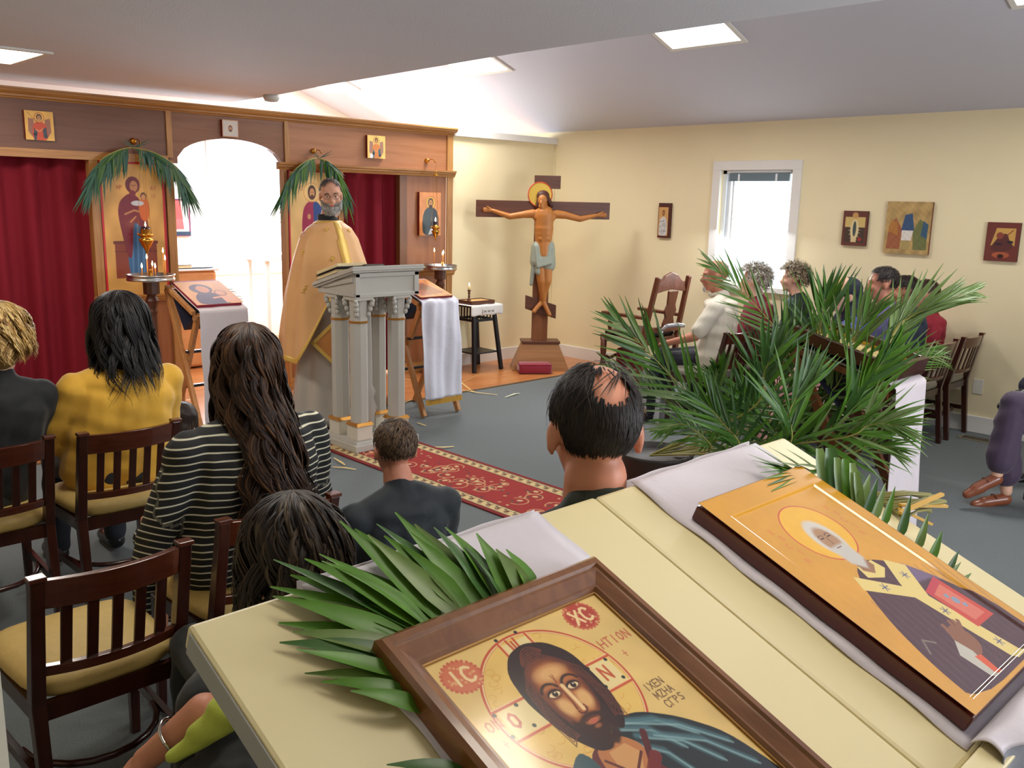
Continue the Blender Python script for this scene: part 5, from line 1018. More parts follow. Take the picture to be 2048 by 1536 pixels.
# palm spray over the framed icon: leaflets laid fan-wise, bases tucked under the frame
t = thing('palm_spray', 'green palm spray fanned out under the corner of the wood-framed icon', 'palm leaf', DT @ Vector((.72, -.14, .01))); W = wm(t).inverted()
tips = [((678, 1049), (900, 1262)), ((713, 1041), (925, 1255)), ((760, 1031), (950, 1250)), ((789, 1031), (975, 1245)), ((831, 1035), (985, 1235)), ((897, 1043), (1010, 1228)), ((951, 1070), (1040, 1225)), ((935, 1085), (1025, 1228)), ((1017, 1094), (1075, 1205)), ((990, 1100), (1060, 1210)),
        ((645, 1090), (880, 1270)), ((613, 1102), (875, 1275)), ((545, 1129), (870, 1282)), ((541, 1154), (868, 1290)), ((545, 1176), (865, 1296)), ((560, 1200), (862, 1302)), ((557, 1230), (858, 1318)), ((560, 1270), (852, 1335)), ((592, 1305), (850, 1362)), ((610, 1335), (850, 1385)), ((644, 1353), (855, 1405)), ((700, 1385), (870, 1430)), ((775, 1519), (960, 1560)), ((700, 1120), (890, 1268)), ((735, 1075), (945, 1262)), ((650, 1105), (880, 1275)), ((580, 1135), (872, 1284)), ((865, 1060), (1000, 1240)), ((575, 1165), (868, 1290)), ((588, 1250), (855, 1322)), ((615, 1310), (850, 1368)), ((770, 1060), (962, 1252)), ((655, 1340), (852, 1392)), ((820, 1070), (985, 1245))]
rr = random.Random(4)
for i, (tp, bs) in enumerate(tips):
    a = dpl(*bs, .004); hgt = .010+.015*rr.random()+(.035 if tp[1] < 1110 else .006); b = dpl(*tp, hgt); d = b-a; L = d.length
    vs, fs = leaf_geo(L, .036 if tp[1] < 1300 else .026, .12 if i % 3 else -.05, 8, wmid=.35, fold=.25); mid = .004+.006*rr.random()
    vs = [(x, y, z+mid*math.sin(PI*min(1, y/L))) for x, y, z in vs]
    MB(W).add(vs, fs, frame(a, d, DN+Vector((rr.uniform(-.3, .3), 0, 0)))).build('leaflet', PG[(0, 0, 2, 0, 4)[i % 5]], t, smooth=True, fix=False)
MB(W).tube([dpl(1065, 1225, .006), dpl(960, 1262, .006), dpl(880, 1292, .006), dpl(860, 1380, .006), dpl(900, 1480, .006), dpl(960, 1560, .006)], .004, 6).build('rachis', STEM, t, smooth=True)
# palm beside the gold icon: clipped leaflets standing up along its right edge
t = thing('clipped_palm', 'palm branch with clipped upright leaflets along the right edge of the gold icon', 'palm leaf', DT @ Vector((1.79, -.2, .01))); W = wm(t).inverted()
ups = [((1637, 897), .03, 1), ((1658, 896), .042, 1), ((1672, 915), .026, 1), ((1689, 918), .034, 1), ((1703, 926), .026, 1), ((1711, 945), .022, 1), ((1740, 948), .030, 0), ((1755, 957), .026, 0), ((1771, 966), .022, 0), ((1790, 973), .02, 0), ((1822, 990), .024, 0), ((1857, 1026), .022, 0), ((1884, 1062), .022, 0), ((1918, 1100), .016, 0), ((1922, 1124), .012, 0), ((1943, 1146), .012, 0)]
for i, (tp, ww, bl_) in enumerate(ups):
    bx = tp[0]-8+(18 if i < 6 else -22); by = 931+.6875*(bx-1600)+22; a = dpl(bx, by, .004); D_ = (a-Vector(_C)).dot(Vector(_f)); b = P(tp[0], tp[1], D_*1.01)
    vs, fs = leaf_geo((b-a).length, ww, .0, 7, blunt=bool(bl_), fold=.5); MB(W).add(vs, fs, frame(a, b-a, Vector((-.5, -.8, .2)))).build('leaflet', PG[1 if i < 9 and i % 2 == 0 else (0, 2, 4)[i % 3]], t, smooth=True, fix=False)
for i in range(13):
    tp = (1492+i*9, 868+(i % 4)*14+i*1.5) if i % 2 else (1497+i*4, 905+i*6); bs = (1600+i*4, 955-i*1.5); a = dpl(*bs, .03); b = dpl(*tp, .05); vs, fs = leaf_geo((b-a).length, .016, .05, 7, fold=.4); MB(W).add(vs, fs, frame(a, b-a, DN+Vector((.3, 0, 0)))).build('leaflet', PG[(0, 1, 2, 4)[i % 4]], t, smooth=True, fix=False)
MB(W).tube([dpl(1590, 935, .01), dpl(1680, 1000, .008), dpl(1800, 1085, .008), dpl(1960, 1195, .006)], .005, 6).build('rachis', STEM, t, smooth=True)
m = MB(W)
for i in range(16):
    a = dpl(1745+i*4, 985+i*3.5, .01); D_ = (a-Vector(_C)).dot(Vector(_f)); b = P(1858+rr.uniform(-6, 34), 990+rr.uniform(-4, 34), D_*1.04); m.tube([a, (a+b)/2+Vector((0, 0, .006)), b], .0035, 5)
m.build('cut_stems', mat('cut_stems', (128, 122, 60), .5), t, smooth=True, kind='stuff')
for i in range(3):
    a = dpl(1800, 1010+i*8, .02); D_ = (a-Vector(_C)).dot(Vector(_f)); b = P((1893, 1862, 1885)[i], (1012, 1048, 988)[i], D_*1.03); MB(W).bar(a, b, .010, .006).build('straw_stem', mat('straw_stem', (206, 160, 60), .5), t)

# fronds fixed over the two large icons
def swag(label, cx, z0, ls, mats, grp, seed, right=1.0):
    t = thing('palm_swag', label, 'palm leaf', (cx, YP-.05, z0), 0, grp); W = wm(t).inverted(); rg = random.Random(seed)
    for s, (reach, drop) in zip((-1, 1), ls):
        pts = [(cx, YP-.06, z0), (cx+s*reach*.4, YP-.11, z0-.03), (cx+s*reach*.8, YP-.12, z0-drop*.5), (cx+s*reach, YP-.11, z0-drop)]
        path = cat(pts, 20); b = {}; m = MB(W); m.tube(path, .004, 6); fr = m.build('frond', STEM, t, smooth=True)
        for i in range(62):
            u = .05+.95*(i/61)**.75; k = min(int(u*20), 19); o = path[k].lerp(path[k+1], u*20-k); tg = (path[k+1]-path[k]).normalized(); out = Vector((s*rg.uniform(-.05, .75)*(.3+.7*u), rg.uniform(-.12, .02), -1)).normalized()
            d = out if i % 5 else tg+out*.5; LL = (.17+.16*u)*rg.uniform(.75, 1.15)
            lo = bpy.data.objects.new('leaflet', leaf_template(0, .1, PG[mats[rg.randrange(len(mats))]])); C.objects.link(lo); lo.parent = fr; lo.matrix_local = W @ frame(o, d, Vector((0, -1, .2))) @ Matrix.Diagonal((.022/.085, LL, .022/.085, 1))
    for i in range(4):                                              # stray upper tips
        vs, fs = leaf_geo(.14, .008, .1); MB(W).add(vs, fs, frame(Vector((cx+.02, YP-.07, z0)), Vector(((-.9, -.5, .5, .9)[i]*right, -.3, .35)), Vector((0, -1, 0)))).build('leaflet', PG[mats[0]], t, smooth=True, fix=False)
swag('palm fronds draped like a roof over the mother and child icon', 2.80, 2.06, [(.30, .20), (.38, .24)], (3, 3, 2), 'palm swags on the icon screen', 3); swag('palm fronds draped over the icon in magenta and blue beside the arch', 4.42, 2.06, [(.33, .24), (.24, .26)], (3, 0, 2), 'palm swags on the icon screen', 8)

# ================================================================ the big palm arrangement
pot = (4.02, 2.95)
t = thing('palm_arrangement', 'large bushy arrangement of green palm fronds in front of the right-hand seats', 'plant', (*pot, 0)); W = wm(t).inverted()
MB().lathe([(.15, .005), (.19, .05), (.21, .34), (.22, .36), (.20, .36), (.19, .33), (.01, .32)], n=24).build('pot', mat('dark_pot', (46, 40, 36), .5), t, smooth=True)
B1 = Vector((pot[0]-.05, pot[1], .34)); B2 = Vector((pot[0]+.08, pot[1]-.06, .34)); CF = Vector((-.70, -.66, .25))     # facing out toward the room
fr_ = [  # via, tip (px, py, D), L, width, mats, droop, mode
    ([(1420, 850, 4.75), (1330, 740, 4.6), (1235, 640, 4.5)], .40, .022, (0, 2, 1), .15, 'parts'),
    ([(1430, 880, 4.8), (1330, 800, 4.7), (1225, 735, 4.6)], .34, .018, (2, 1, 2), .5, 'parts'),
    ([(1450, 830, 4.9), (1440, 770, 4.9), (1432, 735, 4.8)], .22, .020, (0, 2), .2, 'parts'),
    ([(1590, 820, 4.8), (1570, 690, 4.7), (1500, 600, 4.6), (1425, 530, 4.5)], .32, .018, (0, 4), .2, 'parts'),
    ([(1620, 780, 4.8), (1640, 660, 4.75), (1650, 590, 4.7)], .38, .022, (0, 2, 2), .1, 'parts'),
    ([(1640, 800, 4.7), (1700, 690, 4.6), (1745, 620, 4.6)], .36, .020, (0, 4), .2, 'parts'),
    ([(1500, 820, 4.5), (1530, 740, 4.4), (1560, 690, 4.4)], .32, .024, (0, 2, 2), .1, 'joined'),
    ([(1640, 870, 4.4), (1720, 780, 4.3), (1790, 690, 4.2)], .34, .026, (0, 0, 2), .3, 'joined'),
    ([(1660, 880, 4.3), (1740, 850, 4.2), (1800, 850, 4.1)], .30, .016, (0, 1), .6, 'joined'),
    ([(1420, 900, 4.7), (1370, 850, 4.6), (1320, 860, 4.5)], .20, .014, (0, 1), .7, 'joined'),
    ([(1700, 800, 5.2), (1800, 715, 5.2), (1870, 700, 5.2)], .28, .012, (0, 1), .6, 'joined'),
    ([(1520, 840, 4.9), (1560, 740, 4.9), (1600, 660, 4.9)], .42, .022, (0, 2, 2), .1, 'joined'),
    ([(1470, 900, 4.4), (1440, 840, 4.3), (1405, 800, 4.3)], .28, .020, (2, 0, 2), .3, 'joined'),
    ([(1560, 900, 4.3), (1580, 820, 4.2), (1620, 750, 4.2)], .38, .022, (0, 2), .2, 'joined'),
    ([(1660, 910, 4.5), (1740, 890, 4.4), (1800, 900, 4.3)], .24, .012, (0, 1), .6, 'joined'),
    ([(1540, 880, 4.6), (1505, 820, 4.6), (1480, 780, 4.6)], .28, .020, (2, 0), .2, 'joined'),
    ([(1600, 860, 4.9), (1680, 770, 4.9), (1730, 720, 4.9)], .34, .018, (0, 4, 2), .3, 'joined')]
for i, (via, L, w_, ms, dr, md) in enumerate(fr_):
    b = B1 if via[0][0] < 1540 else B2; pts = [b]+[P(*q) for q in via]; frond(t, pts, CF+Vector((.3*math.sin(i*2.1), .3*math.cos(i*1.3), .1)), 22, L*1.1, w_*1.0, 42, 10, .22, md, ms, dr, .12, i, .006, W)
# palm branches held or leaning among the seats
t = thing('palm_branch', 'pale tied palm branch held up among the people by the right wall', 'palm leaf', P(1768, 700, 5.2)); W = wm(t).inverted()
frond(t, [P(1768, 705, 5.2), P(1800, 650, 5.2), P(1860, 610, 5.2), P(1940, 585, 5.2)], (-.6, -.6, .5), 20, .40, .024, 24, 10, .05, 'parts', (1, 1, 4), .15, .03, 31, .014, W)
frond(t, [P(1768, 705, 5.2), P(1800, 650, 5.2), P(1860, 615, 5.15), P(1925, 600, 5.15)], (-.6, -.4, .7), 18, .34, .020, 16, 8, .02, 'joined', (1, 4), .1, .03, 32, .006, W)
t = thing('palm_branch', 'tip of a teal-green palm branch entering at the right edge', 'palm leaf', P(2150, 660, 5.3)); W = wm(t).inverted()
frond(t, [P(2180, 640, 5.3), P(2130, 660, 5.3), P(2080, 678, 5.3)], (-.5, -.5, .8), 8, .22, .016, 30, 12, .1, 'joined', (3,), .2, .05, 33, .006, W)
t = thing('palm_branch', 'thin drooping palm branch behind the glazed shadow-box icon', 'palm leaf', P(1830, 760, 4.9)); W = wm(t).inverted()
frond(t, [P(1800, 790, 4.9), P(1822, 745, 4.9), P(1850, 720, 4.9), P(1885, 712, 4.9)], (-.6, -.6, .5), 10, .20, .008, 50, 20, .2, 'joined', (1, 0), .7, .05, 34, .004, W)
t = thing('palm_branch', 'small palm spray beside the icon on the left folding stand', 'palm leaf', (3.14, 6.2, 1.0)); W = wm(t).inverted()
frond(t, [(3.06, 6.40, 1.09), (3.12, 6.28, 1.04), (3.15, 6.10, .975)], (-.3, -.2, 1), 9, .09, .012, 55, 30, .05, 'joined', (3, 2), .1, .05, 35, .003, W)

# ================================================================ right-hand folding stand, shadow-box icon, cloth
folding_stand(4.30, 4.68, 1.80, 2.30, .86, .985, 'brown X-legged folding stand beside the big palm arrangement', mat('stand_brown', (120, 70, 34), .4, wood=('Z', 1.3, (.74, .66, .58))), foot=.7, w=.032)
runner(4.30, 4.68, [(2.28, 1.016), (1.82, .905), (1.765, .88), (1.735, .06)], LIN, 'white cloth hanging from the stand right of the palm arrangement', 0, 6, .006)
V = Vector((0, .50, .125)).normalized(); Nn = Vector((1, 0, 0)).cross(V); O = Vector((4.29, 1.79, .905)); t = thing('shadow_box_icon', 'deep walnut shadow-box icon with a pale floral picture on the stand', 'icon', O)
Q = Matrix(((1, 0, 0, O.x), (0, V.y, Nn.y, O.y), (0, V.z, Nn.z, O.z), (0, 0, 0, 1))); W = wm(t).inverted() @ Q; bw, bh, bt = .41, .56, .085
DW = mat('dark_walnut_gloss', (70, 38, 20), .25, coat=.5, wood=('Y', 1.5, (.7, .6, .5)))
for a, b in (((0, 0, 0), (bw, .03, bt)), ((0, bh-.03, 0), (bw, bh, bt)), ((0, .03, 0), (.03, bh-.03, bt)), ((bw-.03, .03, 0), (bw, bh-.03, bt))): MB(W).b2(a, b).build('box_side', DW, t, bevel=.004)
MB(W).b2((.0, 0, 0), (bw, bh, .02)).build('box_back', DW, t)
m = MB(W)
for a, b in (((.03, .03), (.04, bh-.03)), ((bw-.04, .03), (bw-.03, bh-.03)), ((.04, .03), (bw-.04, .04)), ((.04, bh-.04), (bw-.04, bh-.03))): m.b2((*a, .03), (*b, .05))
m.build('gilt_slip', mat('gilt_slip', (206, 166, 70), .3, metal=.7), t)
p = Paint(bw-.08, bh-.08, .004, (206, 184, 120)); h = (bh-.08)/(bw-.08); g = np.random.default_rng(12); p.mottle(.1, 9)
for k in range(70): p.ell(g.random(), g.random()*h, .03+.05*g.random(), .02, ((150, 140, 70), (196, 140, 110), (120, 120, 60), (216, 200, 150))[k % 4], .7, rot=g.random()*3, soft=.02)
painting(p, 'picture', Q @ Vector((.04, .04, .032)), (1, 0, 0), V, PAINT, t)
# white carton by the carved chair
tag(MB().b2((0, 0, .004), (.30, .25, .22)).build('white_carton', mat('carton', (206, 208, 214), .7), bevel=.004), 'white carton on the carpet behind the balding head', 'box').location = P(1318, 830, 7.2).to_tuple()[:2]+(0,)
# ================================================================ people
SK1 = mat('skin_light', (214, 160, 130), .5, sss=.12, var=(20, .06)); SK2 = mat('skin_tan', (188, 130, 98), .5, sss=.1, var=(20, .06)); SK3 = mat('skin_warm', (200, 134, 106), .5, sss=.12, var=(18, .08)); SKF = mat('skin_fair', (226, 180, 152), .5, sss=.12)
EYEW = mat('eye_white', (226, 220, 210), .2); IRIS = mat('iris', (60, 50, 44), .2); LIPM = mat('lips', (176, 96, 86), .5)
def hair_mat(name, col, rough=.5): return mat(name, col, rough, attr=True, spec=.28)
def rotm(yaw=0, pitch=0, roll=0): return Matrix.Rotation(yaw, 4, 'Z') @ Matrix.Rotation(pitch, 4, 'X') @ Matrix.Rotation(roll, 4, 'Y')
def head_prims(m, HM, s=1, ears=True, fat=1):
    """head, origin mid-face, facing +Y, 24 cm tall at s=1"""
    old = m.M; m.M = (old or Matrix()) @ HM @ Matrix.Scale(s, 4)
    m.ell((0, -.012, .035), (.074, .094, .084), nu=24, nv=16); m.ell((0, .028, -.018), (.061*fat, .064, .082), nu=20, nv=14); m.ell((0, .036, -.072), (.046*fat, .048, .040)); m.ell((0, .074, -.098), (.022, .016, .017))
    m.cap((0, .088, .004), .0075, (0, .108, -.030), .0115); m.ell((-.011, .097, -.034), .0085); m.ell((.011, .097, -.034), .0085)
    m.cap((-.048, .066, .026), .012, (-.012, .086, .022), .010); m.cap((.048, .066, .026), .012, (.012, .086, .022), .010)
    for x in (-1, 1):
        m.ell((x*.042, .062, -.026), (.022, .022, .02))
        if ears: m.ell((x*.078, -.012, -.006), (.009, .020, .032)); m.ell((x*.078, -.008, -.030), (.008, .01, .012))
    m.ell((0, .089, -.054), (.024, .010, .0065)); m.ell((0, .087, -.065), (.020, .010, .0065))
    m.M = old
def sockets(HM, s):
    inv = np.array(HM.inverted()); fw = np.array(HM)
    def f(v):
        q = v@inv[:3, :3].T+inv[:3, 3]
        q /= s; d = np.zeros(len(q))
        for x in (-.031, .031): d += .011*np.exp(-(((q[:, 0]-x)/.016)**2+((q[:, 2]-.002)/.009)**2))*(q[:, 1] > .03)
        d += .0025*np.exp(-((q[:, 0]/.022)**2+((q[:, 2]+.0605)/.0022)**2))*(q[:, 1] > .05)
        q[:, 1] -= d; q *= s; return q@fw[:3, :3].T+fw[:3, 3]
    return f
def eyes(root, HM, s, W, lid=SK1):
    m = MB(W @ HM @ Matrix.Scale(s, 4)); m2 = MB(W @ HM @ Matrix.Scale(s, 4)); m3 = MB(W @ HM @ Matrix.Scale(s, 4))
    for x in (-.031, .031): m.ell((x, .070, .002), .0118); m2.ell((x, .0806, .001), (.0052, .0022, .0052)); m3.ell((x, .0705, .0075), (.0128, .0124, .0085)); m3.ell((x, .070, -.0065), (.0122, .0118, .006))
    m.build('eyeball', EYEW, root, smooth=True); m2.build('iris', IRIS, root, smooth=True); m3.build('eyelid', lid, root, smooth=True)
def hand_prims(m, wrist, d, up, s=1, curl=.5):
    """palm and five fingers; d = direction of the fingers, up = back of the hand, thumb on the +x side"""
    M4 = frame(Vector(wrist), Vector(d), Vector(up)) @ Matrix.Scale(s, 4); old = m.M; m.M = (old or Matrix()) @ M4
    m.ell((0, .045, 0), (.040, .052, .016)); m.cap((0, -.01, 0), .026, (0, .02, 0), .027)
    for k, (x, L) in enumerate(((-.030, .062), (-.011, .076), (.010, .080), (.031, .070))):
        a = Vector((x, .085, 0)); c = curl*1.1; b = a+Vector((x*.1, math.cos(c*.4), -math.sin(c*.4)))*L*.45; e = b+Vector((0, math.cos(c*1.1), -math.sin(c*1.1)))*L*.32; g = e+Vector((0, math.cos(c*1.7), -math.sin(c*1.7)))*L*.25
        m.cap(a-Vector((0, .02, 0)), .0098, b, .0088, 8); m.cap(b, .0088, e, .008, 8); m.cap(e, .008, g, .007, 8)
    m.cap((.034, .018, -.004), .014, (.058, .050, -.012), .011, 8); m.cap((.058, .050, -.012), .0105, (.064, .080, -.022), .0085, 8)
    m.M = old
def ribbons(name, strands, m, root, W, cols, width=.0035, taper=True):
    """strands: list of (N,3) arrays with outward normals (N,3); flat locks of hair"""
    V, Fc, CL = [], [], []; base = 0
    for st, nm, c, w_ in strands:
        k = len(st); tg = np.gradient(st, axis=0); sd = np.cross(tg, nm); sd /= np.linalg.norm(sd, axis=1)[:, None]+1e-9
        ww = np.full(k, w_ or width)
        if taper: ww = ww*np.clip(1.15-np.linspace(0, 1, k)**3, .15, 1)
        a = st-sd*ww[:, None]/2; b = st+sd*ww[:, None]/2; mid = st+nm*ww[:, None]*.28
        V.append(np.stack([a, mid, b], 1).reshape(-1, 3)); CL.append(np.repeat(np.array([c]), 3*k, 0)); i = base+np.arange(k-1)*3
        Fc.append(np.stack([i, i+1, i+4, i+3], 1)); Fc.append(np.stack([i+1, i+2, i+5, i+4], 1)); base += 3*k
    V = np.concatenate(V); Fc = np.concatenate(Fc); CL = np.concatenate(CL)
    Wn = np.array(W); V = V@Wn[:3, :3].T+Wn[:3, 3]
    me = bpy.data.meshes.new(name); me.vertices.add(len(V)); me.vertices.foreach_set('co', V.ravel()); me.loops.add(Fc.size); me.loops.foreach_set('vertex_index', Fc.ravel().astype(np.int32)); me.polygons.add(len(Fc)); me.polygons.foreach_set('loop_start', (np.arange(len(Fc))*4).astype(np.int32)); me.update(calc_edges=True)
    setcol(me, CL); me.shade_smooth(); me.materials.append(m); return link(name, me, root)
def tints(cols, rg):
    c = np.array(lin(cols[rg.integers(len(cols))])); return c*rg.uniform(.75, 1.25)
def long_hair(root, W, HM, s, cols, n=1500, length=.38, vol=1.0, wave=.012, freq=26, spread=.03, width=.004, seed=0, curl=0, face=50, flare=.04, base='hair', under=True, back=-.02, lay=0):
    """long hair falling from the crown; HM head matrix; face = half angle left open at the front (deg)"""
    rg = np.random.default_rng(seed); A = np.array([.090, .110, .102])*s*vol; HMn = np.array(HM); ctr = HMn[:3, :3]@np.array([0, -.012*s, .03*s])+HMn[:3, 3]; Rm = HMn[:3, :3]
    mt = hair_mat('hair_'+base, cols[0]); strands = []; ncl = 46; cph = rg.uniform(0, 6.28, ncl); cfr = rg.uniform(.8, 1.25, ncl)
    for k in range(n):
        az = rg.uniform(R(face), 2*PI-R(face)) if rg.random() > .12 else rg.uniform(-R(face), R(face)); front = abs(((az+PI) % (2*PI))-PI) < R(face)
        cl = int(az/(2*PI)*ncl) % ncl; th0 = rg.uniform(0, .5); L = length*rg.uniform(.78, 1.05)*(.70 if lay and rg.random() < .75 else 1)*(1 if not front else .3); r_ = rg.uniform(.86, 1.04)
        # azimuth measured from the face direction (+Y)
        dx, dy = math.sin(az), math.cos(az); pts = []; nms = []; th = th0; step = .014*s; p = None; run = 0; tot = L+.17*s
        N_ = int(tot/step)
        for i in range(N_):
            if th < PI*.5:
                l = np.array([A[0]*math.sin(th)*dx, A[1]*math.sin(th)*dy, A[2]*math.cos(th)])*r_; nl = np.array([dx*math.sin(th), dy*math.sin(th), math.cos(th)]); p = ctr+Rm@l; nw = Rm@nl; th += step/(.1*s*vol)
            else:
                run += step; o = Rm@np.array([dx, dy, 0]); o[2] = 0; o /= np.linalg.norm(o)+1e-9; f_ = run/max(L, .01); p = p+np.array([0, 0, -step])+o*step*(flare*2.2*(1-f_)-spread*f_*2.0)+np.array([0, back*step*1.5-(lay*step if (run > .09 and dy < .2) else 0), 0]); nw = o
            a_ = i*step*freq*cfr[cl]+cph[cl]; g_ = min(1, i/8); sd = np.array([-nw[1], nw[0], 0]); q = p+sd*math.sin(a_)*wave*g_*(1+curl*i/N_)+nw*math.cos(a_*1.0+1)*wave*.7*g_*(1+curl*i/N_)
            pts.append(q); nms.append(nw)
        if len(pts) > 4: strands.append((np.array(pts), np.array(nms), tints(cols, rg), width*rg.uniform(.6, 1.4)))
    if under:
        m = MB(W); m.ell(ctr, tuple(A*.93), HM.to_3x3().to_4x4(), nu=24, nv=16); bk = ctr+Rm@np.array([0, -.03*s, 0]); rr_ = .078*s*vol
        m.cap(bk, rr_, bk+np.array([0, back*.9, -length*.62]), rr_*(.62+flare*2)); me = remesh(m, .009, 4); setcol(me, np.array(lin(cols[0]))*.6); me.materials.clear(); me.materials.append(mt); link('hair_mass', me, root)
    return ribbons('hair', strands, mt, root, W, cols, width)
def short_hair(root, W, HM, s, cols, n=900, L=.028, lift=.25, seed=0, bald=None, face=62, low=.70, width=.003, curly=0, vol=1.0, base='short', swirl=.5, cap=True):
    rg = np.random.default_rng(seed); A = np.array([.077, .097, .087])*s*vol; HMn = np.array(HM); Rm = HMn[:3, :3]; ctr = Rm@np.array([0, -.012*s, .035*s])+HMn[:3, 3]; mt = hair_mat('hair_'+base, cols[0]); strands = []
    def inside(az, th):
        a = abs(((az+PI) % (2*PI))-PI); lim = PI*(low if a > R(112) else (.50 if a > R(face) else .34))
        if th > lim: return False
        if bald is not None:
            v = np.array([math.sin(th)*math.sin(az), math.sin(th)*math.cos(az), math.cos(th)])
            for b, rad in bald:
                ang = math.acos(max(-1, min(1, float(v@b)))); 
                if ang < rad*.82 or (ang < rad and rg.random() > .4): return False
        return True
    cnt = 0
    while len(strands) < n and cnt < n*4:
        cnt += 1; az = rg.uniform(0, 2*PI); th = math.acos(1-rg.random()*1.6)
        if not inside(az, th): continue
        v = np.array([math.sin(th)*math.sin(az), math.sin(th)*math.cos(az), math.cos(th)]); down = np.array([math.cos(th)*math.sin(az), math.cos(th)*math.cos(az), -math.sin(th)]); sidev = np.array([math.cos(az), -math.sin(az), 0])
        d = down*(1 if th > .35 else .6)+sidev*swirl*rg.normal()*.5+v*lift+sidev*swirl*.4; d /= np.linalg.norm(d); l = L*rg.uniform(.6, 1.2); pts = []; K = 6 if not curly else 10; p = A*v*.99
        for i in range(K):
            t = i/(K-1); q = p+d*l*t; 
            qn = q/A; ln = np.linalg.norm(qn); 
            q = q/ln*max(ln*.0+1.0+lift*.5*t*l/.03*.25, 1.0) if lift < .6 else q
            if curly: q = q+(sidev*math.cos(t*curly*6.28+az*9)+down*math.sin(t*curly*6.28+az*9))*l*.22*t+v*.012*t
            pts.append(q)
        pts = np.array(pts)@Rm.T+ctr; nm = np.repeat((Rm@v)[None], K, 0); strands.append((pts, nm, tints(cols, rg), width*rg.uniform(.7, 1.3)))
    return ribbons('hair', strands, mt, root, W, cols, width)
def hair_shell(root, W, HM, s, col, name='hair_mass', keep=None, vox=.006, vol=1.0):
    """close-fitting hair cap; keep(az, th) in head space decides where it covers"""
    A = Vector((.0765, .0965, .0865))*s*vol; m = MB(); nu, nv = 48, 30; vs = []; fs = []; C0 = Vector((0, -.012*s, .035*s)); idx = {}
    for j in range(nv+1):
        for i in range(nu):
            th = PI*.80*j/nv; az = 2*PI*i/nu; vs.append(C0+Vector((A.x*math.sin(th)*math.sin(az), A.y*math.sin(th)*math.cos(az), A.z*math.cos(th))))
    for j in range(nv):
        for i in range(nu):
            if keep(2*PI*(i+.5)/nu, PI*.80*(j+.5)/nv): fs.append((j*nu+i, j*nu+(i+1) % nu, (j+1)*nu+(i+1) % nu, (j+1)*nu+i))
    m.M = W @ HM; m.add(vs, fs); me = m.mesh(); setcol(me, np.array(lin(col))); me.materials.append(hair_mat('hair_'+name, col)); me.shade_smooth(); o = link(name, me, root); x = o.modifiers.new('s', 'SOLIDIFY'); x.thickness = .004; return o
def std_keep(low=.70, face=62, bald=None):
    def f(az, th):
        a = abs(((az+PI) % (2*PI))-PI); lim = PI*(low if a > R(112) else (.49 if a > R(face) else .33))
        if th > lim: return False
        if bald is not None:
            v = np.array([math.sin(th)*math.sin(az), math.sin(th)*math.cos(az), math.cos(th)])
            for b, rad in bald:
                if math.acos(max(-1, min(1, float(v@b)))) < rad*1.08: return False
        return True
    return f

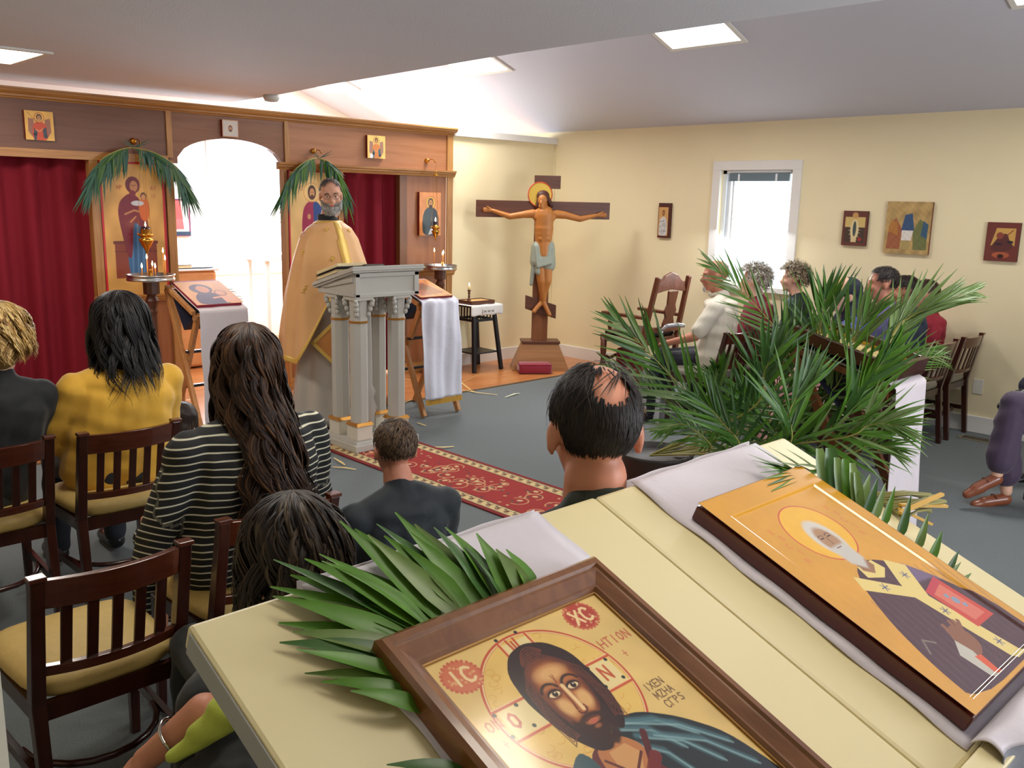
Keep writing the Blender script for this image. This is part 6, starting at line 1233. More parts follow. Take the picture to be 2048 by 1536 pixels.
def seated(name, label, loc, facing=90, head=(0, .03, 1.17), hyaw=0, hpitch=0, hroll=0, s=1, hs=1, sh=.185, skin=SK2, top=None, pants=None, shoe=None, sleeves='long', fat=1.0, dz=0, arms=None, knees=.42, legs=True, vox=.010, face=False, group=None, lean=0, collar=None, skirt=False, neckr=.056):
    """person on a seat (0.46 m at s=1), local +Y forward"""
    t = thing(name, label, 'person', loc, R(facing-90), group)
    HM = Matrix.Translation(head) @ rotm(R(hyaw), R(-hpitch), R(hroll)); I = Matrix(); sp = Matrix.Translation((0, 0, dz)) @ Matrix.Scale(s, 4); hp = Vector(head)
    ny = hp.y-.035; nb = Vector((hp.x*.55, ny*.75-.02, hp.z-.168*hs)); cz = nb.z-.055
    S_ = [Vector((x*sh+nb.x*.9, nb.y-.005, cz)) for x in (-1, 1)]
    if arms is None: arms = [((-sh-.055, .06, cz-.25), (-.10, .27, .60)), ((sh+.055, .06, cz-.25), (.10, .27, .60))]
    pel = Vector((0, 0, .56))
    m = MB(); head_prims(m, HM, hs, fat=1); m.cap(HM @ Vector((0, -.018, -.085)*1), neckr*hs, nb, neckr*1.1); m.ell(nb+Vector((0, .0, -.05)), (sh*.8, .085*fat, .07)); m.cap(nb+Vector((0, 0, -.08)), .09, pel, .10)
    for k in (0, 1):
        e, w_ = Vector(arms[k][0]), Vector(arms[k][1]); m.cap(S_[k], .043, e, .036); m.cap(e, .036, w_, .025); d = (w_-e).normalized(); hand_prims(m, w_, d if len(arms[k]) < 3 else arms[k][2], Vector((0, -.2, 1)), hs*.95, .6)
    if legs:
        for x in (-1, 1): kn = Vector((x*.12, knees, .50)); an = Vector((x*.13, knees+.02, .09)); m.cap((x*.09, .02, .54), .075, kn, .052); m.cap(kn, .050, an, .034); m.cap(an, .034, an+Vector((0, .13, -.045)), .026)
    me = blob('body', m, skin, t, vox, 3, sockets(HM, hs) if face else None)
    if face: eyes(t, HM, hs, I, skin)
    # upper garment
    if top:
        m = MB(); b = .012; m.cap(HM @ Vector((0, -.030, -.128*hs)), .060*hs, nb+Vector((0, -.006, 0)), .072); m.ell(nb+Vector((0, -.004, -.045)), (sh*.92+b, .095*fat+b, .062)); 
        m.cap(nb+Vector((0, -.006, -.10)), (.100)*fat+b, Vector((0, -.01, .60)), .115*fat+b)
        for x in (-1, 1): m.cap(nb+Vector((x*sh*.46, -.01, -.12)), .085*fat+b, (x*.075*fat, -.005, .58), .105*fat+b); m.cap(nb+Vector((x*.04, -.012, .005)), .052, S_[(x+1)//2]+Vector((0, 0, -.008)), .058)
        m.cap((-.07*fat, .0, .545), .10*fat+b, (.07*fat, .0, .545), .10*fat+b)
        for k in (0, 1):
            e, w_ = Vector(arms[k][0]), Vector(arms[k][1])
            if sleeves == 'long': m.cap(S_[k], .058+.006*fat, e, .05+.004*fat); m.cap(e, .050+.004*fat, e.lerp(w_, .92), .036)
            elif sleeves == 'short': m.cap(S_[k], .060+.006*fat, S_[k].lerp(e, .80), .064)
        blob('top', m, top, t, vox, 3, folds(.0045, 34, len(label)))
        if collar:
            q = MB(); q.tube([HM @ Vector((.060*math.cos(a), -.02+.066*math.sin(a), -.128-.018*math.sin(a))) for a in np.linspace(0, 2*PI, 24)], .012, 8, False); q.build('collar', collar, t, smooth=True)
    if pants and legs:
        m = MB(); b = .012
        if skirt:
            m.cap((-.09, .0, .545), .11, (-.13, knees, .50), .075); m.cap((.09, .0, .545), .11, (.13, knees, .50), .075); m.cap((0, .1, .54), .10, (0, knees-.02, .49), .08)
            for x in (-.13, -.045, .045, .13): m.cap((x, knees, .48), .07, (x*1.15, knees+.04, .2), .06)
        else:
            for x in (-1, 1): kn = Vector((x*.12, knees, .50)); an = Vector((x*.13, knees+.02, .09)); m.cap((x*.085, .01, .545), .10, kn, .066); m.cap(kn, .064, an, .052)
            m.cap((-.08, -.01, .55), .105*fat, (.08, -.01, .55), .105*fat)
        blob('trousers' if not skirt else 'skirt', m, pants, t, vox*1.1, 3, folds(.004, 30, 3))
    if shoe and legs:
        for x in (-1, 1):
            m = MB(); an = Vector((x*.13, knees+.02, .0)); m.cap(an+Vector((0, -.01, .05)), .042, an+Vector((0, .15, .036)), .036); m.cap(an+Vector((0, .0, .036)), .034, an+Vector((0, .18, .030)), .028); me = remesh(m, .010, 3); me.materials.clear(); me.materials.append(shoe); v = getv(me); v[:, 2] = np.maximum(v[:, 2], .006); setv(me, v); link('shoe', me, t)
    if s != 1 or dz:
        for ch in t.children:
            ch.data.transform(sp)
            if 'r' in ch: pass
        HM = sp @ HM
    return t, HM
def headlocal(loc, facing, wpt):      # world head position -> seated() local
    M4 = (Matrix.Translation(loc) @ Matrix.Rotation(R(facing-90), 4, 'Z')).inverted(); return M4 @ Vector(wpt)
BLK = mat('black_cloth', (24, 27, 30), .8, sheen=.1); BLKS = mat('black_shirt', (20, 28, 34), .75, sheen=.1); YEL = mat('mustard_knit', (214, 164, 52), .8, sheen=.2, bump=(60, .15, .004)); DKP = mat('dark_trousers', (30, 32, 42), .8); SHB = mat('black_shoe', (24, 22, 24), .35); SHBR = mat('brown_shoe', (132, 72, 44), .35, coat=.3)
BROWNH = [(34, 24, 20), (52, 36, 28), (26, 20, 18)]; 
def W0(t): return Matrix()

# --- striped dress: stripes follow each limb
STR = bpy.data.materials.new('striped_jersey'); STR.use_nodes = True; nt = STR.node_tree; N_ = nt.nodes; b = N_['Principled BSDF']; b.inputs['Roughness'].default_value = .8
a = N_.new('ShaderNodeAttribute'); a.attribute_name = 'stripe'; q = N_.new('ShaderNodeMath'); q.operation = 'FRACT'; nt.links.new(a.outputs['Fac'], q.inputs[0]); r = N_.new('ShaderNodeValToRGB'); r.color_ramp.interpolation = 'LINEAR'
e = r.color_ramp.elements; e[0].position = .20; e[0].color = (*lin((206, 202, 176)), 1); e[1].position = .28; e[1].color = (*lin((16, 17, 18)), 1); z_ = r.color_ramp.elements.new(.02); z_.color = (*lin((16, 17, 18)), 1); z_ = r.color_ramp.elements.new(.10); z_.color = (*lin((206, 202, 176)), 1); z_ = r.color_ramp.elements.new(.96); z_.color = (*lin((16, 17, 18)), 1)
nt.links.new(q.outputs[0], r.inputs[0]); nt.links.new(r.outputs[0], b.inputs['Base Color'])
def stripe(o, arms_, S__, period=.024):
    v = getv(o.data); n = np.sin(v[:, 0]*9)*.006+np.sin(v[:, 1]*14)*.004; sval = (v[:, 2]+n+.05*np.abs(v[:, 0])**1.5)/period
    for (e_, w_), sp_ in zip(arms_, S__):
        for p0, p1, off in ((np.array(sp_), np.array(e_), 0), (np.array(e_), np.array(w_), np.linalg.norm(np.array(sp_)-np.array(e_)))):
            d = p1-p0; L = np.linalg.norm(d); d /= L; tt = (v-p0)@d; dist = np.linalg.norm(v-p0-np.clip(tt, 0, L)[:, None]*d, axis=1); msk = (dist < .074) & (tt > .035 if off == 0 else tt > 0) & (np.abs(v[:, 0]) > abs(sp_[0])*.80); sval = np.where(msk, (tt+off)/(period*.86), sval)
    at = o.data.attributes.new('stripe', 'FLOAT', 'POINT'); at.data.foreach_set('value', sval.astype(np.float32))
loc = (1.35, 2.66, 0); hd = (.035, .0, 1.175); sh = .215; cz = hd[2]-.205-.06
arms_ = [((-sh-.11, -.03, cz-.27), (-.20, .26, .62)), ((sh+.085, .02, cz-.26), (.15, .28, .60))]
t, HM = seated('woman', 'woman with long wavy brown hair in a black and white striped dress', loc, 90, hd, -18, -2, 2, 1, 1.04, sh, SK2, STR, STR, SHB, 'long', 1.32, 0, arms_, legs=True, vox=.009, skirt=True)
for ch in t.children:
    if ch.name.startswith('top'): stripe(ch, arms_, [(-sh, 0, cz), (sh, 0, cz)])
    if ch.name.startswith('skirt'): stripe(ch, [], [])
long_hair(t, Matrix(), HM, 1.04, [(44, 28, 20), (62, 40, 28), (34, 22, 18), (84, 56, 34)], 2400, .56, 1.06, .014, 30, .02, .005, 1, .9, 45, .05, 'wavy_brown', lay=.38)
m = MB(HM); 
for k in range(7): m.ell((-.012+.006*k, -.102+.001*k, .085+.003*math.sin(k)), .0055, nu=8, nv=6)
m.build('hair_clip', mat('crystal_clip', (170, 180, 206), .1, metal=.9), t, smooth=True)
# --- yellow top
loc = (1.40, 3.90, 0); t, HM = seated('woman', 'woman with thick dark hair in a mustard yellow top', loc, 90, (.055, .0, 1.155), -22, 0, 0, 1, 1.02, .20, SK2, YEL, DKP, SHB, 'long', 1.22, 0, None, vox=.010)
long_hair(t, Matrix(), HM, 1.02, [(26, 24, 26), (38, 34, 34), (20, 18, 20)], 1900, .30, 1.22, .011, 26, .0, .005, 2, 1.4, 50, .07, 'dark_wavy', lay=.25)
# --- blonde, black jacket
loc = (.84, 3.92, 0); t, HM = seated('woman', 'woman with curly blonde hair and black jacket at the left edge', loc, 90, (.15, 0, 1.14), -25, 0, 0, 1, 1.0, .20, SKF, BLK, BLK, SHB, 'long', 1.2, vox=.010)
long_hair(t, Matrix(), HM, 1.0, [(176, 138, 76), (206, 170, 104), (140, 104, 56), (222, 190, 130)], 1500, .10, 1.22, .018, 46, .1, .006, 3, .6, 50, .10, 'blonde_curls')
# --- youth in black, sitting low
loc = (1.86, 2.50, 0); t, HM = seated('boy', 'boy with short brown hair in a black shirt, seen from behind', loc, 80, (0, .0, 1.115), -8, 6, 0, 1, .94, .175, SK3, BLKS, DKP, SHB, 'long', .98, -.27, vox=.010)
keep = std_keep(.68); hair_shell(t, Matrix(), HM, .94, (62, 46, 34), 'brown_crop', keep); short_hair(t, Matrix(), HM, .94, [(76, 58, 42), (104, 82, 60), (58, 42, 32)], 1500, .028, .35, 5, None, 62, .68, .003, 0, 1.03, 'brown_crop', 1.0)
tag(MB().lathe([(.15, .005), (.16, .02), (.15, .17), (.001, .18)], (1.86, 2.50, 0), 20).build('low_stool', mat('low_stool', (60, 40, 30), .6), smooth=True), 'low round seat under the boy in the black shirt', 'stool')
# --- balding man
loc = (1.40, 1.26, 0); face_ = 60; hw = tuple(P(1188, 865, 1.80))
hd = headlocal(loc, face_, hw); t, HM = seated('man', 'balding man with dark hair seen from behind, close to the lectern', loc, face_, tuple(hd), -6, 8, 0, 1, 1.14, .19, SK3, mat('olive_jacket', (34, 40, 30), .8), DKP, SHB, 'long', 1.1, vox=.009)
bd = [(np.array([.12, -.80, .66]), .46), (np.array([.16, .62, .80]), .62), (np.array([.22, -.1, 1.0]), .40)]
bd = [(b_/np.linalg.norm(b_), r_) for b_, r_ in bd]
hair_shell(t, Matrix(), HM, 1.14, (28, 22, 20), 'black_crop', std_keep(.78, 62, bd), vol=.99); short_hair(t, Matrix(), HM, 1.14, [(22, 18, 17), (36, 28, 24), (14, 12, 12)], 2800, .034, .2, 9, bd, 62, .80, .0035, 0, 1.02, 'black_crop', .25)
short_hair(t, Matrix(), HM, 1.14, [(30, 22, 20), (50, 36, 30)], 120, .09, .2, 11, None, 80, .30, .0022, 0, 1.06, 'black_strands', 2.2)
# --- dark-haired person in lime green, arm and hair in view
LIME = mat('lime_knit', (186, 200, 84), .8, bump=(50, .3, .006)); loc = (1.02, 1.80, 0)
el = headlocal(loc, 80, P(408, 1425, 1.66)); wr = headlocal(loc, 80, P(305, 1508, 1.68)); arms_ = [(tuple(el), tuple(wr)), ((.24, .08, .72), (.12, .32, .62))]
t, HM = seated('woman', 'woman with tousled dark hair and lime green sleeve behind the near lectern', loc, 80, tuple(headlocal(loc, 80, P(590, 1125, 2.0))), -8, 12, 0, 1, .98, .17, SK3, BLK, BLK, SHB, 'short', 1.0, -.0, arms_, vox=.007)
long_hair(t, Matrix(), HM, .98, [(36, 28, 22), (52, 40, 30), (26, 20, 18), (74, 60, 44)], 1700, .20, 1.28, .012, 34, .0, .005, 6, .8, 55, .06, 'dark_tousled')
e_, w_ = Vector(arms_[0][0]), Vector(arms_[0][1]); dv = (w_-e_).normalized(); c_ = e_.lerp(w_, .55); A_ = dv.orthogonal().normalized(); B_ = dv.cross(A_)
MB().tube([c_+(A_*math.cos(k)+B_*math.sin(k))*.036 for k in np.linspace(0, 2*PI, 28)], .0035, 8, False).build('bangle', mat('silver', (200, 196, 190), .15, metal=1), t, smooth=True)
q1, q2, q3 = (headlocal(loc, 80, P(*k)) for k in ((462, 1420, 1.58), (350, 1512, 1.60), (460, 1570, 1.58)))
m = MB(); m.cap(q1, .036, q2, .014); m.cap(q1, .03, q1+Vector((.1, .02, -.02)), .05); blob('lime_drape', m, LIME, t, .007, 3, folds(.006, 60, 4))
m = MB(); m.cap(q3+Vector((0, 0, -.03)), .06, q2+Vector((.04, .02, -.08)), .045); m.cap(q3+Vector((0, 0, -.03)), .07, (-.1, .0, .6), .1); blob('black_shawl', m, BLK, t, .010, 3, folds(.005, 50, 5))
tag(MB().b2((.84, 1.60, .01), (1.18, 1.96, .45)).build('bench_seat', MAHOG, bevel=.01), 'wooden seat under the woman with the lime green sleeve', 'bench')
# --- small child between the chairs
loc = (1.86, 4.25, 0); t, HM = seated('small_child', 'small child with straight brown hair low between the seats', loc, 60, (0, 0, .92), -10, 8, 0, .72, 1.05, .14, SK2, BLK, DKP, SHB, 'long', .9, -.05, vox=.011)
hair_shell(t, Matrix(), HM, 1.05, (54, 42, 34), 'child_hair', std_keep(.72, 55)); long_hair(t, Matrix(), HM, 1.05, [(54, 42, 34), (72, 56, 44)], 600, .06, 1.0, .003, 20, 0, .004, 7, 0, 55, .0, 'child_straight')
# --- right-hand rows
CRM = mat('cream_shirt', (232, 226, 208), .7, bump=(30, .1, .004)); GREYH = [(196, 188, 176), (150, 136, 118), (224, 220, 212), (120, 104, 86)]
t, HM = seated('man', 'bald man with grey goatee in a cream short-sleeved shirt, in profile', (6.05, 3.93, 0), 112, (0, .03, 1.19), 12, 4, 0, 1, 1.02, .20, SK3, CRM, DKP, SHB, 'short', 1.25, 0, [((-.27, .10, .74), (-.16, .33, .66)), ((.27, .10, .74), (.16, .33, .64))], vox=.008, face=True, collar=CRM)
short_hair(t, Matrix(), HM, 1.02, [(170, 160, 150), (130, 118, 106), (200, 196, 190)], 700, .012, .2, 4, [(np.array([0, .25, .97]), 1.0)], 80, .66, .002, 0, 1.0, 'grey_fringe'); m = MB(HM); m.ell((0, .080, -.098), (.022, .018, .026)); m.ell((0, .094, -.052), (.020, .006, .005)); m.build('goatee', mat('goatee_white', (206, 204, 200), .8, bump=(200, .5)), t, smooth=True)
MAR = mat('maroon_print', (132, 36, 52), .8, var=(40, .3)); t, HM = seated('woman', 'woman with curly white-grey hair in a dark red top', (6.58, 3.92, 0), 108, (0, .02, 1.13), 10, 0, 0, 1, 1.0, .185, SKF, MAR, DKP, SHB, 'long', 1.2, vox=.011)
hair_shell(t, Matrix(), HM, 1.0, (170, 160, 146), 'white_curls', std_keep(.74, 55), vol=1.12); short_hair(t, Matrix(), HM, 1.0, GREYH, 1100, .055, .9, 12, None, 60, .78, .005, 1.5, 1.12, 'white_curls')
t, HM = seated('woman', 'woman with short curly grey-brown hair in dark green by the window', (7.12, 3.86, 0), 112, (0, .02, 1.13), 8, 0, 0, 1, .98, .18, SKF, mat('bottle_green', (24, 44, 38), .8), DKP, SHB, 'long', 1.1, vox=.011)
hair_shell(t, Matrix(), HM, .98, (110, 96, 76), 'ash_curls', std_keep(.74, 55), vol=1.1); short_hair(t, Matrix(), HM, .98, [(120, 104, 80), (160, 140, 110), (90, 76, 60), (186, 170, 140)], 1000, .05, .9, 13, None, 60, .78, .005, 1.3, 1.1, 'ash_curls')
# scarf woman
NAVY = mat('navy_scarf', (24, 32, 50), .75, bump=(30, .2, .004)); BLUE = mat('royal_blue', (38, 62, 150), .8, sheen=.2)
t, HM = seated('woman', 'woman with navy head scarf, glasses and blue dress, in profile', (5.74, 2.72, 0), 112, (0, .03, 1.165), 26, 0, 0, 1, 1.0, .185, SKF, BLUE, mat('pink_floral', (214, 150, 146), .8, var=(30, .25)), SHB, 'long', 1.15, 0, [((-.25, .12, .78), (-.10, .30, .92)), ((.25, .08, .76), (.12, .3, .62))], vox=.008, face=True, skirt=True)
m = MB(HM); m.ell((0, -.028, .03), (.088, .094, .092)); m.cap((0, -.05, -.01), .082, (0, -.075, -.16), .10); m.cap((-.05, -.03, -.10), .045, (-.06, .0, -.2), .05); m.cap((.05, -.03, -.10), .045, (.06, .0, -.2), .05); m.ell((0, -.07, -.22), (.17, .09, .07))
def cutf(v):
    return v
blob('head_scarf', m, NAVY, t, .009, 3, folds(.002, 50, 2))
m = MB(HM)
for k in range(26):
    a = k/25*PI; m.tube([(.062*math.cos(a), .04, .035+.075*math.sin(a)), (.066*math.cos(a)*1.05, .068, .030+.055*math.sin(a)), (.07*math.cos(a), .058, -.03+.03*math.sin(a))], .006, 5)
m.build('hair', mat('light_blonde', (214, 180, 120), .45), t, smooth=True)
m = MB(HM)
for x in (-.031, .031): m.tube([(x+.021*math.cos(a), .096, .001+.015*math.sin(a)) for a in np.linspace(0, 2*PI, 18)], .0014, 6, False); m.tube([(x*1.7, .094, .004), (x*2.5, .03, .006)], .0014, 5)
m.tube([(-.01, .099, .004), (.01, .099, .004)], .0014, 5); m.build('glasses', mat('dark_frames', (30, 26, 30), .3), t, smooth=True)
for (x, y), hz, lb, tp, hc, sd_ in (((6.32, 2.76), 1.21, 'man with dark greying hair in a slate purple top behind the navy scarf', (88, 82, 120), [(44, 38, 36), (70, 62, 58), (34, 28, 28)], 21), ((6.80, 2.80), 1.13, 'man with dark cropped hair in a navy top, third in the near right row', (34, 44, 66), [(36, 28, 26), (54, 42, 36)], 22), ((7.24, 2.82), 1.08, 'person in a crimson top in the seat against the right wall', (142, 24, 46), [(60, 44, 34), (84, 62, 46)], 23)):
    t, HM = seated('man' if 'man' in lb else 'person', lb, (x, y, 0), 100, (0, .0, hz), 20, 0, 0, 1, 1.02 if hz > 1.2 else .98, .195, SK3, mat('shirt_%d' % sd_ if False else {21: 'slate_purple', 22: 'navy_top', 23: 'crimson_top'}[sd_], tp, .8), DKP, SHB, 'long', 1.25, vox=.012)
    hair_shell(t, Matrix(), HM, 1.02 if hz > 1.2 else .98, hc[0], 'crop_%s' % {21: 'greying', 22: 'dark', 23: 'brown'}[sd_], std_keep(.70)); short_hair(t, Matrix(), HM, 1.02 if hz > 1.2 else .98, hc, 900, .032, .5, sd_, None, 62, .70, .0035, 0, 1.03, 'crop_%s' % {21: 'greying', 22: 'dark', 23: 'brown'}[sd_], 1.2)
# --- two people beyond the right edge: legs only in view
PURP = mat('plum_trousers', (66, 50, 72), .75, sheen=.2)
def crossed(label, loc, facing, pants, shoe, ankle, kz=.0, xk=0, low=True):
    t = thing('person', label, 'person', loc, R(facing-90)); m = MB(); I4 = Matrix()
    head_prims(m, Matrix.Translation((0, 0, 1.17)), 1); m.cap((0, -.02, 1.08), .055, (0, -.03, .97), .06); m.cap((0, -.03, .9), .12, (0, 0, .55), .12); m.cap((-.18, -.03, .9), .045, (-.2, .08, .66), .035); m.cap((.18, -.03, .9), .045, (.2, .08, .66), .035); m.cap((-.2, .08, .66), .035, (-.05, .3, .62), .028); m.cap((.2, .08, .66), .035, (.05, .3, .62), .028)
    hand_prims(m, (-.05, .3, .62), (.5, 1, -.1), (0, 0, 1)); hand_prims(m, (.05, .3, .62), (-.5, 1, -.1), (0, 0, 1))
    for a, b, r0, r1 in (((.09, 0, .52), (.10, .44, .50), .07, .05), ((.10, .44, .50), (.08, .40, .09), .045, .034), ((-.09, 0, .54), (.02, .46, .64), .07, .052), ((.02, .46, .64), ankle, .047, .034)): m.cap(a, r0, b, r1)
    blob('body', m, SKF, t, .010, 3); m = MB(); m.cap((0, -.03, .92), .14, (0, 0, .56), .14); m.cap((-.17, -.03, .93), .06, (-.2, .08, .66), .05); m.cap((.17, -.03, .93), .06, (.2, .08, .66), .05); m.cap((-.2, .08, .66), .05, (-.08, .26, .63), .038); m.cap((.2, .08, .66), .05, (.08, .26, .63), .038); blob('top', m, pants, t, .012, 3)
    m = MB(); an = Vector(ankle); kn = Vector((.02, .46, .64)); m.cap((.09, 0, .53), .09, (.10, .44, .51), .075); m.cap((.10, .44, .50), .072, (.09, .41, .2), .085); m.cap((-.09, 0, .55), .095, kn, .078); m.cap(kn, .075, kn.lerp(an, .80), .085); blob('trousers', m, pants, t, .010, 3, folds(.004, 30, 5))
    for a, d in ((an, (an-kn).normalized().cross(Vector((1, 0, 0)))), (Vector((.08, .40, .07)), Vector((0, 1, -.15)))):
        d = Vector((0, .9, -.45)) if a is an else Vector((0, 1, -.12)); d.normalize(); m = MB(); m.cap(a+Vector((0, .0, -.03)), .038, a+d*.13+Vector((0, 0, -.035)), .034); m.cap(a+d*.10+Vector((0, 0, -.04)), .036, a+d*.185+Vector((0, 0, -.045)), .026); o = blob('shoe', m, shoe, t, .008, 3)
        q = MB(); q.tube([a+d*.07+Vector((x, .0, .003-.4*x*x*20)) for x in np.linspace(-.034, .034, 7)], .005, 6); q.build('shoe_strap', shoe, t, smooth=True)
    hair_shell(t, Matrix(), Matrix.Translation((0, 0, 1.17)), 1, (60, 44, 34), 'plain_brown', std_keep(.74, 55))
crossed('person in plum trousers and brown loafers, legs crossed at the right edge', (5.98, 1.30, 0), 138, PURP, SHBR, (-.0, .52, .22))
crossed('person at the right edge whose raised black shoe shows before the wall', (6.72, 1.32, 0), 140, mat('navy_trousers', (26, 28, 46), .8), SHB, (-.05, .66, .66))
dup(cR, (6.12, 1.16, 0), R(48), 'slat-back chair under the person in plum trousers', GC); dup(cR, (6.87, 1.18, 0), R(50), 'slat-back chair under the person with the raised black shoe', GC)

# ================================================================ priest
GV = mat('gold_vestment', (226, 172, 112), .55, sheen=.35, bump=(26, .12, .006), var=(7, .06)); GT = mat('gold_galloon', (226, 186, 92), .4, metal=.25, bump=(120, .6, .003)); GO = mat('orange_stole', (206, 130, 52), .45, metal=.2, bump=(60, .5, .004), var=(30, .25)); ROBE = mat('grey_robe', (186, 178, 168), .6, bump=(20, .2, .006))
pr = (3.76, 5.88, 0); FA = 268; t = thing('priest', 'smiling bearded man with glasses in a gold cape vestment behind the lectern', 'person', pr, R(FA-90))
HM = Matrix.Translation((0, .05, 1.735)) @ rotm(R(-27), R(-6), R(3)); hs = 1.02; m = MB(); head_prims(m, HM, hs, fat=1.04); m.cap(HM @ Vector((0, -.02, -.09)), .062, (0, -.01, 1.53), .066); m.ell((0, -.01, 1.46), (.16, .09, .08)); m.cap((0, -.01, 1.4), .12, (0, 0, .95), .13)
for x in (-1, 1): m.cap((x*.18, 0, 1.43), .05, (x*.21, .02, 1.18), .042); m.cap((x*.21, .02, 1.18), .038, (x*.13, .17, 1.08), .028); hand_prims(m, (x*.13, .17, 1.08), (-x*.4, 1, 0), (0, 0, 1)); m.cap((x*.09, 0, .92), .08, (x*.10, .0, .1), .045); m.cap((x*.10, 0, .08), .04, (x*.11, .14, .05), .03)
SKP = mat('skin_priest', (214, 158, 130), .5, sss=.12, var=(20, .05)); blob('body', m, SKP, t, .0065, 2, sockets(HM, hs)); eyes(t, HM, hs, Matrix(), SKP)
m = MB(HM @ Matrix.Scale(hs, 4)); m.ell((0, .040, -.085), (.051, .053, .038)); m.ell((0, .070, -.108), (.028, .028, .022)); 
for x in (-1, 1): m.cap((x*.066, .012, -.035), .012, (x*.052, .045, -.085), .024)
m.cap((-.026, .088, -.052), .008, (.026, .088, -.052), .008)
GB = mat('beard_core', (150, 146, 142), .8); me_ = blob('beard_mass', m, GB, t, .006, 2)
# lower lip shows through the beard
MB(HM @ Matrix.Scale(hs, 4)).tube([(-.022, .086, -.0555), (-.010, .0975, -.0605), (0, .0995, -.0615), (.010, .0975, -.0605), (.022, .086, -.0555)], [.0012, .0036, .0044, .0036, .0012], 8).build('mouth', LIPM, t, smooth=True)
rg = np.random.default_rng(6); st_ = []; HMn = np.array(HM)
for k in range(1100):
    a = rg.uniform(-1.45, 1.45); zz = rg.uniform(-.125, -.035); 
    if abs(a) < .35 and -.072 < zz < -.050: continue
    if zz > -.052+.02*abs(a) and abs(a) < .9: continue
    rr_ = .063-.22*max(0, -.07-zz); p0 = np.array([math.sin(a)*rr_*.95, .028+math.cos(a)*rr_, zz]); nn = np.array([math.sin(a), math.cos(a), -.1]); d = np.array([math.sin(a)*.3, math.cos(a)*.35, -1]); l = rg.uniform(.008, .017)
    pts = np.array([p0+d*l*u for u in (0, .35, .7, 1)])*hs; pts = pts@HMn[:3, :3].T+HMn[:3, 3]; st_.append((pts, np.repeat((HMn[:3, :3]@nn)[None], 4, 0), tints([(176, 172, 168), (210, 208, 204), (120, 112, 104)] if zz < -.06 else [(110, 98, 90), (150, 144, 138)], rg), .003))
ribbons('beard', st_, hair_mat('hair_beard', (170, 166, 160)), t, Matrix(), None)
hair_shell(t, Matrix(), HM, hs, (64, 56, 52), 'priest_hair', std_keep(.66, 78, [(np.array([0, .93, .37]), .62)]), vol=1.0); short_hair(t, Matrix(), HM, hs, [(84, 76, 72), (120, 112, 106), (60, 52, 48)], 1300, .020, .35, 31, [(np.array([0, .93, .37]), .58)], 78, .64, .0028, 0, 1.03, 'priest_hair', .8)
m = MB(HM @ Matrix.Scale(hs, 4))
for x in (-.032, .032):
    m.tube([(x+.022*math.cos(a), .0985, .000+.015*math.sin(a)) for a in np.linspace(0, 2*PI, 20)], .0012, 6, False); m.tube([(x*1.68, .096, .004), (x*2.45, -.005, .008)], .0012, 5)
m.tube([(-.010, .101, .003), (0, .104, .006), (.010, .101, .003)], .0012, 5); m.build('glasses', mat('steel_frames', (90, 90, 96), .25, metal=1), t, smooth=True)
m = MB(HM @ Matrix.Scale(hs, 4))
for x in (-1, 1): m.tube([(x*.014, .094, .022), (x*.032, .092, .027), (x*.050, .080, .020)], [.003, .004, .002], 6)
m.build('eyebrow', mat('brow_grey', (84, 74, 68), .8), t, smooth=True)
def lay(cx, rx, ry, z, n=40, ph=0): return [(cx[0]+rx*math.cos(2*PI*k/n+ph), cx[1]+ry*math.sin(2*PI*k/n+ph), z) for k in range(n)]
MB().lathe([(.068, 1.515), (.064, 1.56), (.068, 1.60), (.074, 1.60), (.074, 1.51)], (0, .0, 0), 28).build('black_collar', BLK, t, smooth=True)
# inner robe to the floor
def robe(u, v):
    a = u*2*PI; z = .03+1.37*v; r0 = .33-.17*v**.8; fo = 1+(.055*math.sin(a*9+1)+.03*math.sin(a*5+2))*(1-v)**.7; return (math.cos(a)*r0*fo, math.sin(a)*r0*.8*fo, z)
MB().grid(robe, 140, 24).build('inner_robe', ROBE, t, smooth=True, solid=.004)
# cape: bell-shaped, raised at the front; u = angle from the front
def cape(u, v, off=0):
    a = (u-.5)*2*PI; fr = math.exp(-(a/.85)**4); ks = [(0, .078, .082, 1.555), (.06, .105, .10, 1.540), (.16, .175, .125, 1.50), (.27, .235, .15, 1.42), (.42, .295, .20, 1.24), (.6, .345, .26, 1.02), (.8, .375, .31, .78), (1.0, .40, .35, .52)]
    ve = v*(1-.44*fr)
    for k in range(len(ks)-1):
        if ve <= ks[k+1][0]+1e-9: q = (ve-ks[k][0])/(ks[k+1][0]-ks[k][0]); rx, ry, z = [ks[k][j]+(ks[k+1][j]-ks[k][j])*q for j in (1, 2, 3)]; break
    rx += off; ry += off; g_ = v**1.1; fo = 1+g_*(.045*math.sin(a*7+.8)+.03*math.sin(a*12+v*2)+.02*math.sin(a*3))
    ry *= 1+.34*fr*v; return (math.sin(a)*rx*fo, math.cos(a)*ry*fo+.02, z+(.008*math.sin(a*9) if v > .95 else 0))
MB().grid(lambda u, v: cape(u, v), 150, 60).build('gold_cape', GV, t, smooth=True, solid=.004)
n = 160; m = MB(); m.grid(lambda u, v: cape(u, .966+.034*v, .006), n, 3); m.build('hem_galloon', GT, t, smooth=True, solid=.002)
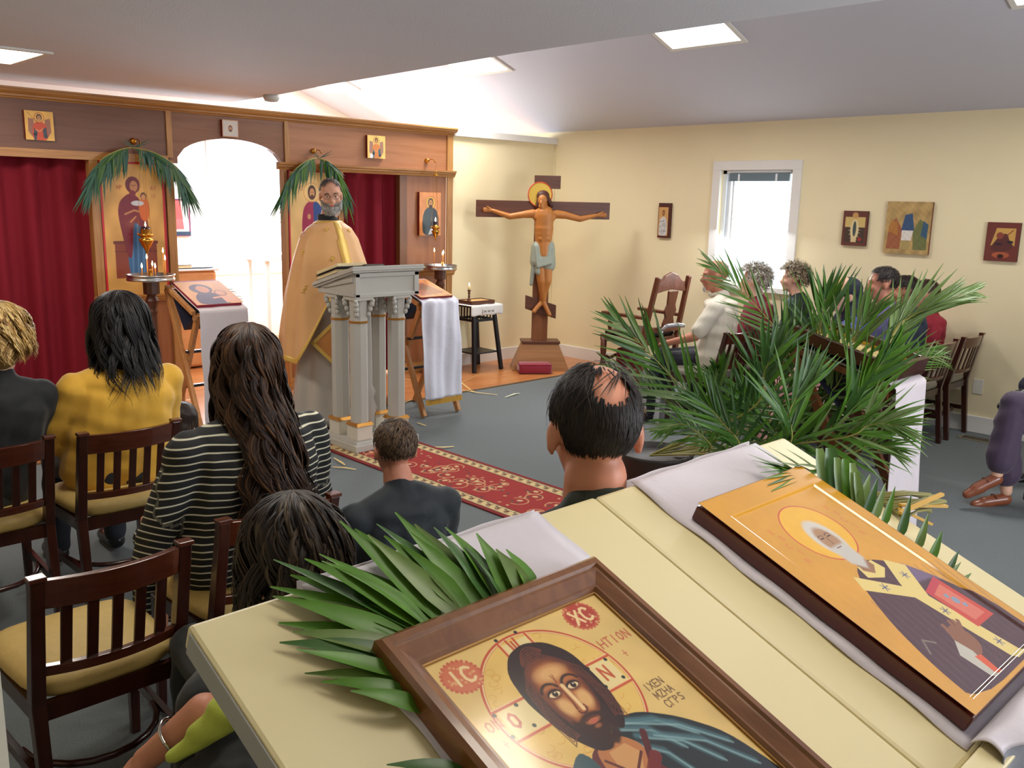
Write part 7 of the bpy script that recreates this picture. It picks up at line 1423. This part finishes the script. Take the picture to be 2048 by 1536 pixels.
m = MB(); m.grid(lambda u, v: cape(.5+(u-.5)*.032*(1 if v < .5 else 1.5)/(.35+v), v*.97, .006), 4, 40); m.build('front_galloon', GT, t, smooth=True, solid=.002)
m = MB(); m.grid(lambda u, v: cape(u, .0+.075*v, .006), n, 4); m.build('neck_galloon', GT, t, smooth=True, solid=.002)
m = MB()                                                            # embroidered crosses scattered on the cape
for u0, v0 in ((.42, .30), (.585, .27), (.36, .62), (.43, .72), (.56, .66), (.30, .40), (.24, .7), (.66, .6), (.48, .5), (.33, .85), (.7, .35)):
    for k in range(8):
        a = k*PI/4; r_ = .0052 if k % 2 else .0082; c0_ = Vector(cape(u0, v0, .006)); 
        for rr_ in (.4, 1): q = Vector(cape(u0+math.cos(a)*r_*1.35*rr_, v0+math.sin(a)*r_*2.6*rr_, .005)); m.ell(q, (.005, .004, .005), nu=6, nv=4)
m.build('embroidery', GT, t, smooth=True)
m = MB(); m.grid(lambda u, v: (-.055+.11*u, .30+.05*math.sin(v*2)-.02*v-.05*(1-v)+(.235-.30)*v*0, .16+.95*v), 6, 20); m.build('stole', GO, t, smooth=True, solid=.004)
m = MB(); 
for x in (-.056, .0, .056): m.grid(lambda u, v: (x-.006+.012*u, .304+.05*math.sin(v*2)-.02*v-.05*(1-v)+.004, .16+.95*v), 2, 20)
m.build('stole_trim', GT, t, smooth=True, solid=.002)
DM = Matrix.Translation((.13, .34, .68)) @ Matrix.Rotation(R(-35), 4, 'Z') @ Matrix.Rotation(R(45), 4, 'Y')          # diamond panel at his right hip
MB(DM).b2((-.13, -.004, -.13), (.13, .004, .13)).build('diamond_panel', mat('amber_brocade', (196, 130, 66), .5, bump=(40, .4, .004)), t); m = MB(DM)
for lo, hi in (((-.14, -.14), (.14, -.115)), ((-.14, .115), (.14, .14)), ((-.14, -.14), (-.115, .14)), ((.115, -.14), (.14, .14))): m.b2((lo[0], -.007, lo[1]), (hi[0], .008, hi[1]))
m.build('diamond_trim', GT, t)
for x in (-.1, .1): m = MB(); m.cap((x, .06, .045), .04, (x*1.2, .24, .04), .036); m.cap((x, .06, .035), .033, (x*1.2, .28, .032), .03); m.build('shoe', SHB, t, smooth=True)
